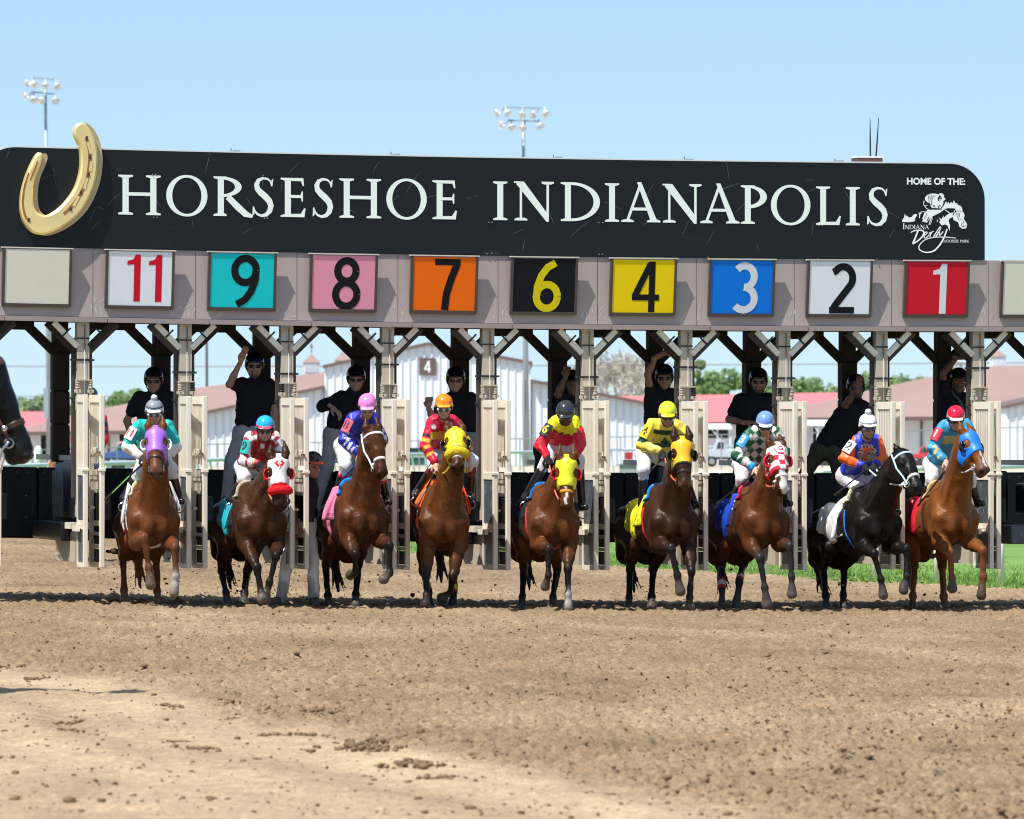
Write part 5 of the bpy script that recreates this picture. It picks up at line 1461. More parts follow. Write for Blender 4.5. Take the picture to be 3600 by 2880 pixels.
# ------------------------------------------------------------------ the nine runners
BLK = (.016, .013, .012)
HORSES = [
 dict(num='11', flaps=[(((236, 722), (262, 755), (222, 968), (180, 1052)), .75, .62), (((545, 715), (562, 718), (634, 938), (598, 948)), .55, .60)], x0=340, seed=11, yaw=10, pitch=9, chest=(442, 1025), poll=(447, 305), muzzle_pt=(447, 640), hint=(0, -1, .25), w=1.02,
      coat=(.150, .046, .012), points=(.15, .05, .02), mane=(.15, .055, .022), muzzle=(.10, .05, .035), sock_fL=5, hoof=(.20, .15, .10),
      fR=((365, 1150), (395, 1370), (408, 1490), (-1, 1, -1)), fL=((592, 1215), (600, 1440), (588, 1550), (-1, 1, -1)), hR=((200, 1290), (208, 1540), (213, 1600)), hL=((450, 1300), (460, 1550), (468, 1600)),
      hood=dict(col=(.33, .13, .62), cup=(.74, .73, .68), to=.335), noseband=(.03, .02, .018), ears=((-.095, .03), (-.10, .03)),
      cloth=dict(col=(.70, .71, .74), edge=(.55, .02, .04), box=(-1.1, -.66, .0)), pad=(.62, .66, .42), girth=(.72, .70, .66), yoke=1,
      label='chestnut racehorse in a purple hood with white eye cups'),
 dict(num='9', flaps=[(((250, 760), (300, 735), (228, 1012), (140, 1085)), .85, .62)], x0=720, seed=9, yaw=17, pitch=9, chest=(452, 1035), poll=(560, 520), muzzle_pt=(578, 915), hint=(.12, -1, .1),
      coat=(.055, .019, .007), points=(.012, .009, .008), mane=(.012, .01, .009),
      fR=((395, 1370), (428, 1560), (432, 1600), (-1, 1, -1)), fL=((540, 1285), (492, 1480), (462, 1600), (-1, -1, -1)), hR=((128, 1400), (160, 1560), (172, 1605)), hL=((322, 1400), (300, 1565), (298, 1620)),
      hood=dict(col=(.76, .74, .75), cup=(.68, .025, .03), edge=(.60, .03, .04), to=.345, eye=.05, diamond=1, print='white', text=[('M', .065, .05), ('A', .10, .05), ('J', .137, .05)]), roll=(.72, .02, .03), ears=((-.10, -.02), (-.12, -.01)),
      cloth=dict(col=(.03, .46, .60), box=(-1.12, -.64, -.02), num=(.012, .012, .014), nx=-.98, nz=.24), pad=(.55, .47, .34), girth=(.03, .025, .025),
      label='dark bay racehorse in a white hood with a red diamond and red fleece noseband'),
 dict(num='8', flaps=[(((238, 762), (330, 738), (284, 1006), (150, 1012)), .85, .62)], x0=1060, seed=8, yaw=14, pitch=12, chest=(490, 1000), poll=(548, 310), muzzle_pt=(632, 655), hint=(.45, -1, .15), head_len=.57,
      coat=(.090, .028, .008), points=(.010, .008, .0075), mane=(.014, .011, .010),
      fR=((408, 1270), (408, 1415), (372, 1425), (-1, 1, 1)), fL=((668, 1205), (670, 1415), (625, 1455), (-1, 1, -1)), hR=((182, 1350), (200, 1585), (206, 1635)), hL=((432, 1340), (412, 1575), (412, 1605)),
      bridle=(.74, .74, .76), noseband=(.74, .74, .76), ears=((-.09, .02), (-.10, .0)),
      cloth=dict(col=(.75, .20, .36), box=(-1.12, -.68, -.03)), pad=(.02, .22, .62), girth=(.03, .02, .02),
      label='bay racehorse with a white bridle, head turned aside, over a pink saddle cloth'),
 dict(num='7', flaps=[(((250, 690), (282, 700), (160, 948), (112, 905)), .62, .5), (((468, 735), (490, 740), (554, 962), (528, 968)), .5, .55)], x0=1400, seed=7, yaw=3, pitch=6, chest=(348, 1050), poll=(430, 315), muzzle_pt=(452, 590), hint=(0, -.75, .75), poll_d=.18, w=1.02,
      coat=(.125, .040, .010), points=(.010, .008, .007), mane=(.03, .018, .013), hoof=(.05, .04, .035),
      fR=((215, 1430), (215, 1580), (208, 1640), (-1, -1, -1)), fL=((412, 1440), (395, 1560), (338, 1595), (-1, 1, -1)), hR=((190, 1400), (232, 1560), (238, 1625)), hL=((430, 1400), (418, 1575), (412, 1640)),
      hood=dict(col=(.78, .66, .02), cup=(.015, .014, .014), to=.32), roll=(.72, .54, .03), bandage=[('hR', (.60, .50, .03)), ('hL', (.60, .50, .03))], blaze=(.035, .05, .30, .47), ears=((-.10, .02), (-.10, .02)), bridle=None,
      cloth=dict(col=(.85, .13, .015), box=(-1.0, -.45, .03)), pad=(.75, .15, .03), girth=(.02, .02, .02),
      label='bay racehorse in a yellow hood and yellow fleece noseband with its head thrown up'),
 dict(num='6', flaps=[(((255, 742), (300, 745), (228, 985), (143, 1002)), .85, .62)], x0=1760, seed=6, yaw=12, pitch=9, chest=(425, 1045), poll=(500, 525), muzzle_pt=(497, 920), hint=(.0, -1, .1),
      coat=(.140, .044, .011), points=(.014, .011, .010), mane=(.03, .02, .014), sock_fL=5,
      fR=((365, 1230), (362, 1430), (340, 1505), (-1, 1, 1)), fL=((512, 1375), (512, 1575), (510, 1670), (-1, 1, -1)), hR=((175, 1370), (165, 1590), (160, 1650)), hL=((430, 1390), (397, 1590), (392, 1650)),
      hood=dict(col=(.80, .77, .03), cup=(.66, .02, .04), to=.345, eye=.05), noseband=(.70, .30, .03), blaze=(.010, .016, .36, .56), ears=((-.10, -.0), (-.10, -.0)),
      cloth=dict(col=(.016, .016, .018), box=(-1.14, -.66, -.02)), pad=(.02, .20, .60), girth=(.55, .05, .07),
      label='bay racehorse in a yellow hood with red eye cups and one white foreleg'),
 dict(num='4', flaps=[(((270, 822), (342, 795), (276, 1042), (178, 1062)), .85, .62)], x0=2140, seed=4, yaw=18, pitch=10, chest=(520, 1045), poll=(557, 385), muzzle_pt=(582, 760), hint=(.12, -1, .15),
      coat=(.048, .018, .008), points=(.016, .013, .012), mane=(.012, .01, .009), muzzle=(.10, .045, .02), w=1.03,
      fR=((475, 1225), (520, 1430), (540, 1540), (-1, 1, -1)), fL=((628, 1400), (612, 1600), (612, 1665), (-1, 1, -1)), hR=((160, 1390), (155, 1600), (152, 1645)), hL=((338, 1380), (325, 1590), (325, 1620)),
      hood=dict(col=(.86, .46, .02), cup=(.012, .03, .02), to=.325, edge=(.02, .05, .03), eye=.052), noseband=(.025, .022, .02), ears=((-.10, -.0), (-.10, -.0)),
      cloth=dict(col=(.80, .76, .03), box=(-1.12, -.68, -.02)), pad=(.04, .25, .6), girth=(.70, .03, .05),
      label='dark brown racehorse in an orange yellow hood over a yellow saddle cloth'),
 dict(num='3', flaps=[(((205, 812), (292, 800), (284, 1025), (148, 1066)), .85, .6)], x0=2480, seed=3, yaw=18, pitch=11, chest=(480, 1035), poll=(545, 430), muzzle_pt=(612, 785), hint=(.35, -1, .15),
      coat=(.115, .036, .010), points=(.032, .030, .031), mane=(.014, .011, .010),
      fR=((412, 1300), (450, 1520), (466, 1640), (-1, 1, -1)), fL=((640, 1210), (656, 1440), (655, 1560), (-1, 1, -1)), hR=((125, 1345), (125, 1545), (125, 1610)), hL=((285, 1345), (255, 1480), (232, 1605)),
      hood=dict(col=(.78, .76, .76), cup=(.66, .02, .04), to=.34, check=1, print='red', text=[('G', .095, .07)]), noseband=(.76, .75, .74), blaze=(.028, .05, .33, .62), ears=((-.09, .0), (-.10, -.02)),
      bandage=[('hR', (.62, .6, .58)), ('hL', (.62, .6, .58))],
      cloth=dict(col=(.012, .06, .46), box=(-1.12, -.66, -.02), num=(.8, .8, .8), nx=-1.02, nz=.24), pad=(.60, .03, .10), girth=(.02, .02, .02),
      label='bay racehorse with a white blaze in a red and white checked hood'),
 dict(num='2', flaps=[(((212, 862), (300, 850), (242, 1122), (128, 1160)), .9, .66), (((318, 835), (345, 800), (296, 1108), (240, 1112)), .62, .55)], x0=2860, zs=2.157, seed=2, yaw=23, pitch=12, chest=(515, 1050), poll=(690, 480), muzzle_pt=(828, 765), hint=(.8, -.65, .35), head_len=.60,
      coat=(.0095, .0065, .0055), points=(.011, .010, .010), mane=(.010, .009, .009), muzzle=(.018, .016, .016), hoof=(.10, .09, .075),
      fR=((460, 1270), (510, 1460), (525, 1570), (-1, 1, -1)), fL=((705, 1230), (706, 1430), (685, 1530), (-1, 1, -1)), hR=((72, 1370), (92, 1585), (95, 1625)), hL=((232, 1370), (226, 1580), (228, 1625)),
      bridle=(.45, .60, .72), noseband=(.70, .68, .62), ears=((-.08, -.01), (-.09, -.03)),
      cloth=dict(col=(.72, .72, .72), box=(-1.16, -.66, -.04), num=(.012, .012, .014), nx=-1.0, nz=.2), pad=(.68, .62, .42), girth=(.03, .18, .62),
      label='black racehorse with a blue and white bridle, head turned to its left'),
 dict(num='1', flaps=[(((218, 765), (268, 765), (246, 1018), (143, 1066)), .85, .6)], x0=3160, zs=2.157, seed=1, yaw=18, pitch=11, chest=(450, 1015), poll=(530, 335), muzzle_pt=(675, 625), hint=(.62, -.8, .4), head_len=.58,
      coat=(.205, .066, .015), points=(.20, .07, .02), mane=(.17, .06, .022), muzzle=(.12, .07, .055), hoof=(.09, .08, .07),
      fR=((385, 1260), (405, 1450), (402, 1520), (-1, 1, -1)), fL=((637, 1240), (640, 1440), (626, 1570), (-1, 1, -1)), hR=((122, 1360), (106, 1585), (102, 1645)), hL=((330, 1370), (340, 1590), (346, 1645)),
      hood=dict(col=(.015, .18, .66), cup=(.012, .012, .03), to=.33, eye=.048), blaze=(.012, .016, .34, .56), ears=((-.10, .02), (-.11, -.0)),
      cloth=dict(col=(.70, .015, .04), box=(-1.12, -.64, .0)), pad=(.55, .42, .2), girth=(.02, .02, .02),
      label='bright chestnut racehorse in a blue hood with a thin white stripe'),
]
# --- racing silks: colour of each vertex from where it lies on the jacket
CORE = [False]
def body_arm(tags):
    ua = np.char.startswith(tags.astype(str), 'ua'); fa = np.char.startswith(tags.astype(str), 'fa')
    ua = ua & ~CORE[0]; fa = fa & ~(CORE[0] & False)
    return ua, fa, ~(ua | fa)
def fill(V, c): return np.tile(np.array(c, float), (len(V), 1))
def silk11(V, tags, t, lat, up, dep):
    ua, fa, to = body_arm(tags); c = fill(V, (.015, .42, .39)); c[fa & (t > .08)] = (.74, .70, .64); c[ua & (t > .92)] = (.74, .70, .64); return c
def silk9(V, tags, t, lat, up, dep):
    ua, fa, to = body_arm(tags); c = fill(V, (.33, .012, .028)); W_ = np.array((.76, .74, .74))
    c[ua] = W_; c[fa] = W_
    c[to & (np.abs(up - .02 + .25 * np.abs(lat)) < .026) & (np.abs(lat) > .06)] = W_
    s = np.where(ua, t, t + 1.05); m = (ua | fa) & (np.abs(np.mod(s * 3.2, 1) - .5) + np.abs(np.mod(V[:, 0] * 9, 1) - .5) < .36); c[m] = (.50, .02, .05)
    c[fa & (t > .80)] = (.50, .02, .05); c[fa & (t > .86)] = (.15, .62, .06); c[fa & (t > .93)] = (.50, .02, .05)
    m = to & (np.abs(lat + .01) < .025) & (np.abs(up + .095) < .022) & (dep > 0); c[m] = W_
    return c
def silk8(V, tags, t, lat, up, dep):
    ua, fa, to = body_arm(tags); c = fill(V, (.022, .028, .36)); s = np.where(ua, t, t + 1.0)
    m = (ua & (t > .45)) | (fa & (t < .86)); q = (np.abs(np.mod(s * 3.6, 1) - .5) * 1.1 + np.abs(np.mod((V[:, 0] + V[:, 1]) * 9.5, 1) - .5) < .42); c[m & q] = (.74, .75, .80); return c
def star(x, y, r):
    a = np.arctan2(x, y); k = np.mod(a + PI / 5, 2 * PI / 5) - PI / 5
    return np.hypot(x, y) < r * .42 / np.maximum(np.cos(2 * PI / 10 - np.abs(k)) , .42) * 1.02
def silk7(V, tags, t, lat, up, dep):
    ua, fa, to = body_arm(tags); c = fill(V, (.56, .012, .045)); gold = (.78, .46, .035); fr = dep > 0
    c[to & fr & star(lat + .105, up + .055, .062)] = (.75, .74, .76); c[to & fr & star(lat - .08, up + .035, .058)] = (.75, .74, .76)
    c[to & (np.abs(up + .155) < .042)] = gold; s = np.where(ua, t, t + 1.0)
    c[(ua | fa) & (np.mod(s * 2.6 + .1, 1) < .38) & (s > .55) & (s < 1.75)] = gold; c[ua & (np.abs(t - .62) < .05)] = (.02, .02, .02); return c
def silk6(V, tags, t, lat, up, dep):
    ua, fa, to = body_arm(tags); c = fill(V, (.70, .012, .04)); a = V[:, 0] * 42
    j = .035 * np.abs(np.sin(a)) + .03 * np.sin(a * .37 + 1) + .02 * np.abs(np.sin(a * 2.3))
    yel = (.80, .76, .015)
    e = -.155 + j * .8; c[to & (up > e)] = yel; c[to & (np.abs(up - e) < .009)] = (.10, .02, .01)
    e2 = .42 - j * 2.2; c[ua & (t < e2)] = yel; c[ua & (np.abs(t - e2) < .03)] = (.10, .02, .01); return c
def silk4(V, tags, t, lat, up, dep):
    ua, fa, to = body_arm(tags); c = fill(V, (.80, .66, .075)); g = (.008, .055, .03)
    c[to & (np.abs(up + .085 - .02 * np.abs(lat * 6)) < .026)] = g; c[to & (np.abs(up + .225) < .02)] = g; c[ua & (np.abs(t - .86) < .11)] = g
    x, y = lat - .0, up + .215
    m = to & (dep > 0) & (y > 0) & (y < .095) & (np.abs(x) < (.095 - y) * .9 * (.55 + .45 * np.mod(y * 26, 1))); c[m] = g
    c[fa & (t > .3)] = (.80, .72, .16); return c
def silk3(V, tags, t, lat, up, dep):
    ua, fa, to = body_arm(tags); c = fill(V, (.70, .66, .66)); g = (.012, .10, .045)
    u, v = (lat + up) * 10.2, (lat - up) * 10.2
    c[to & ((np.floor(u) + np.floor(v)) % 2 == 0)] = g
    s = np.where(ua, t, t + 1.0); c[(ua | fa) & ((np.floor(s * 3.4) + np.floor((V[:, 0] - V[:, 2]) * 7)) % 2 == 0)] = g
    c[fa & (t > .82)] = (.03, .30, .66); return c
def silk2(V, tags, t, lat, up, dep):
    ua, fa, to = body_arm(tags); c = fill(V, (.030, .050, .50)); o = (.88, .135, .02)
    c[ua | fa] = o; c[fa & (t > .78)] = (.030, .050, .50)
    x, y = lat - .005, up + .135; r = np.hypot(x / 1.0, y / 1.05); f = to & (dep > 0)
    m = f & (r < .105); z = np.sin((np.abs(x) * 1.0 + .25 * np.sin(y * 22)) * 175 + 1.5 * np.sin(y * 60)); c[m & (z > 0)] = (.72, .72, .72); c[m & (z <= 0)] = (.012, .012, .014)
    T_ = ((np.abs(y - .045) < .018) & (np.abs(x) < .052)) | ((np.abs(x + .004 + y * -.1) < .018) & (np.abs(y + .01) < .062)) | ((np.abs(y + .062) < .011) & (np.abs(x + .01) < .034)); c[f & T_] = (.85, .14, .03); return c
def silk1(V, tags, t, lat, up, dep):
    ua, fa, to = body_arm(tags); c = fill(V, (.055, .30, .52)); tan = (.66, .56, .25)
    c[to & (np.abs(up + .165) < .044)] = tan; s = np.where(ua, t, t + 1.0); q = np.abs(np.mod(s * 2.6, 1) - .5) + np.abs(np.mod(V[:, 0] * 8, 1) - .5) < .34; c[(ua | fa) & q & (s > .7)] = tan; return c

WHITE_P = (.66, .65, .68)
# joints in the same crops: helmet centre, chin, shoulders, elbows, wrists, hips, knees, ankles
JOCKEYS = [
 dict(helm=(437, 160), chin=(438, 285), sR=(290, 300), sL=(565, 300), eR=(232, 455), eL=(603, 455), wR=(345, 530), wL=(515, 545), pel=(430, 560), kR=(330, 640), kL=(560, 620), fR=(205, 850), fL=(632, 860), silk=silk11, cols=(.24, .26, .29), hc=dict(a=(.085, .10, (.02, .02, .022)), b=(.05, .075, (.62, .64, .68))), pom=(.72, .74, .80), gog=((.70, .70, .70), (.03, .028, .022)), gl=(.03, .03, .03), sk='fair', band=((.74, .72, .72), (.55, .03, .06)),
      label='jockey in teal silks with beige cuffs and a grey pompom helmet'),
 dict(helm=(455, 275), chin=(462, 425), sR=(325, 385), sL=(560, 385), eR=(305, 565), eL=(590, 520), wR=(410, 580), wL=(520, 560), pel=(350, 610), kR=(300, 690), kL=(560, 700), fR=(195, 855), fL=(600, 860), silk=silk9, cols=(.02, .38, .66), hc=dict(a=(.05, .075, (.60, .05, .10))), gog=((.015, .015, .015), (.02, .02, .02)), gl=(.012, .012, .012), sk='fair', boot=[(0, .35, (.10, .012, .02))], band=((.01, .40, .40), (.02, .02, .02)), brimc=1,
      label='jockey in maroon and white silks with a bright blue helmet'),
 dict(helm=(503, 110), chin=(493, 250), sR=(375, 235), sL=(570, 240), eR=(325, 400), eL=(610, 400), wR=(440, 510), wL=(560, 500), pel=(372, 455), kR=(335, 600), kL=(600, 640), fR=(258, 830), fL=(645, 870), silk=silk8, cols=(.74, .22, .56), hc=dict(a=(.05, .075, (.76, .30, .62))), gog=((.40, .42, .44), (.10, .09, .08)), sk='fair', boot=[(-.1, .12, (.50, .34, .20)), (.12, .33, (.66, .015, .03))], band=((.70, .10, .16), (.02, .02, .02)),
      label='jockey in royal blue silks with white diamond sleeves and a pink helmet'),
 dict(helm=(345, 115), chin=(347, 252), sR=(240, 265), sL=(445, 265), eR=(207, 450), eL=(520, 450), wR=(285, 585), wL=(505, 570), pel=(345, 470), kR=(300, 560), kL=(560, 560), fR=(135, 810), fL=(545, 830), silk=silk7, cols=(.90, .22, .008), hc=dict(a=(.05, .075, (.92, .34, .01))), gog=((.66, .66, .66), (.03, .026, .022)), sk='fair', boot=[(0, .4, (.13, .015, .02))], band=None,
      label='jockey in red and gold silks with white stars and an orange helmet'),
 dict(helm=(493, 160), chin=(487, 305), sR=(385, 265), sL=(585, 265), eR=(305, 440), eL=(612, 430), wR=(355, 535), wL=(560, 530), pel=(450, 430), kR=(350, 560), kL=(590, 560), fR=(185, 845), fL=(622, 905), silk=silk6, cols=(.028, .033, .038), hc={}, gog=((.02, .02, .02), (.05, .05, .05)), gl=(.016, .014, .014), sk='dark', band=((.012, .012, .012), (.78, .66, .02)), seat=.62,
      label='jockey in yellow flame silks with red sleeves and a black helmet'),
 dict(helm=(447, 170), chin=(445, 305), sR=(305, 285), sL=(555, 300), eR=(255, 440), eL=(610, 450), wR=(395, 495), wL=(520, 520), pel=(325, 500), kR=(265, 630), kL=(560, 640), fR=(252, 905), fL=(650, 890), silk=silk4, cols=(.74, .84, .03), hc=dict(a=(.05, .075, (.84, .74, .015))), gog=((.012, .012, .012), (.03, .022, .02)), gl=(.02, .02, .02), sk='tan', band=((.84, .56, .005), (.014, .014, .014)),
      label='jockey in yellow silks with dark green hoops and a fluorescent yellow helmet'),
 dict(helm=(452, 240), chin=(455, 385), sR=(325, 345), sL=(560, 355), eR=(240, 520), eL=(600, 500), wR=(375, 620), wL=(450, 580), pel=(330, 590), kR=(280, 700), kL=(560, 700), fR=(208, 880), fL=(610, 880), silk=silk3, cols=(.17, .29, .62), hc=dict(a=(.05, .075, (.66, .68, .78))), gog=((.02, .02, .02), (.05, .05, .05)), sk='fair', band=((.03, .30, .62), (.78, .80, .82)),
      label='jockey in green and white checked silks with a pale blue helmet'),
 dict(helm=(412, 262), chin=(417, 400), sR=(300, 420), sL=(505, 405), eR=(235, 545), eL=(530, 545), wR=(385, 600), wL=(470, 590), pel=(300, 670), kR=(350, 775), kL=(470, 720), fR=(222, 965), fL=(600, 950), silk=silk2, cols=(.78, .79, .82), hc=dict(a=(.072, .082, (.05, .05, .06))), pom=(.80, .80, .82), gog=((.10, .12, .2), (.06, .07, .10)), gl=(.014, .014, .014), sk='tan', boot=[(.16, .42, (.50, .015, .03))], band=((.76, .76, .72), (.02, .02, .02)), facex=.25,
      label='jockey in blue silks with orange sleeves and a white pompom helmet'),
 dict(helm=(433, 200), chin=(428, 340), sR=(315, 300), sL=(540, 290), eR=(255, 470), eL=(570, 470), wR=(355, 565), wL=(480, 560), pel=(310, 590), kR=(250, 700), kL=(540, 700), fR=(180, 885), fL=(600, 880), silk=silk1, cols=(.68, .012, .045), hc=dict(a=(.052, .07, (.78, .78, .80))), gog=((.02, .02, .02), (.05, .05, .05)), sk='fair', band=((.62, .015, .03), (.80, .80, .80)),
      label='jockey in light blue silks with a tan band and a red helmet'),
]
RUN = []
def make_jockey(H, d):
    px = H.px; Y = H.Yc
    off = dict(helm=.02, chin=-.04, sR=.26, sL=.26, eR=.22, eL=.22, wR=.12, wL=.12, pel=d.get('seat', .74), kR=.46, kL=.46, fR=.62, fL=.62)
    P = lambda k: W(*px(d[k]), Y + off[k])
    J = {}
    hl, ch = P('helm'), P('chin')
    J['head'] = hl + (ch - hl) * .34
    J['face'] = np.array((d.get('facex', .02), -1, {'8': -.6, '6': -.75, '4': -.55, '3': -.6, '1': -.5}.get(H.c['num'], -.32))); J['hup'] = np.array((0, -.3, 1.))
    for k in ('sR', 'sL', 'eR', 'eL', 'wR', 'wL', 'pel', 'kR', 'kL', 'fR', 'fL'): J[k] = P(k)
    J['pel'] = J['pel'] + np.array((0, 0, 0.))
    # shoulders drawn from the outer edge of the jacket: bring the joint inwards
    ax = unit(J['sL'] - J['sR']); J['sR'] = J['sR'] + ax * .045; J['sL'] = J['sL'] - ax * .045
    for s in 'RL':
        J['hd' + s] = unit(unit(J['w' + s] - J['e' + s]) + np.array((0, -.5, -.4))); J['hp' + s] = np.array((0, .5, -1)); J['curl' + s] = 1.35
        J['toe' + s] = J['f' + s] + H.f * .15 + np.array((0, 0, -.03))
    o = dict(label=d['label'], group='jockeys riding the runners', skin=d['sk'], silks=d['silk'], sleeve='long', trousers=WHITE_P, hipw=1.0, helmet=d['cols'], helmet_cols=d['hc'], pompom=d.get('pom'), goggles=d['gog'], gloves=d.get('gl'), boot_top=d.get('boot'),
             armband=(H.c['num'], *d['band']) if d.get('band') else None, hs=.98, shiny=True, chest=.98, wr=.020)
    root, J = make_person('jockey', J, o)
    # reins from the bit rings to the hands
    rm = mat('rein_' + H.c['num'], H.c.get('rein', (.03, .022, .018)), rough=.5)
    for s in 'RL':
        b, h = getattr(H, 'bit' + s), J['w' + s] + unit(J['hd' + s]) * .06
        q = MB(); q.tube([b + (h - b) * t + np.array((0, 0, -.07 * math.sin(PI * t))) for t in np.linspace(0, 1, 8)], .0095 if H.c.get('rein') else .008, 5); q.build('rein', rm, H.root)
    # stirrups
    for s in 'RL':
        a, b = H.T(-.55, -.17 if s == 'R' else .17, .34), J['f' + s] + np.array((0, -.05, -.05))
        q = MB(); q.tube([a, (a + b) / 2 + np.array((0, 0, .0)), b], .012, 5); q.build('stirrup_leather', M_LEATHER, H.root)
        q = MB(); q.tube([b + np.array((math.sin(t) * .055, 0, -.04 - math.cos(t) * -.05)) for t in np.linspace(0, 2 * PI, 12)], .008, 5); q.build('stirrup_iron', M_BIT, H.root)
    return J
H_COLS = {'9': (.75, .17, .06), '2': (.55, .62, .66), '1': (.74, .73, .72), '7': (.70, .52, .03), '4': (.6, .12, .05), '3': (.62, .14, .05), '6': (.6, .12, .05)}
for hc_, jd in zip(HORSES, JOCKEYS):
    if hc_['num'] in H_COLS: hc_['rein'] = H_COLS[hc_['num']]
    H = make_horse(hc_); J = make_jockey(H, jd); RUN.append((H, J))
# riding whips held in the right hands
def whip(px0, py0, px1, py1, Y0, Y1, cols, label):
    a, b = W(px0, py0, Y0), W(px1, py1, Y1)
    root = empty('riding_whip', tuple(a), label, 'riding whip', 'riding whips in the jockeys\' hands')
    q = MB(); q.tube([a + (b - a) * t for t in (0, .35)], [.011, .010], 6); q.build('grip', mat('whip_grip_%g' % cols[0][0], cols[0], rough=.6), root)
    q = MB(); q.tube([a + (b - a) * t for t in (.352, .8)], [.008, .006], 6); q.build('shaft', mat('whip_shaft_%g' % cols[1][0], cols[1], rough=.5), root)
    q = MB(); q.tube([a + (b - a) * t for t in (.802, 1.)], [.010, .013], 6); q.build('popper', mat('whip_popper', (.02, .02, .02), rough=.6), root)
def zp(i, q): return RUN[i][0].px(q)
for i, a, b, cols, lab in ((0, (350, 580), (62, 858), ((.02, .02, .02), (.20, .66, .12)), 'green and white riding whip held low by the teal jockey'), (2, (442, 560), (270, 740), ((.03, .03, .25), (.03, .03, .2)), 'dark blue riding whip in the pink helmeted jockey\'s hand'),
                           (3, (275, 660), (103, 968), ((.02, .02, .02), (.62, .60, .58)), 'black and white riding whip by the red and gold jockey'), (4, (365, 575), (185, 840), ((.02, .02, .02), (.022, .02, .02)), 'black riding whip slanting down from the flame jockey\'s hand'),
                           (5, (400, 545), (320, 632), ((.02, .02, .02), (.5, .5, .5)), 'short black riding whip below the yellow jockey\'s glove'), (6, (370, 660), (62, 905), ((.02, .02, .02), (.02, .02, .02)), 'black riding whip trailing behind the checked jockey'),
                           (7, (392, 635), (160, 822), ((.02, .02, .02), (.03, .03, .03)), 'black riding whip with a grey tip by the orange sleeved jockey'), (8, (350, 640), (140, 905), ((.02, .02, .02), (.02, .02, .02)), 'black riding whip beside the red saddle cloth')):
    Yc = RUN[i][0].Yc; whip(*zp(i, a), *zp(i, b), Yc + .06, Yc + .35, cols, lab)
# ------------------------------------------------------------------ assistant starters behind the stalls
BLACK_T = (.017, .017, .021)
def starter(head, chin, sR, sL, eR=None, wR=None, eL=None, wL=None, pel=None, kR=None, kL=None, fR=None, fL=None, dY=1.15, face=(0, -1, -.05), dz=None, **o):
    Y = gate_Y((head[0] - 1800) / F_PX * 84) + dY
    off = dz or {}
    P = lambda q, k: W(q[0], q[1], Y + off.get(k, 0.))
    J = {}
    h, c = P(head, 'head'), P(chin, 'head'); J['head'] = h + (c - h) * .33; J['face'] = np.array(face, float)
    J['sR'], J['sL'] = P(sR, 'sR'), P(sL, 'sL')
    ax = unit(J['sL'] - J['sR']); J['sR'] = J['sR'] + ax * .05; J['sL'] = J['sL'] - ax * .05
    for k, v in (('eR', eR), ('wR', wR), ('eL', eL), ('wL', wL), ('kR', kR), ('kL', kL), ('fR', fR), ('fL', fL)):
        if v is not None: J[k] = P(v, k)
    J['pel'] = P(pel, 'pel')
    for k in ('hdR', 'hdL', 'hpR', 'hpL', 'curlR', 'curlL', 'spreadR', 'spreadL'):
        if k in o: J[k] = np.array(o.pop(k)) if k[0] == 'h' else o.pop(k)
    for s in 'RL':
        if 'f' + s in J: J['toe' + s] = J['f' + s] + np.array((.02 if s == 'L' else -.04, -.17, -.03))
    d = dict(skin='fair', shirt=BLACK_T, sleeve='short', boots='shoe', helmet=(.010, .010, .012), goggles=((.01, .01, .01), (.012, .011, .011)), goggle_big=False, seams=False, chest=1.12, waist=1.18, group='assistant starters in black shirts', hs=1.06, wr=.016)
    d.update(o)
    return make_person('starter', J, d)
GREY_P, OLIVE = (.42, .43, .45), (.065, .065, .042)
starter((539, 1324), (541, 1380), (470, 1398), (612, 1398), (446, 1480), (470, 1545), (612, 1490), (600, 1560), (545, 1600), (520, 1720), (580, 1720), (520, 1825), (590, 1825), skin='tan', trousers=(.02, .02, .024), beard=None, curlR=.9, helmet_cols=dict(a=(.05, .064, (.10, .10, .10))),
        label='starter in black with a domed helmet standing behind the teal jockey')
starter((897, 1268), (890, 1332), (832, 1350), (962, 1352), (806, 1352), (846, 1272), (966, 1440), (968, 1510), (880, 1520), (812, 1620), (930, 1620), (795, 1760), (930, 1780), dz=dict(eR=-.12, wR=-.22), trousers=GREY_P, beard='goatee', hair=(.05, .03, .02), hdR=(.35, -.1, 1), hpR=(.6, -.7, 0), curlR=.15, spreadR=.10, spreadL=.05,
        helmet_cols=dict(a=(.05, .078, (.01, .02, .25))), face=(.05, -1, -.02), label='tall starter with a goatee saluting with one raised hand, grey trousers')
starter((1253, 1312), (1248, 1385), (1182, 1395), (1290, 1402), (1133, 1428), (1166, 1432), (1300, 1480), (1290, 1560), (1195, 1530), (1150, 1640), (1240, 1640), (1105, 1790), (1240, 1800), dz=dict(eR=-.15, wR=-.3), sleeve='long', trousers=GREY_P, hdR=(.8, -.3, -.6), hpR=(-.2, .3, -1), curlR=.5, face=(.02, -1, -.08),
        label='starter in a long sleeved black top bending his arm beside the pink helmet')
starter((1600, 1316), (1604, 1386), (1568, 1402), (1672, 1402), (1520, 1470), (1507, 1432), (1668, 1480), (1662, 1550), (1640, 1540), (1600, 1660), (1660, 1660), (1600, 1800), (1665, 1800), dz=dict(eR=-.05, wR=-.15), trousers=(.33, .34, .36), hair=(.3, .28, .26), hdR=(0, -.2, 1), hpR=(.3, -1, 0), curlR=1.3,
        goggles=((.02, .02, .02), (.12, .03, .01)), label='older starter in a black polo shirt raising a fist behind the orange helmet')
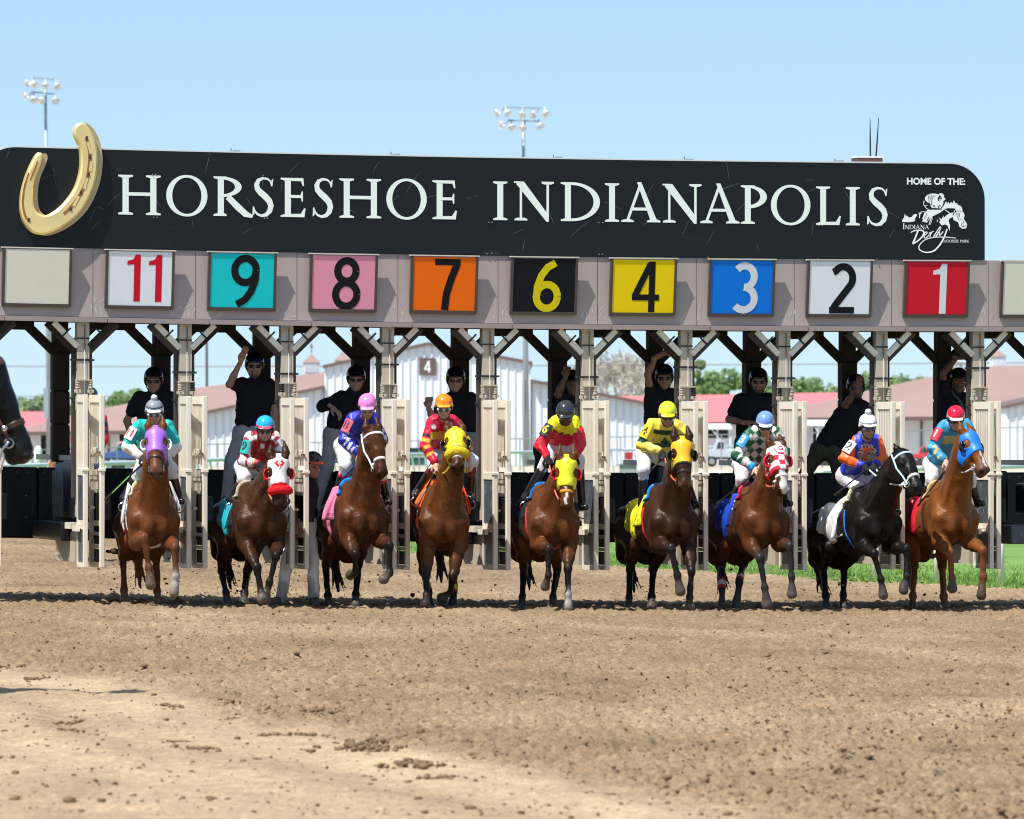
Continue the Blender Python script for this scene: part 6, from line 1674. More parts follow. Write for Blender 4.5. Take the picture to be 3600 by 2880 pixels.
starter((2013, 1330), (2015, 1396), (1985, 1408), (2075, 1412), (1962, 1388), (1988, 1325), (2060, 1470), (2040, 1540), (1935, 1580), (1900, 1660), (1960, 1680), (1905, 1800), (1960, 1810), dz=dict(eR=-.1, wR=-.15), skin='brown', trousers=BLACK_T, hdR=(.15, -.1, 1), hpR=(.3, -1, 0), curlR=1.3, brim=True, skull=False, goggles=None, chest=1.08,
        label='starter in a black cap and loose black coat leaning out with a raised fist')
starter((2335, 1309), (2337, 1376), (2275, 1380), (2378, 1390), (2277, 1318), (2305, 1258), (2378, 1470), (2370, 1540), (2320, 1540), (2290, 1660), (2350, 1660), (2290, 1800), (2350, 1800), dz=dict(eR=-.1, wR=-.14), skin='tan', sleeve='none', trousers=BLACK_T, hdR=(.8, -.2, .45), hpR=(.2, -.6, -.8), curlR=.5, 
        label='starter in a sleeveless black top with one arm held high over his helmet')
starter((2666, 1322), (2668, 1388), (2585, 1408), (2718, 1404), (2562, 1475), (2622, 1487), (2725, 1480), (2690, 1500), (2640, 1560), (2600, 1680), (2650, 1680), (2595, 1800), (2655, 1800), dz=dict(wR=-.2, wL=-.2), skin='tan', beard='full', hair=(.05, .025, .012), trousers=(.018, .022, .045), hdR=(1, -.2, .1), hpR=(0, .3, -1),
        label='bearded starter in a black hoodie and navy jeans looking down')
starter((3005, 1345), (3018, 1408), (2975, 1432), (3055, 1432), (2972, 1425), (3014, 1368), (3060, 1500), (3050, 1560), (2905, 1585), (2815, 1690), (2960, 1700), (2800, 1800), (2960, 1800), dz=dict(eR=-.2, wR=-.35), skin='brown', beard='goatee', trousers=OLIVE, hdR=(.25, -.3, 1), hpR=(.2, -1, 0), curlR=.35, spreadR=.10, goggles=((.01, .01, .02), (.02, .04, .12)), label='starter in olive trousers leaning across with a hand raised before his helmet')
starter((3369, 1322), (3373, 1388), (3305, 1405), (3415, 1402), (3318, 1312), (3365, 1256), (3415, 1480), (3410, 1550), (3365, 1590), (3340, 1700), (3400, 1700), (3340, 1800), (3400, 1800), dz=dict(eR=-.1, wR=-.15, sR=0), skin='brown', beard='moustache', trousers=BLACK_T, hdR=(.9, 0, -.1), hpR=(.1, -.4, -1), curlR=.4, spreadR=.1, goggles=((.02, .02, .02), (.45, .07, .01)),
        label='starter with a moustache and red mirrored sunglasses, arm raised under the roof')
# the lead rope over the last starter's shoulder
ro = empty('lead_rope', tuple(W(3360, 1390, 85.8)), 'grey lead rope hanging across the chest of the starter with red sunglasses', 'rope')
q = MB(); q.tube([W(3345, 1372, 85.55), W(3358, 1392, 85.5), W(3378, 1415, 85.5), (W(3392, 1455, 85.5)), W(3400, 1500, 85.5), W(3402, 1570, 85.55)], .014, 6); q.build('rope', mat('grey_rope', (.12, .12, .105), rough=.9, bump=.5, bscale=120), ro, smooth=True)
# the groom on the ground between two stalls, mostly hidden by the doors
Yg = gate_Y(-2.4) - .1
gJ = dict(head=W(1099, 1640, Yg + .1), face=np.array((.6, -.8, -.2)), sR=W(1030, 1710, Yg + .1), sL=W(1090, 1700, Yg + .1), eR=W(1030, 1790, Yg), eL=W(1075, 1780, Yg), wR=W(1040, 1850, Yg - .1), wL=W(1062, 1850, Yg - .1), pel=W(1052, 1850, Yg + .1), kR=W(1012, 1960, Yg - .12), kL=W(1100, 1960, Yg - .05), fR=W(988, 2075, Yg - .1), fL=W(1104, 2080, Yg - .1))
for s, sx in (('R', -.14), ('L', .03)): gJ['f' + s] = np.array((gJ['f' + s][0], gJ['f' + s][1], zg(gJ['f' + s][0]) + .085)); gJ['toe' + s] = gJ['f' + s] + np.array((sx, -.14, -.035))
make_person('groom', gJ, dict(label='groom in dusty cream trousers braced on the ground behind the open doors', skin='tan', shirt=BLACK_T, sleeve='short', trousers=(.82, .80, .75), mud=True, boots='shoe', shoe=(.12, .09, .07), helmet=(.012, .012, .013), helmet_cols=dict(a=(.05, .07, (.7, .12, .03))), goggles=None, chest=1.05, hs=1.05, hipw=1.05))

# ------------------------------------------------------------------ the outrider's ponies
YP = 55.0
pony = dict(name='pony', num='pony', x0=0, seed=21, Y=YP, yaw=84, pitch=0, size=1.0, chest=(-640, 640), poll=(-85, -300), muzzle_pt=(285, 545), poll_d=-.02, hint=(.93, -.1, .35), head_len=.70,
            coat=(.0095, .0085, .009), points=(.010, .009, .009), mane=(.008, .008, .008), muzzle=(.012, .010, .010), res=.014,
            fR=((-700, 1250), (-700, 1640), (-690, 1820), (1, 1, 1)), fL=((-640, 1250), (-640, 1640), (-630, 1820), (1, 1, 1)), hR=((-2700, 1250), (-2700, 1640), (-2690, 1820)), hL=((-2640, 1250), (-2640, 1640), (-2630, 1820)),
            noseband=(.045, .025, .016), bridle=(.10, .035, .022), cloth=None, group='outrider ponies', label='black pony\'s head with a long silver bit at the frame\'s left edge')
PH = make_horse(pony)
for sg in (-1, 1):
    b = PH.Hd(.46, sg * .085, -.12)
    q = MB(); q.tube([b, PH.Hd(.47, sg * .09, -.10), PH.Hd(.49, sg * .09, -.15), PH.Hd(.53, sg * .088, -.19), PH.Hd(.57, sg * .085, -.23), PH.Hd(.58, sg * .08, -.27)], [.008, .012, .011, .009, .007, .005], 6); q.build('shank_bit', M_BIT, PH.root, smooth=True)
    q = MB(); q.lathe([(0, .010), (.022, .006), (.024, 0)], PH.Hd(.40, sg * .098, -.09), tuple(PH.lt * sg), 14); q.build('concho', M_BIT, PH.root, smooth=True)
YB = 106.0
Xb = (195 - 1800) / F_PX * YB
pz = lambda x, z, Y: (((x * YB / YB) * F_PX / YB + 1800) * 2.156, (HORIZON - (z - CAM_H) * F_PX / YB - 1360) * 2.156)
def pq(dx, z): return ((Xb + dx) * F_PX / YB + 1800, 0)[0] * 2.156, (HORIZON - (z - CAM_H) * F_PX / YB - 1360) * 2.156
pony2 = dict(name='pony', num='pony2', x0=0, seed=22, Y=YB - .7, yaw=2, pitch=0, chest=pq(.1, 1.12), poll=pq(.08, 1.72), muzzle_pt=pq(.06, 1.25), hint=(-.4, -1, .2),
             coat=(.26, .12, .05), points=(.30, .16, .08), mane=(.5, .4, .25), res=.018, hoof=(.5, .45, .4),
             fR=(pq(.03, .52), pq(.03, .22), pq(.04, .08), (-1, 1, -1)), fL=(pq(.22, .52), pq(.22, .22), pq(.23, .08), (-1, 1, -1)), hR=(pq(.06, .58), pq(.06, .22), pq(.06, .08)), hL=(pq(.24, .58), pq(.25, .22), pq(.25, .08)), sock_fR=5, sock_fL=5,
             noseband=(.05, .03, .02), bridle=(.05, .03, .02), cloth=None, group='outrider ponies', label='chestnut pony with pale feet standing behind the far left stall')
P2 = make_horse(pony2)
Yr = YB - .1
bJ = {k: W(v[0], v[1], Yr) for k, v in dict(head=(316, 1400), sR=(274, 1470), sL=(359, 1470), eR=(264, 1550), eL=(369, 1545), wR=(284, 1610), wL=(339, 1605), pel=(316, 1640), kR=(259, 1720), kL=(374, 1720), fR=(254, 1830), fL=(384, 1830)).items()}
bJ['face'] = np.array((-.5, -.8, 0))
make_person('outrider', bJ, dict(label='outrider in a red and navy jacket on the chestnut pony behind the gate', skin='fair', shirt=(.60, .02, .04), silks=lambda V, tags, t, lat, up, dep: np.where(((up > -.12) & (up < -.06) | (up > -.22) & (up < -.17))[:, None], np.array((.02, .03, .10)), np.array((.60, .02, .04))), sleeve='long', trousers=(.05, .06, .1), helmet=(.02, .02, .02), goggles=None))

# ------------------------------------------------------------------ thrown-up dirt
def flying():
    rng = np.random.default_rng(31)
    it = []
    src = [(RUN[i][0].hoof[k], n) for i, k, n in ((0, 'hR', 120), (0, 'hL', 40), (1, 'hR', 60), (1, 'hL', 110), (2, 'hL', 60), (2, 'hR', 30), (3, 'hR', 30), (4, 'hL', 30), (5, 'hL', 70), (6, 'hL', 30), (7, 'hR', 80), (7, 'hL', 110), (8, 'hR', 40), (8, 'hL', 25))]
    for P, n in src:
        for _ in range(n):
            h = abs(rng.normal(0, .28)) + .02
            it.append((P[0] + rng.normal(0, .10 + .22 * h), P[1] + .25 + rng.normal(0, .25), zg(P[0]) + h, .0045 * math.exp(rng.normal(0, .55)) + .002))
    for _ in range(240):     # spray between the second and third stall
        it.append((W(rng.normal(990, 50), 2000, 84)[0], 84 + rng.normal(0, .3), zg(-2.5) + abs(rng.normal(.02, .22)), .004 * math.exp(rng.normal(0, .5)) + .002))
    for px, py, r in ((1450, 2092, .035), (1740, 2057, .022), (1733, 2111, .02), (3280, 1955, .06), (3262, 1958, .05), (3295, 1950, .04), (1728, 2075, .012), (400, 1940, .05), (382, 1938, .03), (415, 1945, .03), (3250, 2090, .02), (1460, 1985, .012), (1625, 2043, .016), (2690, 2030, .02), (1250, 2140, .06), (1230, 2150, .05), (1270, 2148, .05), (1215, 2155, .04)):
        P = W(px, py, gate_Y((px - 1800) / F_PX * 84) + .6); it.append((P[0], P[1], P[2], r))
    o = link_mesh('flying_dirt', clod_mesh('spray', it, 4), M_WET)
    tag(o, 'dark dirt thrown up behind the horses\' hooves', 'flying dirt', None, 'stuff')
    # churned moist soil where the hind feet push off
    it = []
    for H, J in RUN:
        for k in ('hR', 'hL'):
            P = H.hoof[k]
            for _ in range(40):
                x, y = P[0] + rng.normal(0, .16), P[1] + rng.normal(.1, .3); it.append((x, y, zg(x) + .008, .022 * math.exp(rng.normal(0, .5))))
    o = link_mesh('churned_dirt', clod_mesh('churn', it, 6), M_WET)
    tag(o, 'moist dark soil churned up around the hind hooves', 'churned dirt', None, 'stuff')
flying()
# ------------------------------------------------------------------ barns, rails, lights, trees and vehicles behind
M_SIDING = mat('white_siding', (.76, .81, .85), rough=.6, var=.05, vscale=.3)
M_WALLW = mat('white_block_wall', (.76, .77, .76), rough=.8, var=.06, vscale=.4)
M_ROOF = mat('brown_roof', (.30, .195, .175), rough=.7, var=.08, vscale=.15)
M_RED = mat('hazed_red_roof', (.60, .165, .175), rough=.6, var=.06, vscale=.1)  # red lightened towards pink: distance haze put into the colour
M_TRIM = mat('brown_trim', (.15, .10, .085), rough=.6)
M_DARK = mat('dark_opening', (.016, .016, .017), rough=.9)
M_POLE = mat('galvanised_pole', (.36, .41, .45), rough=.45, metal=.35)
M_LAMP = mat('lamp_reflector', (.86, .88, .9), rough=.25, metal=.6)
M_RAIL = mat('pale_rail', (.58, .70, .72), rough=.5)
V3 = lambda p: Vector(tuple(p))
def wallpoly(mb, pts, Y, depth):
    """A wall whose face follows photograph pixels at distance Y, given depth."""
    P = [W(x, y, Y) for x, y in pts]; n = len(P)
    mb.add([tuple(p) for p in P] + [(p[0], p[1] + depth, p[2]) for p in P], [tuple(range(n)), tuple(range(2 * n - 1, n - 1, -1))] + [(i, n + i, n + (i + 1) % n, (i + 1) % n) for i in range(n)])
def ground_py(Y, z=-.02): return HORIZON + (CAM_H - z) * F_PX / Y

# barn number 4: gabled nave with two lean-tos, ribbed siding
YA = 415.0; gb = ground_py(YA)
barn4 = empty('horse_barn', tuple(W(1505, gb, YA)), 'white ribbed barn with a brown number 4 plate below its gable', 'barn')
secs = [([(1141, gb), (1865, gb), (1865, 1273), (1505, 1207), (1141, 1286)], 0.), ([(620, gb), (1138, gb), (1138, 1358), (620, 1470)], .3), ([(1868, gb), (2275, gb), (2275, 1416), (1868, 1336)], .3)]
for pts, dy in secs:
    mb = MB(); wallpoly(mb, pts, YA + dy, 40); mb.build('wall', M_SIDING, barn4)
    ribs = MB(); x0, x1 = min(p[0] for p in pts), max(p[0] for p in pts)
    top = sorted([p for p in pts if p[1] < gb - 1])
    x = x0 + 6
    while x < x1 - 4:
        ty = float(np.interp(x, [p[0] for p in top], [p[1] for p in top])) + 6
        a, b = W(x, ty, YA + dy), W(x, gb - 2, YA + dy)
        ribs.box(a[0] - .045, a[0] + .045, YA + dy - .07, YA + dy - .002, b[2], a[2]); x += 26.5
    o = ribs.build('siding_rib', mat('rib_white', (.60, .66, .72), rough=.6), barn4); tag(o, kind='stuff')
for pl in ([(1135, 1289), (1505, 1208), (1872, 1276)], [(612, 1474), (1140, 1360)], [(1866, 1338), (2283, 1420)]):
    for (xa, ya), (xb, yb) in zip(pl[:-1], pl[1:]):
        A, B_ = W(xa, ya, YA), W(xb, yb, YA)
        q = MB(); q.hexa([(A[0], YA - .25, A[2] - .10), (B_[0], YA - .25, B_[2] - .10), (B_[0], YA + 42, B_[2] - .10), (A[0], YA + 42, A[2] - .10), (A[0], YA - .25, A[2] + .08), (B_[0], YA - .25, B_[2] + .08), (B_[0], YA + 42, B_[2] + .08), (A[0], YA + 42, A[2] + .08)]); q.build('roof', M_TRIM, barn4)
A, B_ = W(1474, 1320, YA), W(1533, 1259, YA)
q = MB(); q.box(A[0], B_[0], YA - .12, YA - .072, A[2], B_[2]); plate = q.build('number_plate', mat('brown_plate', (.13, .085, .075), rough=.5), barn4)
g4, w4 = digit('4'); hh = (B_[2] - A[2]) * .68; q = MB()
put_strokes(q, g4, lambda a, b, t: ((A[0] + B_[0]) / 2 - w4 * hh * .5 + a * hh, YA - .125 - t, A[2] + (B_[2] - A[2]) * .16 + b * hh), .0, .004); q.build('digit', M_WHITE, plate)
for (x0, x1, y0, y1, nm, m) in ((1435, 1492, 1575, 1643, 'dumpster', None),):
    Yd = 395.0; a, b = W(x0, y1, Yd), W(x1, y0, Yd)
    r = empty('dumpster', (a[0], Yd, 0), 'dark green steel dumpster beside barn 4', 'dumpster'); gm = mat('dumpster_green', (.015, .10, .065), rough=.5)
    q = MB(); q.box(a[0], b[0], Yd, Yd + 1.6, .1, b[2] - .1); q.build('body', gm, r); q = MB(); q.box(a[0] - .04, b[0] + .04, Yd - .05, Yd + 1.65, b[2] - .098, b[2]); q.build('lid', M_DARK, r)
    q = MB(); q.box(a[0], b[0], Yd - .06, Yd - .002, (a[2] + b[2]) * .5, (a[2] + b[2]) * .5 + .12); q.build('band', M_POLE, r)

def hip_barn(label, Yf, eave, top, wall_x, wall_base_extra, doors, spouts, m_roof, m_wall=M_WALLW, depth=30, slope=.28):
    """A long low barn: a wall under an eave and a roof whose upper edge follows the photographed skyline."""
    xa, xb, ey0, ey1 = eave
    r = empty('horse_barn', tuple(W((xa + xb) / 2, ground_py(Yf), Yf)), label, 'barn', None)
    E0, E1 = W(xa, ey0, Yf), W(xb, ey1, Yf)
    q = MB(); P = []
    for x, y in top:
        z = W(x, y, Yf)[2]; dy = max(.3, (z - min(E0[2], E1[2])) / slope); P.append(W(x, y, Yf + dy))
    n = len(P)
    V = [E0, E1] + P[::-1]; V2 = [(p[0], p[1], p[2] - .12) for p in V]
    q.add([tuple(v) for v in V] + V2, [tuple(range(n + 2)), tuple(range(2 * n + 3, n + 1, -1))] + [(i, (i + 1) % (n + 2), n + 2 + (i + 1) % (n + 2), n + 2 + i) for i in range(n + 2)])
    rear = [(p[0], 2 * (P[-1][1]) - p[1] + 4, p[2]) for p in P]
    m_ = len(q.v); q.add([tuple(p) for p in P] + rear, [(i, i + 1, n + i + 1, n + i) for i in range(n - 1)])
    q.build('roof', m_roof, r)
    q = MB(); q.bar(V3(E0) + Vector((0, -.06, -.10)), V3(E1) + Vector((0, -.06, -.10)), .1, .22); q.build('fascia', M_TRIM, r)
    a, b = W(wall_x[0], 0, Yf + .8), W(wall_x[1], 0, Yf + .8)
    q = MB(); q.box(a[0], b[0], Yf + .8, Yf + depth, -.05, min(E0[2], E1[2]) - .02); q.build('wall', m_wall, r)
    for x0, x1, y0, y1 in doors:
        a, b = W(x0, y1, Yf + .8), W(x1, y0, Yf + .8); q = MB(); q.box(a[0], b[0], Yf + .72, Yf + .79, max(a[2], 0), b[2]); d = q.build('door', M_DARK, r)
        q = MB(); q.box(a[0] - .14, a[0] - .002, Yf + .70, Yf + .795, max(a[2], 0), b[2] + .1); q.box(b[0] + .002, b[0] + .14, Yf + .70, Yf + .795, max(a[2], 0), b[2] + .1); q.build('door_jamb', M_WALLW, d)
    for x, y0, y1 in spouts:
        a, b, c = W(x - 26, y0 - 4, Yf + .2), W(x, y0 + 12, Yf + .7), W(x, y1, Yf + .7); q = MB(); q.tube([a, b, c], .07, 6); q.build('downspout', M_TRIM, r)
    return r
hip_barn('long brown hip roofed barn left of the numbered barn', 432., (60, 1160, 1519, 1506), [(64, 1514), (172, 1476), (366, 1434), (461, 1417), (691, 1364), (1150, 1307)], (90, 640), 0, [(144, 163, 1531, 1610), (420, 437, 1520, 1612), (262, 285, 1528, 1612), (560, 590, 1530, 1612)], [(382, 1524, 1600), (215, 1528, 1600)], M_ROOF)
hip_barn('long brown roofed barn with white walls at the right', 425., (2740, 3540, 1470, 1463), [(2744, 1462), (2836, 1430), (2941, 1408), (3137, 1357), (3277, 1327), (3478, 1287), (3760, 1279)], (2790, 3545), 0, [(2858, 2878, 1484, 1600), (3090, 3108, 1484, 1600), (2980, 3000, 1484, 1600), (3330, 3350, 1484, 1600)], [(3240, 1470, 1590), (2950, 1474, 1590)], M_ROOF)
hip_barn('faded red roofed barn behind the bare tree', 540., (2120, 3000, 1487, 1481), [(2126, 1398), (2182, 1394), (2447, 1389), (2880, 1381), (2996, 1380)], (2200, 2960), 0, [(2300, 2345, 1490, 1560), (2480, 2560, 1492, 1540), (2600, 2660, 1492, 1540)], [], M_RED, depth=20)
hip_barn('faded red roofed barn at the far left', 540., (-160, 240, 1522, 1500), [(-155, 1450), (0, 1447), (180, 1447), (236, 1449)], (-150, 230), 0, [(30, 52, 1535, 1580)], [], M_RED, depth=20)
# gable end wing on the right
gw = empty('barn_wing', tuple(W(3640, ground_py(402), 402)), 'white ribbed barn end at the right edge of the frame', 'barn')
gb2 = ground_py(402)
q = MB(); wallpoly(q, [(3536, gb2), (3860, gb2), (3860, 1362), (3536, 1434)], 402, 20); q.build('wall', M_SIDING, gw)
q = MB()
for x in np.arange(3546, 3850, 26.5):
    a = W(x, float(np.interp(x, [3536, 3860], [1434, 1362])) + 6, 402); q.box(a[0] - .05, a[0] + .05, 401.93, 401.998, 0, a[2])
tag(q.build('siding_rib', MATS['rib_white'], gw), kind='stuff')
a, b = W(3528, 1434, 402), W(3868, 1358, 402)
q = MB(); q.hexa([(a[0], 401.7, a[2] - .05), (b[0], 401.7, b[2] - .05), (b[0], 422, b[2] - .05), (a[0], 422, a[2] - .05), (a[0], 401.7, a[2] + .12), (b[0], 401.7, b[2] + .12), (b[0], 422, b[2] + .12), (a[0], 422, a[2] + .12)]); q.build('roof', M_TRIM, gw)
# cupolas on the ridges
def cupola(x, ya, yb, yc, wr, wb, Y, label):
    """Apex pixel (x, ya), roof edge yb, base yc, roof and body widths in pixels."""
    s = F_PX / Y; A = W(x, ya, Y); zb, zc = W(x, yb, Y)[2], W(x, yc + 14, Y)[2]
    r = empty('cupola', (A[0], Y, zc), label, 'cupola', 'cupolas on the barn roofs')
    hw_, hr = wb / s / 2, wr / s / 2
    q = MB(); q.box(A[0] - hw_, A[0] + hw_, Y - hw_, Y + hw_, zc, zb); q.build('body', M_WALLW, r)
    q = MB(); q.add([(A[0] - hr, Y - hr, zb), (A[0] + hr, Y - hr, zb), (A[0] + hr, Y + hr, zb), (A[0] - hr, Y + hr, zb), (A[0] - hr * .35, Y - hr * .35, zb + (A[2] - zb) * .55), (A[0] + hr * .35, Y - hr * .35, zb + (A[2] - zb) * .55), (A[0] + hr * .35, Y + hr * .35, zb + (A[2] - zb) * .55), (A[0] - hr * .35, Y + hr * .35, zb + (A[2] - zb) * .55), tuple(A)],
                    [(0, 3, 2, 1), (0, 1, 5, 4), (1, 2, 6, 5), (2, 3, 7, 6), (3, 0, 4, 7), (4, 5, 8), (5, 6, 8), (6, 7, 8), (7, 4, 8)]); q.build('roof', M_ROOF, r)
    q = MB()
    for i in range(5):
        z = zc + (zb - zc) * (.3 + .12 * i); q.box(A[0] - hw_ * .8, A[0] + hw_ * .8, Y - hw_ - .04, Y - hw_ - .002, z, z + .05)
    tag(q.build('louvre', M_SIDING, r), kind='stuff')
    q = MB(); q.tube([A, A + np.array((0, 0, 34 / s))], .035, 5); q.box(A[0] - 8 / s, A[0] + 8 / s, Y - .02, Y + .02, A[2] + 20 / s, A[2] + 23 / s); q.box(A[0] - 3 / s, A[0] + 3 / s, Y - .02, Y + .02, A[2] + 26 / s, A[2] + 30 / s); q.build('weathervane', M_TRIM, r)
cupola(1095, 1241, 1276, 1309, 64, 56, 452, 'white cupola with a brown pyramid roof left of the second one')
cupola(1205, 1232, 1268, 1300, 62, 54, 452, 'white cupola half hidden behind the step of the numbered barn')
cupola(968, 1274, 1287, 1322, 26, 22, 620, 'small distant cupola beside a gate post')
cupola(3508, 1228, 1254, 1288, 64, 52, 452, 'white cupola with a brown roof at the right edge')
cupola(1312, 1205, 1222, 1240, 30, 26, 560, 'red tipped cupola peeping over the numbered barn')

# ---- floodlight poles
def flood(px_top, py_top, px_base, Y, rows, arms, sc_, label, r0, r1, panel=None):
    s = F_PX / Y; T_, Bp = W(px_top, py_top, Y), W(px_base, ground_py(Y), Y)
    r = empty('floodlight_pole', tuple(Bp), label, 'floodlight', 'floodlight poles behind the track')
    q = MB(); q.tube([Bp, Bp + (T_ - Bp) * .5, T_], [r1, (r0 + r1) / 2, r0], 10); q.build('pole', M_POLE, r, smooth=True)
    for (x0, y0, x1, y1) in arms:
        q = MB(); q.bar(W(x0, y0, Y - .2), W(x1, y1, Y - .2), .09, .09); q.build('cross_arm', M_POLE, r)
    rr = np.random.default_rng(int(px_top))
    for (x, y, ax, ay) in rows:
        c = W(x, y, Y - .55); d = unit(np.array((ax, -.45, ay)))
        q = MB(); R0 = sc_ * .5
        q.lathe([(0, -R0 * 1.15), (R0 * .35, -R0 * 1.05), (R0 * .72, -R0 * .45), (R0 * .95, R0 * .2), (R0 * 1.0, R0 * .4), (R0 * .93, R0 * .4), (R0 * .66, -R0 * .35), (R0 * .28, -R0 * .9), (0, -R0 * .95)], c, tuple(d), 16)
        h = q.build('lamp_head', M_LAMP, r, smooth=True)
        q = MB(); q.tube([c - d * R0 * 1.1, c - d * R0 * 1.5 + np.array((0, .1, .1)), np.array((c[0] - d[0] * R0 * 1.6, Y - .2, c[2] + 14 / s))], .045, 5); q.build('lamp_bracket', M_POLE, h)
    if panel:
        a, b = W(panel[0], panel[3], Y - .35), W(panel[1], panel[2], Y - .35); q = MB(); q.box(a[0], b[0], Y - .55, Y - .15, a[2], b[2]); q.build('control_box', M_POLE, r)
zp5 = lambda x, y: (1710 + x / 8.29, 350 + y / 8.29)
zp4 = lambda x, y: (50 + x / 8.625, 250 + y / 8.625)
flood(1839, 373, 1852, 408., [(*zp5(320, 400), -.8, -.45), (*zp5(620, 390), .25, -.5), (*zp5(1040, 440), -.15, -.5), (*zp5(1370, 430), -.45, -.45), (*zp5(1735, 410), .15, -.5), (*zp5(440, 740), -.85, -.25), (*zp5(745, 800), .1, -.5), (*zp5(1060, 830), -.2, -.5), (*zp5(1575, 770), .2, -.5)],
      [(*zp5(480, 232), *zp5(1600, 258)), (*zp5(620, 605), *zp5(1475, 632))], .50, 'tall floodlight pole with nine lamps above the middle of the banner', .075, .20, (1836, 1844, 1338, 1462))
flood(159, 271, 176, 420., [(*zp4(395, 370), -.6, -.35), (*zp4(610, 400), .3, -.5), (*zp4(950, 440), -.05, -.5), (*zp4(1310, 455), .25, -.45), (*zp4(345, 760), -.85, -.3), (*zp4(600, 860), .1, -.5), (*zp4(830, 890), -.3, -.5), (*zp4(1260, 890), .1, -.4)],
      [(*zp4(555, 200), *zp4(1215, 262)), (*zp4(530, 632), *zp4(1240, 700))], .50, 'tall floodlight pole with eight lamps at the upper left', .075, .20, (154, 171, 1365, 1474))
r = empty('flag_pole', tuple(W(728, ground_py(460), 460)), 'thin dark mast left of the saluting starter', 'pole')
q = MB(); q.tube([W(728, ground_py(460), 460), W(726, 1100, 460), W(725, 900, 460)], [.10, .08, .06], 8); q.build('mast', mat('dark_mast', (.14, .12, .13), rough=.5), r); q = MB(); q.lathe([(0, .12), (.10, 0), (0, -.12)], W(725, 897, 460), (0, 0, 1), 8); q.build('finial', M_TRIM, r)
for y0, y1, Y, lab in ((1279, 1294, 520, 'thin power line sagging behind the gate'), (1384, 1400, 640, 'faint lower power line above the trees')):
    r = empty('power_line', tuple(W(1800, y0, Y)), lab, 'power line')
    q = MB(); q.tube([W(x, y0 + (y1 - y0) * 4 * ((x - 1800) / 4400.) ** 2 * 0 + 10 * math.cos((x - 600) / 1600.), Y) for x in range(-600, 4300, 350)], .028, 4); q.build('wire', M_TRIM, r)
# ---- rails and fences
def rail_line(pts, zt, r_, pole_step, label, m, end=None, double=False, zb=-.05):
    """pts: (px, Y): a rail zt high along ground points."""
    P = [np.array(((px - 1800) / F_PX * Y, Y, zt)) for px, Y in pts]
    r = empty('track_rail', tuple(P[0] * np.array((1, 1, 0))), label, 'rail')
    q = MB(); path = list(P)
    if end: path = path + [P[-1] + np.array((.25, .05, -.08)), P[-1] + np.array((.36, .08, -.35)), P[-1] + np.array((.36, .08, -1.0))]
    q.tube(path, r_, 8); q.build('top_rail', m, r, smooth=True)
    acc = 0; last = P[0]
    tot = [0]; 
    for a, b in zip(P[:-1], P[1:]): tot.append(tot[-1] + np.linalg.norm(b - a))
    for d in np.arange(pole_step * .4, tot[-1], pole_step):
        j = min(np.searchsorted(tot, d) - 1, len(P) - 2); j = max(j, 0); t = (d - tot[j]) / (tot[j + 1] - tot[j]); c = P[j] + (P[j + 1] - P[j]) * t
        q = MB(); q.tube([c + np.array((0, .02, -r_ * .6)), c + np.array((.14, .25, zb - zt))], r_ * .75, 6); q.build('rail_post', m, r)
    return r
def railY(y, zt=1.05): return (CAM_H - zt) * F_PX / (y - HORIZON)
rail_line([(x, railY(y)) for x, y in ((-120, 1643), (100, 1637), (430, 1628), (750, 1617), (1460, 1597), (1830, 1590), (2190, 1582))], 1.05, .06, 3.4, 'long pale outer rail running behind the stalls', M_RAIL)
rail_line([(x, railY(y)) for x, y in ((2190.5, 1582), (2530, 1572), (3220, 1563), (3700, 1554))], 1.05, .075, 6., 'far end of the pale outer rail at the right', M_RAIL)
rail_line([(x, railY(y)) for x, y in ((1990, 1676), (2180, 1672), (2545, 1665))], 1.05, .06, 3.0, 'white inner rail with a rounded end on the grass', M_WHITE, end=True)
rail_line([(x, railY(y)) for x, y in ((2890, 1658), (3250, 1648), (3720, 1637))], 1.05, .06, 3.4, 'white inner rail crossing the grass at the right', M_WHITE)
# near rail at the dirt's edge: cream posts on show below the tail doors
posts = [(1547, 1950), (1722, 1959), (1906, 1968), (2130, 1984), (2355, 1996), (2517, 2006), (2698, 2018), (2880, 2027), (3076, 2036), (3294, 2048), (3520, 2058), (3760, 2070)]
r = empty('near_rail', tuple(W(2700, 2018, 102)), 'cream posted inside rail between the dirt and the grass', 'rail'); PP = []
for px, py in posts:
    Y = F_PX * (CAM_H + .02) / (py - HORIZON); b = W(px, py + 3, Y); PP.append(np.array((b[0], b[1], 1.02)))
    q = MB(); q.tube([b + np.array((0, 0, -.1)), np.array((b[0], b[1], .97))], .042, 8); q.build('rail_post', M_CREAM, r, smooth=True)
q = MB(); q.tube(PP, .05, 8); q.build('top_rail', M_CREAM, r, smooth=True)
# tall wire fence in front of the barns
r = empty('wire_fence', tuple(W(1800, 1660, 360)), 'tall thin wire fence in front of the barns', 'fence'); fp = [(-100, 1590), (750, 1562), (1465, 1550), (1850, 1542), (2190, 1536), (3230, 1514), (3700, 1499)]
M_WIREF = mat('fence_wire', (.30, .34, .34), rough=.5, metal=.3)
FP = [W(x, y, 338 + (x + 100) / 3800. * 55) for x, y in fp]
q = MB(); q.tube(FP, .03, 5); q.build('top_rail', M_WIREF, r)
for x in range(-60, 3700, 118):
    t = W(x, float(np.interp(x, [p[0] for p in fp], [p[1] for p in fp])), 338 + (x + 100) / 3800. * 55); q = MB(); q.tube([t, np.array((t[0], t[1], -.05))], .032, 5); q.build('fence_post', M_WIREF, r)
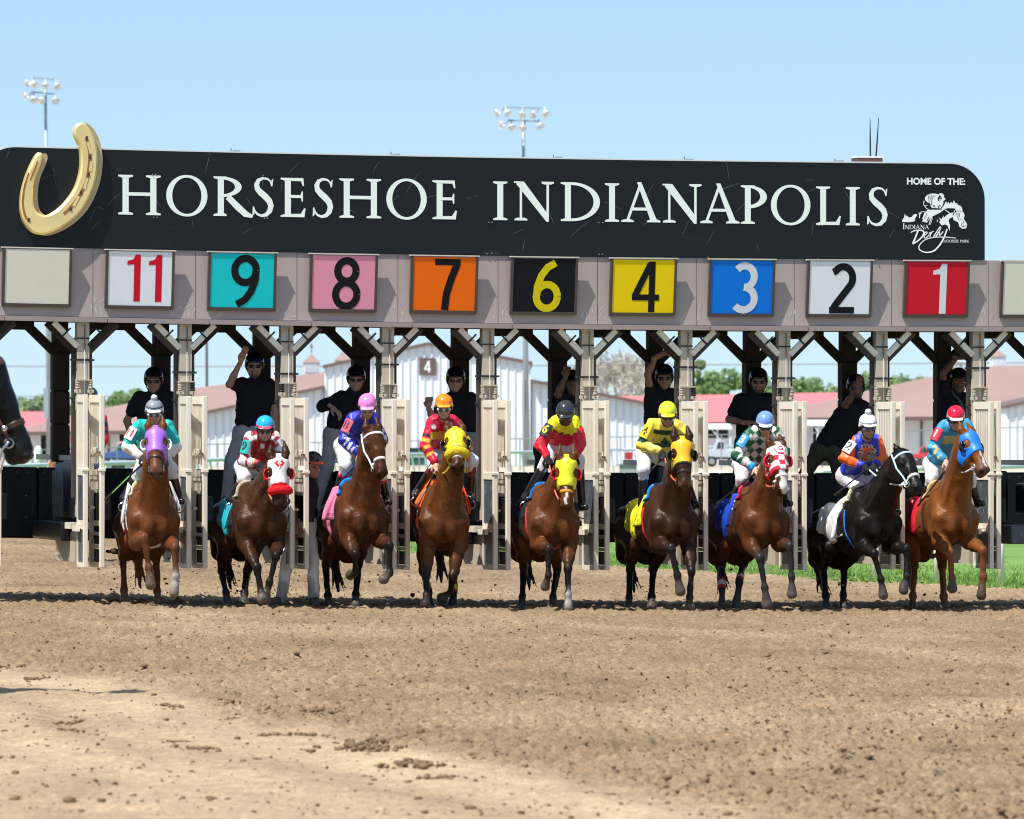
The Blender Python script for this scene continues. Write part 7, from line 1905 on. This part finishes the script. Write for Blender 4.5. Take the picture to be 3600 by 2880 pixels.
# ---- small things on and beyond the grass
def simple(name, label, cat, loc): return empty(name, loc, label, cat)
Y = 152.; a, b = W(2178, 1690, Y), W(2238, 1636, Y); r = simple('utility_cabinet', 'low grey utility cabinet on the infield grass', 'cabinet', (a[0], Y, 0))
q = MB(); q.box(a[0], b[0], Y, Y + .5, 0, b[2]); q.build('body', mat('cabinet_grey', (.34, .36, .37), rough=.6), r, bevel=.02); q = MB(); q.box(a[0] - .02, b[0] + .02, Y - .03, Y + .53, b[2] + .001, b[2] + .03); q.build('lid', M_POLE, r)
Y = 330.; a = W(2200, 1620, Y); r = simple('marker_sign', 'small red marker plate on a stake before the white barn', 'sign', (a[0], Y, 0))
q = MB(); q.box(a[0] - .05, a[0] + .30, Y, Y + .04, a[2] + .05, a[2] + .38); q.build('plate', mat('marker_red', (.55, .03, .06), rough=.5), r); q = MB(); q.box(a[0] + .10, a[0] + .15, Y + .041, Y + .08, -.05, a[2] + .38); q.build('stake', M_POLE, r)
def canopy(x0, x1, yt, Y, label):
    a, b = W(x0, yt, Y), W(x1, yt, Y); r = empty('canopy_frame', (a[0], Y, 0), label, 'canopy', 'white canopy frames in the barn yard')
    q = MB(); q.hexa([(a[0], Y, a[2] - .12), (b[0], Y, a[2] - .12), (b[0], Y + 5, a[2] + .1), (a[0], Y + 5, a[2] + .1), (a[0], Y, a[2]), (b[0], Y, a[2]), (b[0], Y + 5, a[2] + .22), (a[0], Y + 5, a[2] + .22)]); q.build('roof', M_WHITE, r)
    for x in (a[0] + .1, (a[0] + b[0]) / 2, b[0] - .1): q = MB(); q.tube([(x, Y + .2, -.02), (x, Y + .2, a[2] - .1)], .05, 5); q.build('leg', M_WHITE, r)
    q = MB(); q.bar((b[0] - .2, Y + .1, .8), (b[0] - 1.2, Y + .1, a[2] - .1), .09, .05); q.build('brace', M_WHITE, r)
canopy(2470, 2574, 1503, 430., 'white canopy frame with a slanted brace beside the starter in jeans')
canopy(2815, 2935, 1490, 418., 'white canopy frame in front of the right hand barn')
def car(x0, x1, ytop, Y, colr, label, kind='suv'):
    """A parked car seen from its side and slightly from the front."""
    a, b = W(x0, 0, Y), W(x1, 0, Y); L = b[0] - a[0]; Ht = W(0, ytop, Y)[2]; wd = min(L * .42, 1.9)
    r = empty('parked_car', (a[0] + L / 2, Y, 0), label, 'car', 'vehicles parked behind the far rail')
    m = mat('car_paint_%g_%g' % (colr[0], colr[2]), colr, rough=.22, spec=.6, coat=.5); gl = mat('car_glass', (.02, .03, .035), rough=.05, spec=.8)
    prof = [(0, .34), (0, .56), (.05, .60), (.26, .64), (.36, .96), (.42, 1.0), (.78, 1.0), (.93, .68), (1, .62), (1, .34), (.9, .28), (.1, .28)] if kind == 'suv' else [(0, .34), (0, .60), (.04, .62), (.24, .66), (.34, .97), (.38, 1.), (.56, 1.), (.60, .66), (1, .66), (1, .34), (.9, .28), (.1, .28)]
    q = MB(); q.prism([(a[0] + u * L, v * Ht) for u, v in prof], lambda x, z, d: (x, Y + d, z), 0, wd); body = q.build('body', m, r, bevel=.04)
    for u0, u1 in (((.36, .53), (.56, .76)) if kind == 'suv' else ((.36, .54),)):
        q = MB(); q.prism([(a[0] + (u0 - .03) * L, .69 * Ht), (a[0] + u1 * L, .69 * Ht), (a[0] + u1 * L, .94 * Ht), (a[0] + (u0 + .03) * L, .94 * Ht)], lambda x, z, d: (x, Y + d, z), -.012, .02); q.build('window', gl, r)
    for u in (.2, .8):
        c = (a[0] + u * L, Y - .03, .19 * Ht + .02)
        q = MB(); q.lathe([(.0, .02), (.19 * Ht * .9, .02), (.19 * Ht + .02, -.03), (.19 * Ht + .02, -.2), (0, -.2)], c, (0, -1, 0), 16); w_ = q.build('wheel', M_STRAP, r, smooth=False)
        q = MB(); q.lathe([(0, .035), (.10 * Ht, .03), (.115 * Ht, .02)], c, (0, -1, 0), 12); q.build('rim', M_BIT, w_)
    q = MB(); q.box(a[0] - .02, a[0] + .06, Y + .08, Y + .4, .5 * Ht, .58 * Ht); q.build('headlight', M_LAMP, r)
    q = MB(); q.box(a[0] - .05, b[0] + .05, Y - .02, Y + wd + .02, .29 * Ht, .37 * Ht); q.build('bumper', M_DARK, r)
car(362, 520, 1556, 392., (.03, .10, .28), 'blue car with a sun glint on its front behind the first stall')
car(350, 470, 1617, 240., (.20, .23, .26), 'grey car low behind the rail, left of the teal jockey', 'suv')
car(2478, 2600, 1549, 398., (.50, .54, .60), 'silver pickup behind the far rail beside the starter in jeans', 'pickup')
car(3204, 3300, 1570, 412., (.60, .03, .05), 'small red vehicle parked by the right hand barn', 'suv')
car(2, 110, 1590, 300., (.55, .57, .6), 'pale car behind the black pony\'s muzzle', 'suv')
Y = 300.; a, b = W(120, 1660, Y), W(148, 1567, Y); r = simple('storage_tank', 'white upright tank beside the far left barn', 'tank', (a[0], Y, 0)); q = MB(); q.lathe([(0, 0), ((b[0] - a[0]) / 2, .0), ((b[0] - a[0]) / 2, b[2] * .85), ((b[0] - a[0]) * .3, b[2] * .97), (0, b[2])], ((a[0] + b[0]) / 2, Y, 0), (0, 0, 1), 14); q.build('shell', M_WALLW, r, smooth=True)
Y = 385.; a, b = W(370, 1575, Y), W(446, 1557, Y); r = simple('straw_bale', 'tan straw load behind the blue car', 'straw', (a[0], Y + 4, 0)); q = MB(); q.box(a[0], b[0], Y + 11, Y + 13, 0, b[2] + .05); q.build('bale', mat('straw', (.42, .30, .13), rough=1, var=.2, bump=.6), r, bevel=.15)

# ---- trees
def leaf_tree(px, ytop, Y, w_px, label, tone, seed, n=3400, group='green trees beyond the barns'):
    s = F_PX / Y; base = W(px, ground_py(Y), Y); zt = W(px, ytop, Y)[2]; rw = w_px / s / 2; rng = np.random.default_rng(seed)
    r = empty('leafy_tree', tuple(base), label, 'tree', group)
    q = MB(); q.tube([base, base + np.array((.1, 0, zt * .35)), base + np.array((.0, .1, zt * .7))], [.28, .2, .08], 7)
    for i in range(5):
        an = rng.uniform(0, 2 * PI); h0 = zt * rng.uniform(.25, .5); q.tube([base + np.array((0, 0, h0)), base + np.array((math.cos(an) * rw * .6, math.sin(an) * rw * .6, h0 + zt * .25))], [.1, .03], 5)
    q.build('trunk', mat('bark', (.10, .08, .065), rough=.9), r)
    blobs = [(rng.uniform(-.62, .62) * rw, rng.uniform(-.5, .5) * rw, zt * rng.uniform(.22, .84), rw * rng.uniform(.16, .38)) for _ in range(20)] + [(0, 0, zt - rw * .45, rw * .45)]
    k = rng.integers(0, len(blobs), n); B_ = np.array(blobs)[k]
    d = rng.normal(0, 1, (n, 3)); d /= np.linalg.norm(d, axis=1)[:, None]; rr = B_[:, 3:4] * rng.uniform(.35, 1.25, (n, 1)) ** .5
    c = base + B_[:, :3] + d * rr * np.array((1, 1, .85)); c[:, 2] = np.minimum(np.maximum(c[:, 2], zt * .12), zt)
    u = rng.normal(0, 1, (n, 3)); u /= np.linalg.norm(u, axis=1)[:, None]; v = np.cross(u, d); v /= np.linalg.norm(v, axis=1)[:, None] + 1e-6
    sz = rng.uniform(.09, .22, (n, 1))
    V = np.stack([c - u * sz - v * sz * .7, c + u * sz * .8 - v * sz, c + u * sz + v * sz * .6, c - u * sz * .7 + v * sz], 1).reshape(-1, 3)
    t = rng.random((n, 1)); colr = np.array(tone) * (.7 + .6 * t) + np.array((.02, .015, 0)) * (k[:, None] % 3 == 0)
    me = np_mesh('crown', V, np.arange(4 * n).reshape(-1, 4), False, np.repeat(colr, 4, 0))
    link_mesh('crown', me, mat('leaves', (0, 0, 0), rough=.8, spec=.2, attr=True, transl=.5), r)
G1, G2, G3 = (.25, .37, .16), (.30, .41, .21), (.33, .40, .24)  # leaf greens paled to carry the haze of distance
tr = [(95, 1398, 660, 110, G3, 'rounded spring green tree over the far left red roof'), (150, 1382, 700, 90, G2, 'pale green tree touching the left floodlight pole'), (215, 1400, 680, 110, G2, 'green tree half hidden by the far left pillar'), (345, 1386, 690, 120, G2, 'light green tree right of the first post'), (420, 1366, 660, 120, G1, 'taller green tree above the brown hip roof'), (478, 1362, 700, 110, G1, 'green tree beside the first starter\'s helmet'), (540, 1372, 720, 110, G3, 'pale tree behind the first starter'),
      (2460, 1262, 640, 60, G1, 'slim tall green tree right of the bare tree'), (2500, 1296, 650, 110, G1, 'dense green tree beside the yellow helmeted jockey\'s starter'), (2560, 1287, 640, 120, G1, 'broad green tree over the red roof'), (2620, 1300, 660, 110, G2, 'green tree behind the hooded starter'), (2690, 1322, 680, 110, G1, 'green tree between the hooded starter and a post'), (2800, 1318, 650, 120, G1, 'round green tree right of the hooded starter\'s post'), (2860, 1322, 660, 110, G1, 'sloping green tree falling to the right'), (2925, 1352, 700, 90, G2, 'low green tree above the red roof\'s right end'),
      (3045, 1306, 660, 90, G2, 'green tree behind the hand of the leaning starter'), (3165, 1310, 680, 120, G1, 'green tree over the brown roof at the right'), (3240, 1318, 700, 110, G2, 'green tree sinking behind the right hand brown roof'), (3300, 1322, 710, 80, G2, 'green tree by the last rear pillar'), (1935, 1336, 760, 60, G2, 'small green tree top over the numbered barn\'s right lean-to'), (2250, 1372, 720, 120, G3, 'low pale green tree under the bare tree'), (2340, 1350, 700, 110, G3, 'olive green tree behind the arm raising starter')]
for i, (px, yt, Y, w_, tn, lab) in enumerate(tr): leaf_tree(px, yt, Y, w_ * 1.45, lab, tn, 100 + i)
def bare_tree(px, ytop, Y, w_px, label, seed):
    s = F_PX / Y; base = W(px, ground_py(Y), Y); H_ = W(px, ytop, Y)[2]; rng = np.random.default_rng(seed); rw = w_px / s / 2
    r = empty('bare_tree', tuple(base), label, 'tree', 'budding bare trees')
    tq, bq_ = MB(), MB()
    tq.tube([base, base + np.array((.1, 0, H_ * .28))], [.32, .24], 7); tq.build('trunk', mat('pale_bark', (.46, .43, .40), rough=.9), r)
    tips = []
    def grow_(p, d, L, rad, lev):
        q = p + d * L; bq_.tube([p, q], [rad, rad * .6], 4, caps=False)
        if lev == 0: tips.append(q); return
        for _ in range(3 if lev > 1 else 4):
            nd = unit(d + rng.normal(0, .5, 3) + np.array((0, 0, .12))); grow_(q, nd, L * rng.uniform(.6, .85), rad * .58, lev - 1)
    for i in range(5):
        an = 2 * PI * i / 5 + rng.uniform(0, .6); grow_(base + np.array((.1, 0, H_ * .25)), unit(np.array((math.cos(an) * rw / H_ * 1.7, math.sin(an) * .5, 1.))), H_ * .27, .16, 4)
    tag(bq_.build('branch', mat('pale_twig', (.56, .52, .49), rough=.9), r), kind='stuff')
    tips = np.array(tips); n = len(tips); c = tips + rng.normal(0, .3, (n, 3)); u = rng.normal(0, .16, (n, 3)); v = rng.normal(0, .16, (n, 3))
    V = np.stack([c - u, c + v, c + u, c - v], 1).reshape(-1, 3); tag(link_mesh('buds', np_mesh('buds', V, np.arange(4 * n).reshape(-1, 4), False, np.tile(np.array((.52, .50, .42)), (4 * n, 1))), MATS['leaves'], r), kind='stuff')
bare_tree(2150, 1262, 610, 130, 'grey leafless tree right of the sixth post', 5)
bare_tree(2225, 1278, 620, 120, 'grey leafless tree beside the arm raising starter', 6)
bare_tree(3385, 1290, 700, 60, 'thin bare tree between the last starter and the roof', 7)
# low wooded horizon
rng = np.random.default_rng(77); n = 16000
X = rng.uniform(-170, 170, n); Yh = rng.uniform(1150, 1300, n); z = rng.random(n) ** .7 * (6.5 + 3.5 * vnoise(np.stack([X, 0 * X, 0 * X], -1), .06, 3))
sz = rng.uniform(.4, .9, (n, 1)); u = rng.normal(0, 1, (n, 3)); v = rng.normal(0, 1, (n, 3)); u = u / np.linalg.norm(u, axis=1)[:, None] * sz; v = v / np.linalg.norm(v, axis=1)[:, None] * sz; c = np.stack([X, Yh, z], -1)
o = link_mesh('far_woods', np_mesh('woods', np.stack([c - u, c + v, c + u, c - v], 1).reshape(-1, 3), np.arange(4 * n).reshape(-1, 4), False, np.repeat(np.array((.20, .27, .20)) * rng.uniform(.7, 1.3, (n, 1)), 4, 0)), MATS['leaves'])
tag(o, 'distant wooded skyline reading as one green mass', 'woods', None, 'stuff')
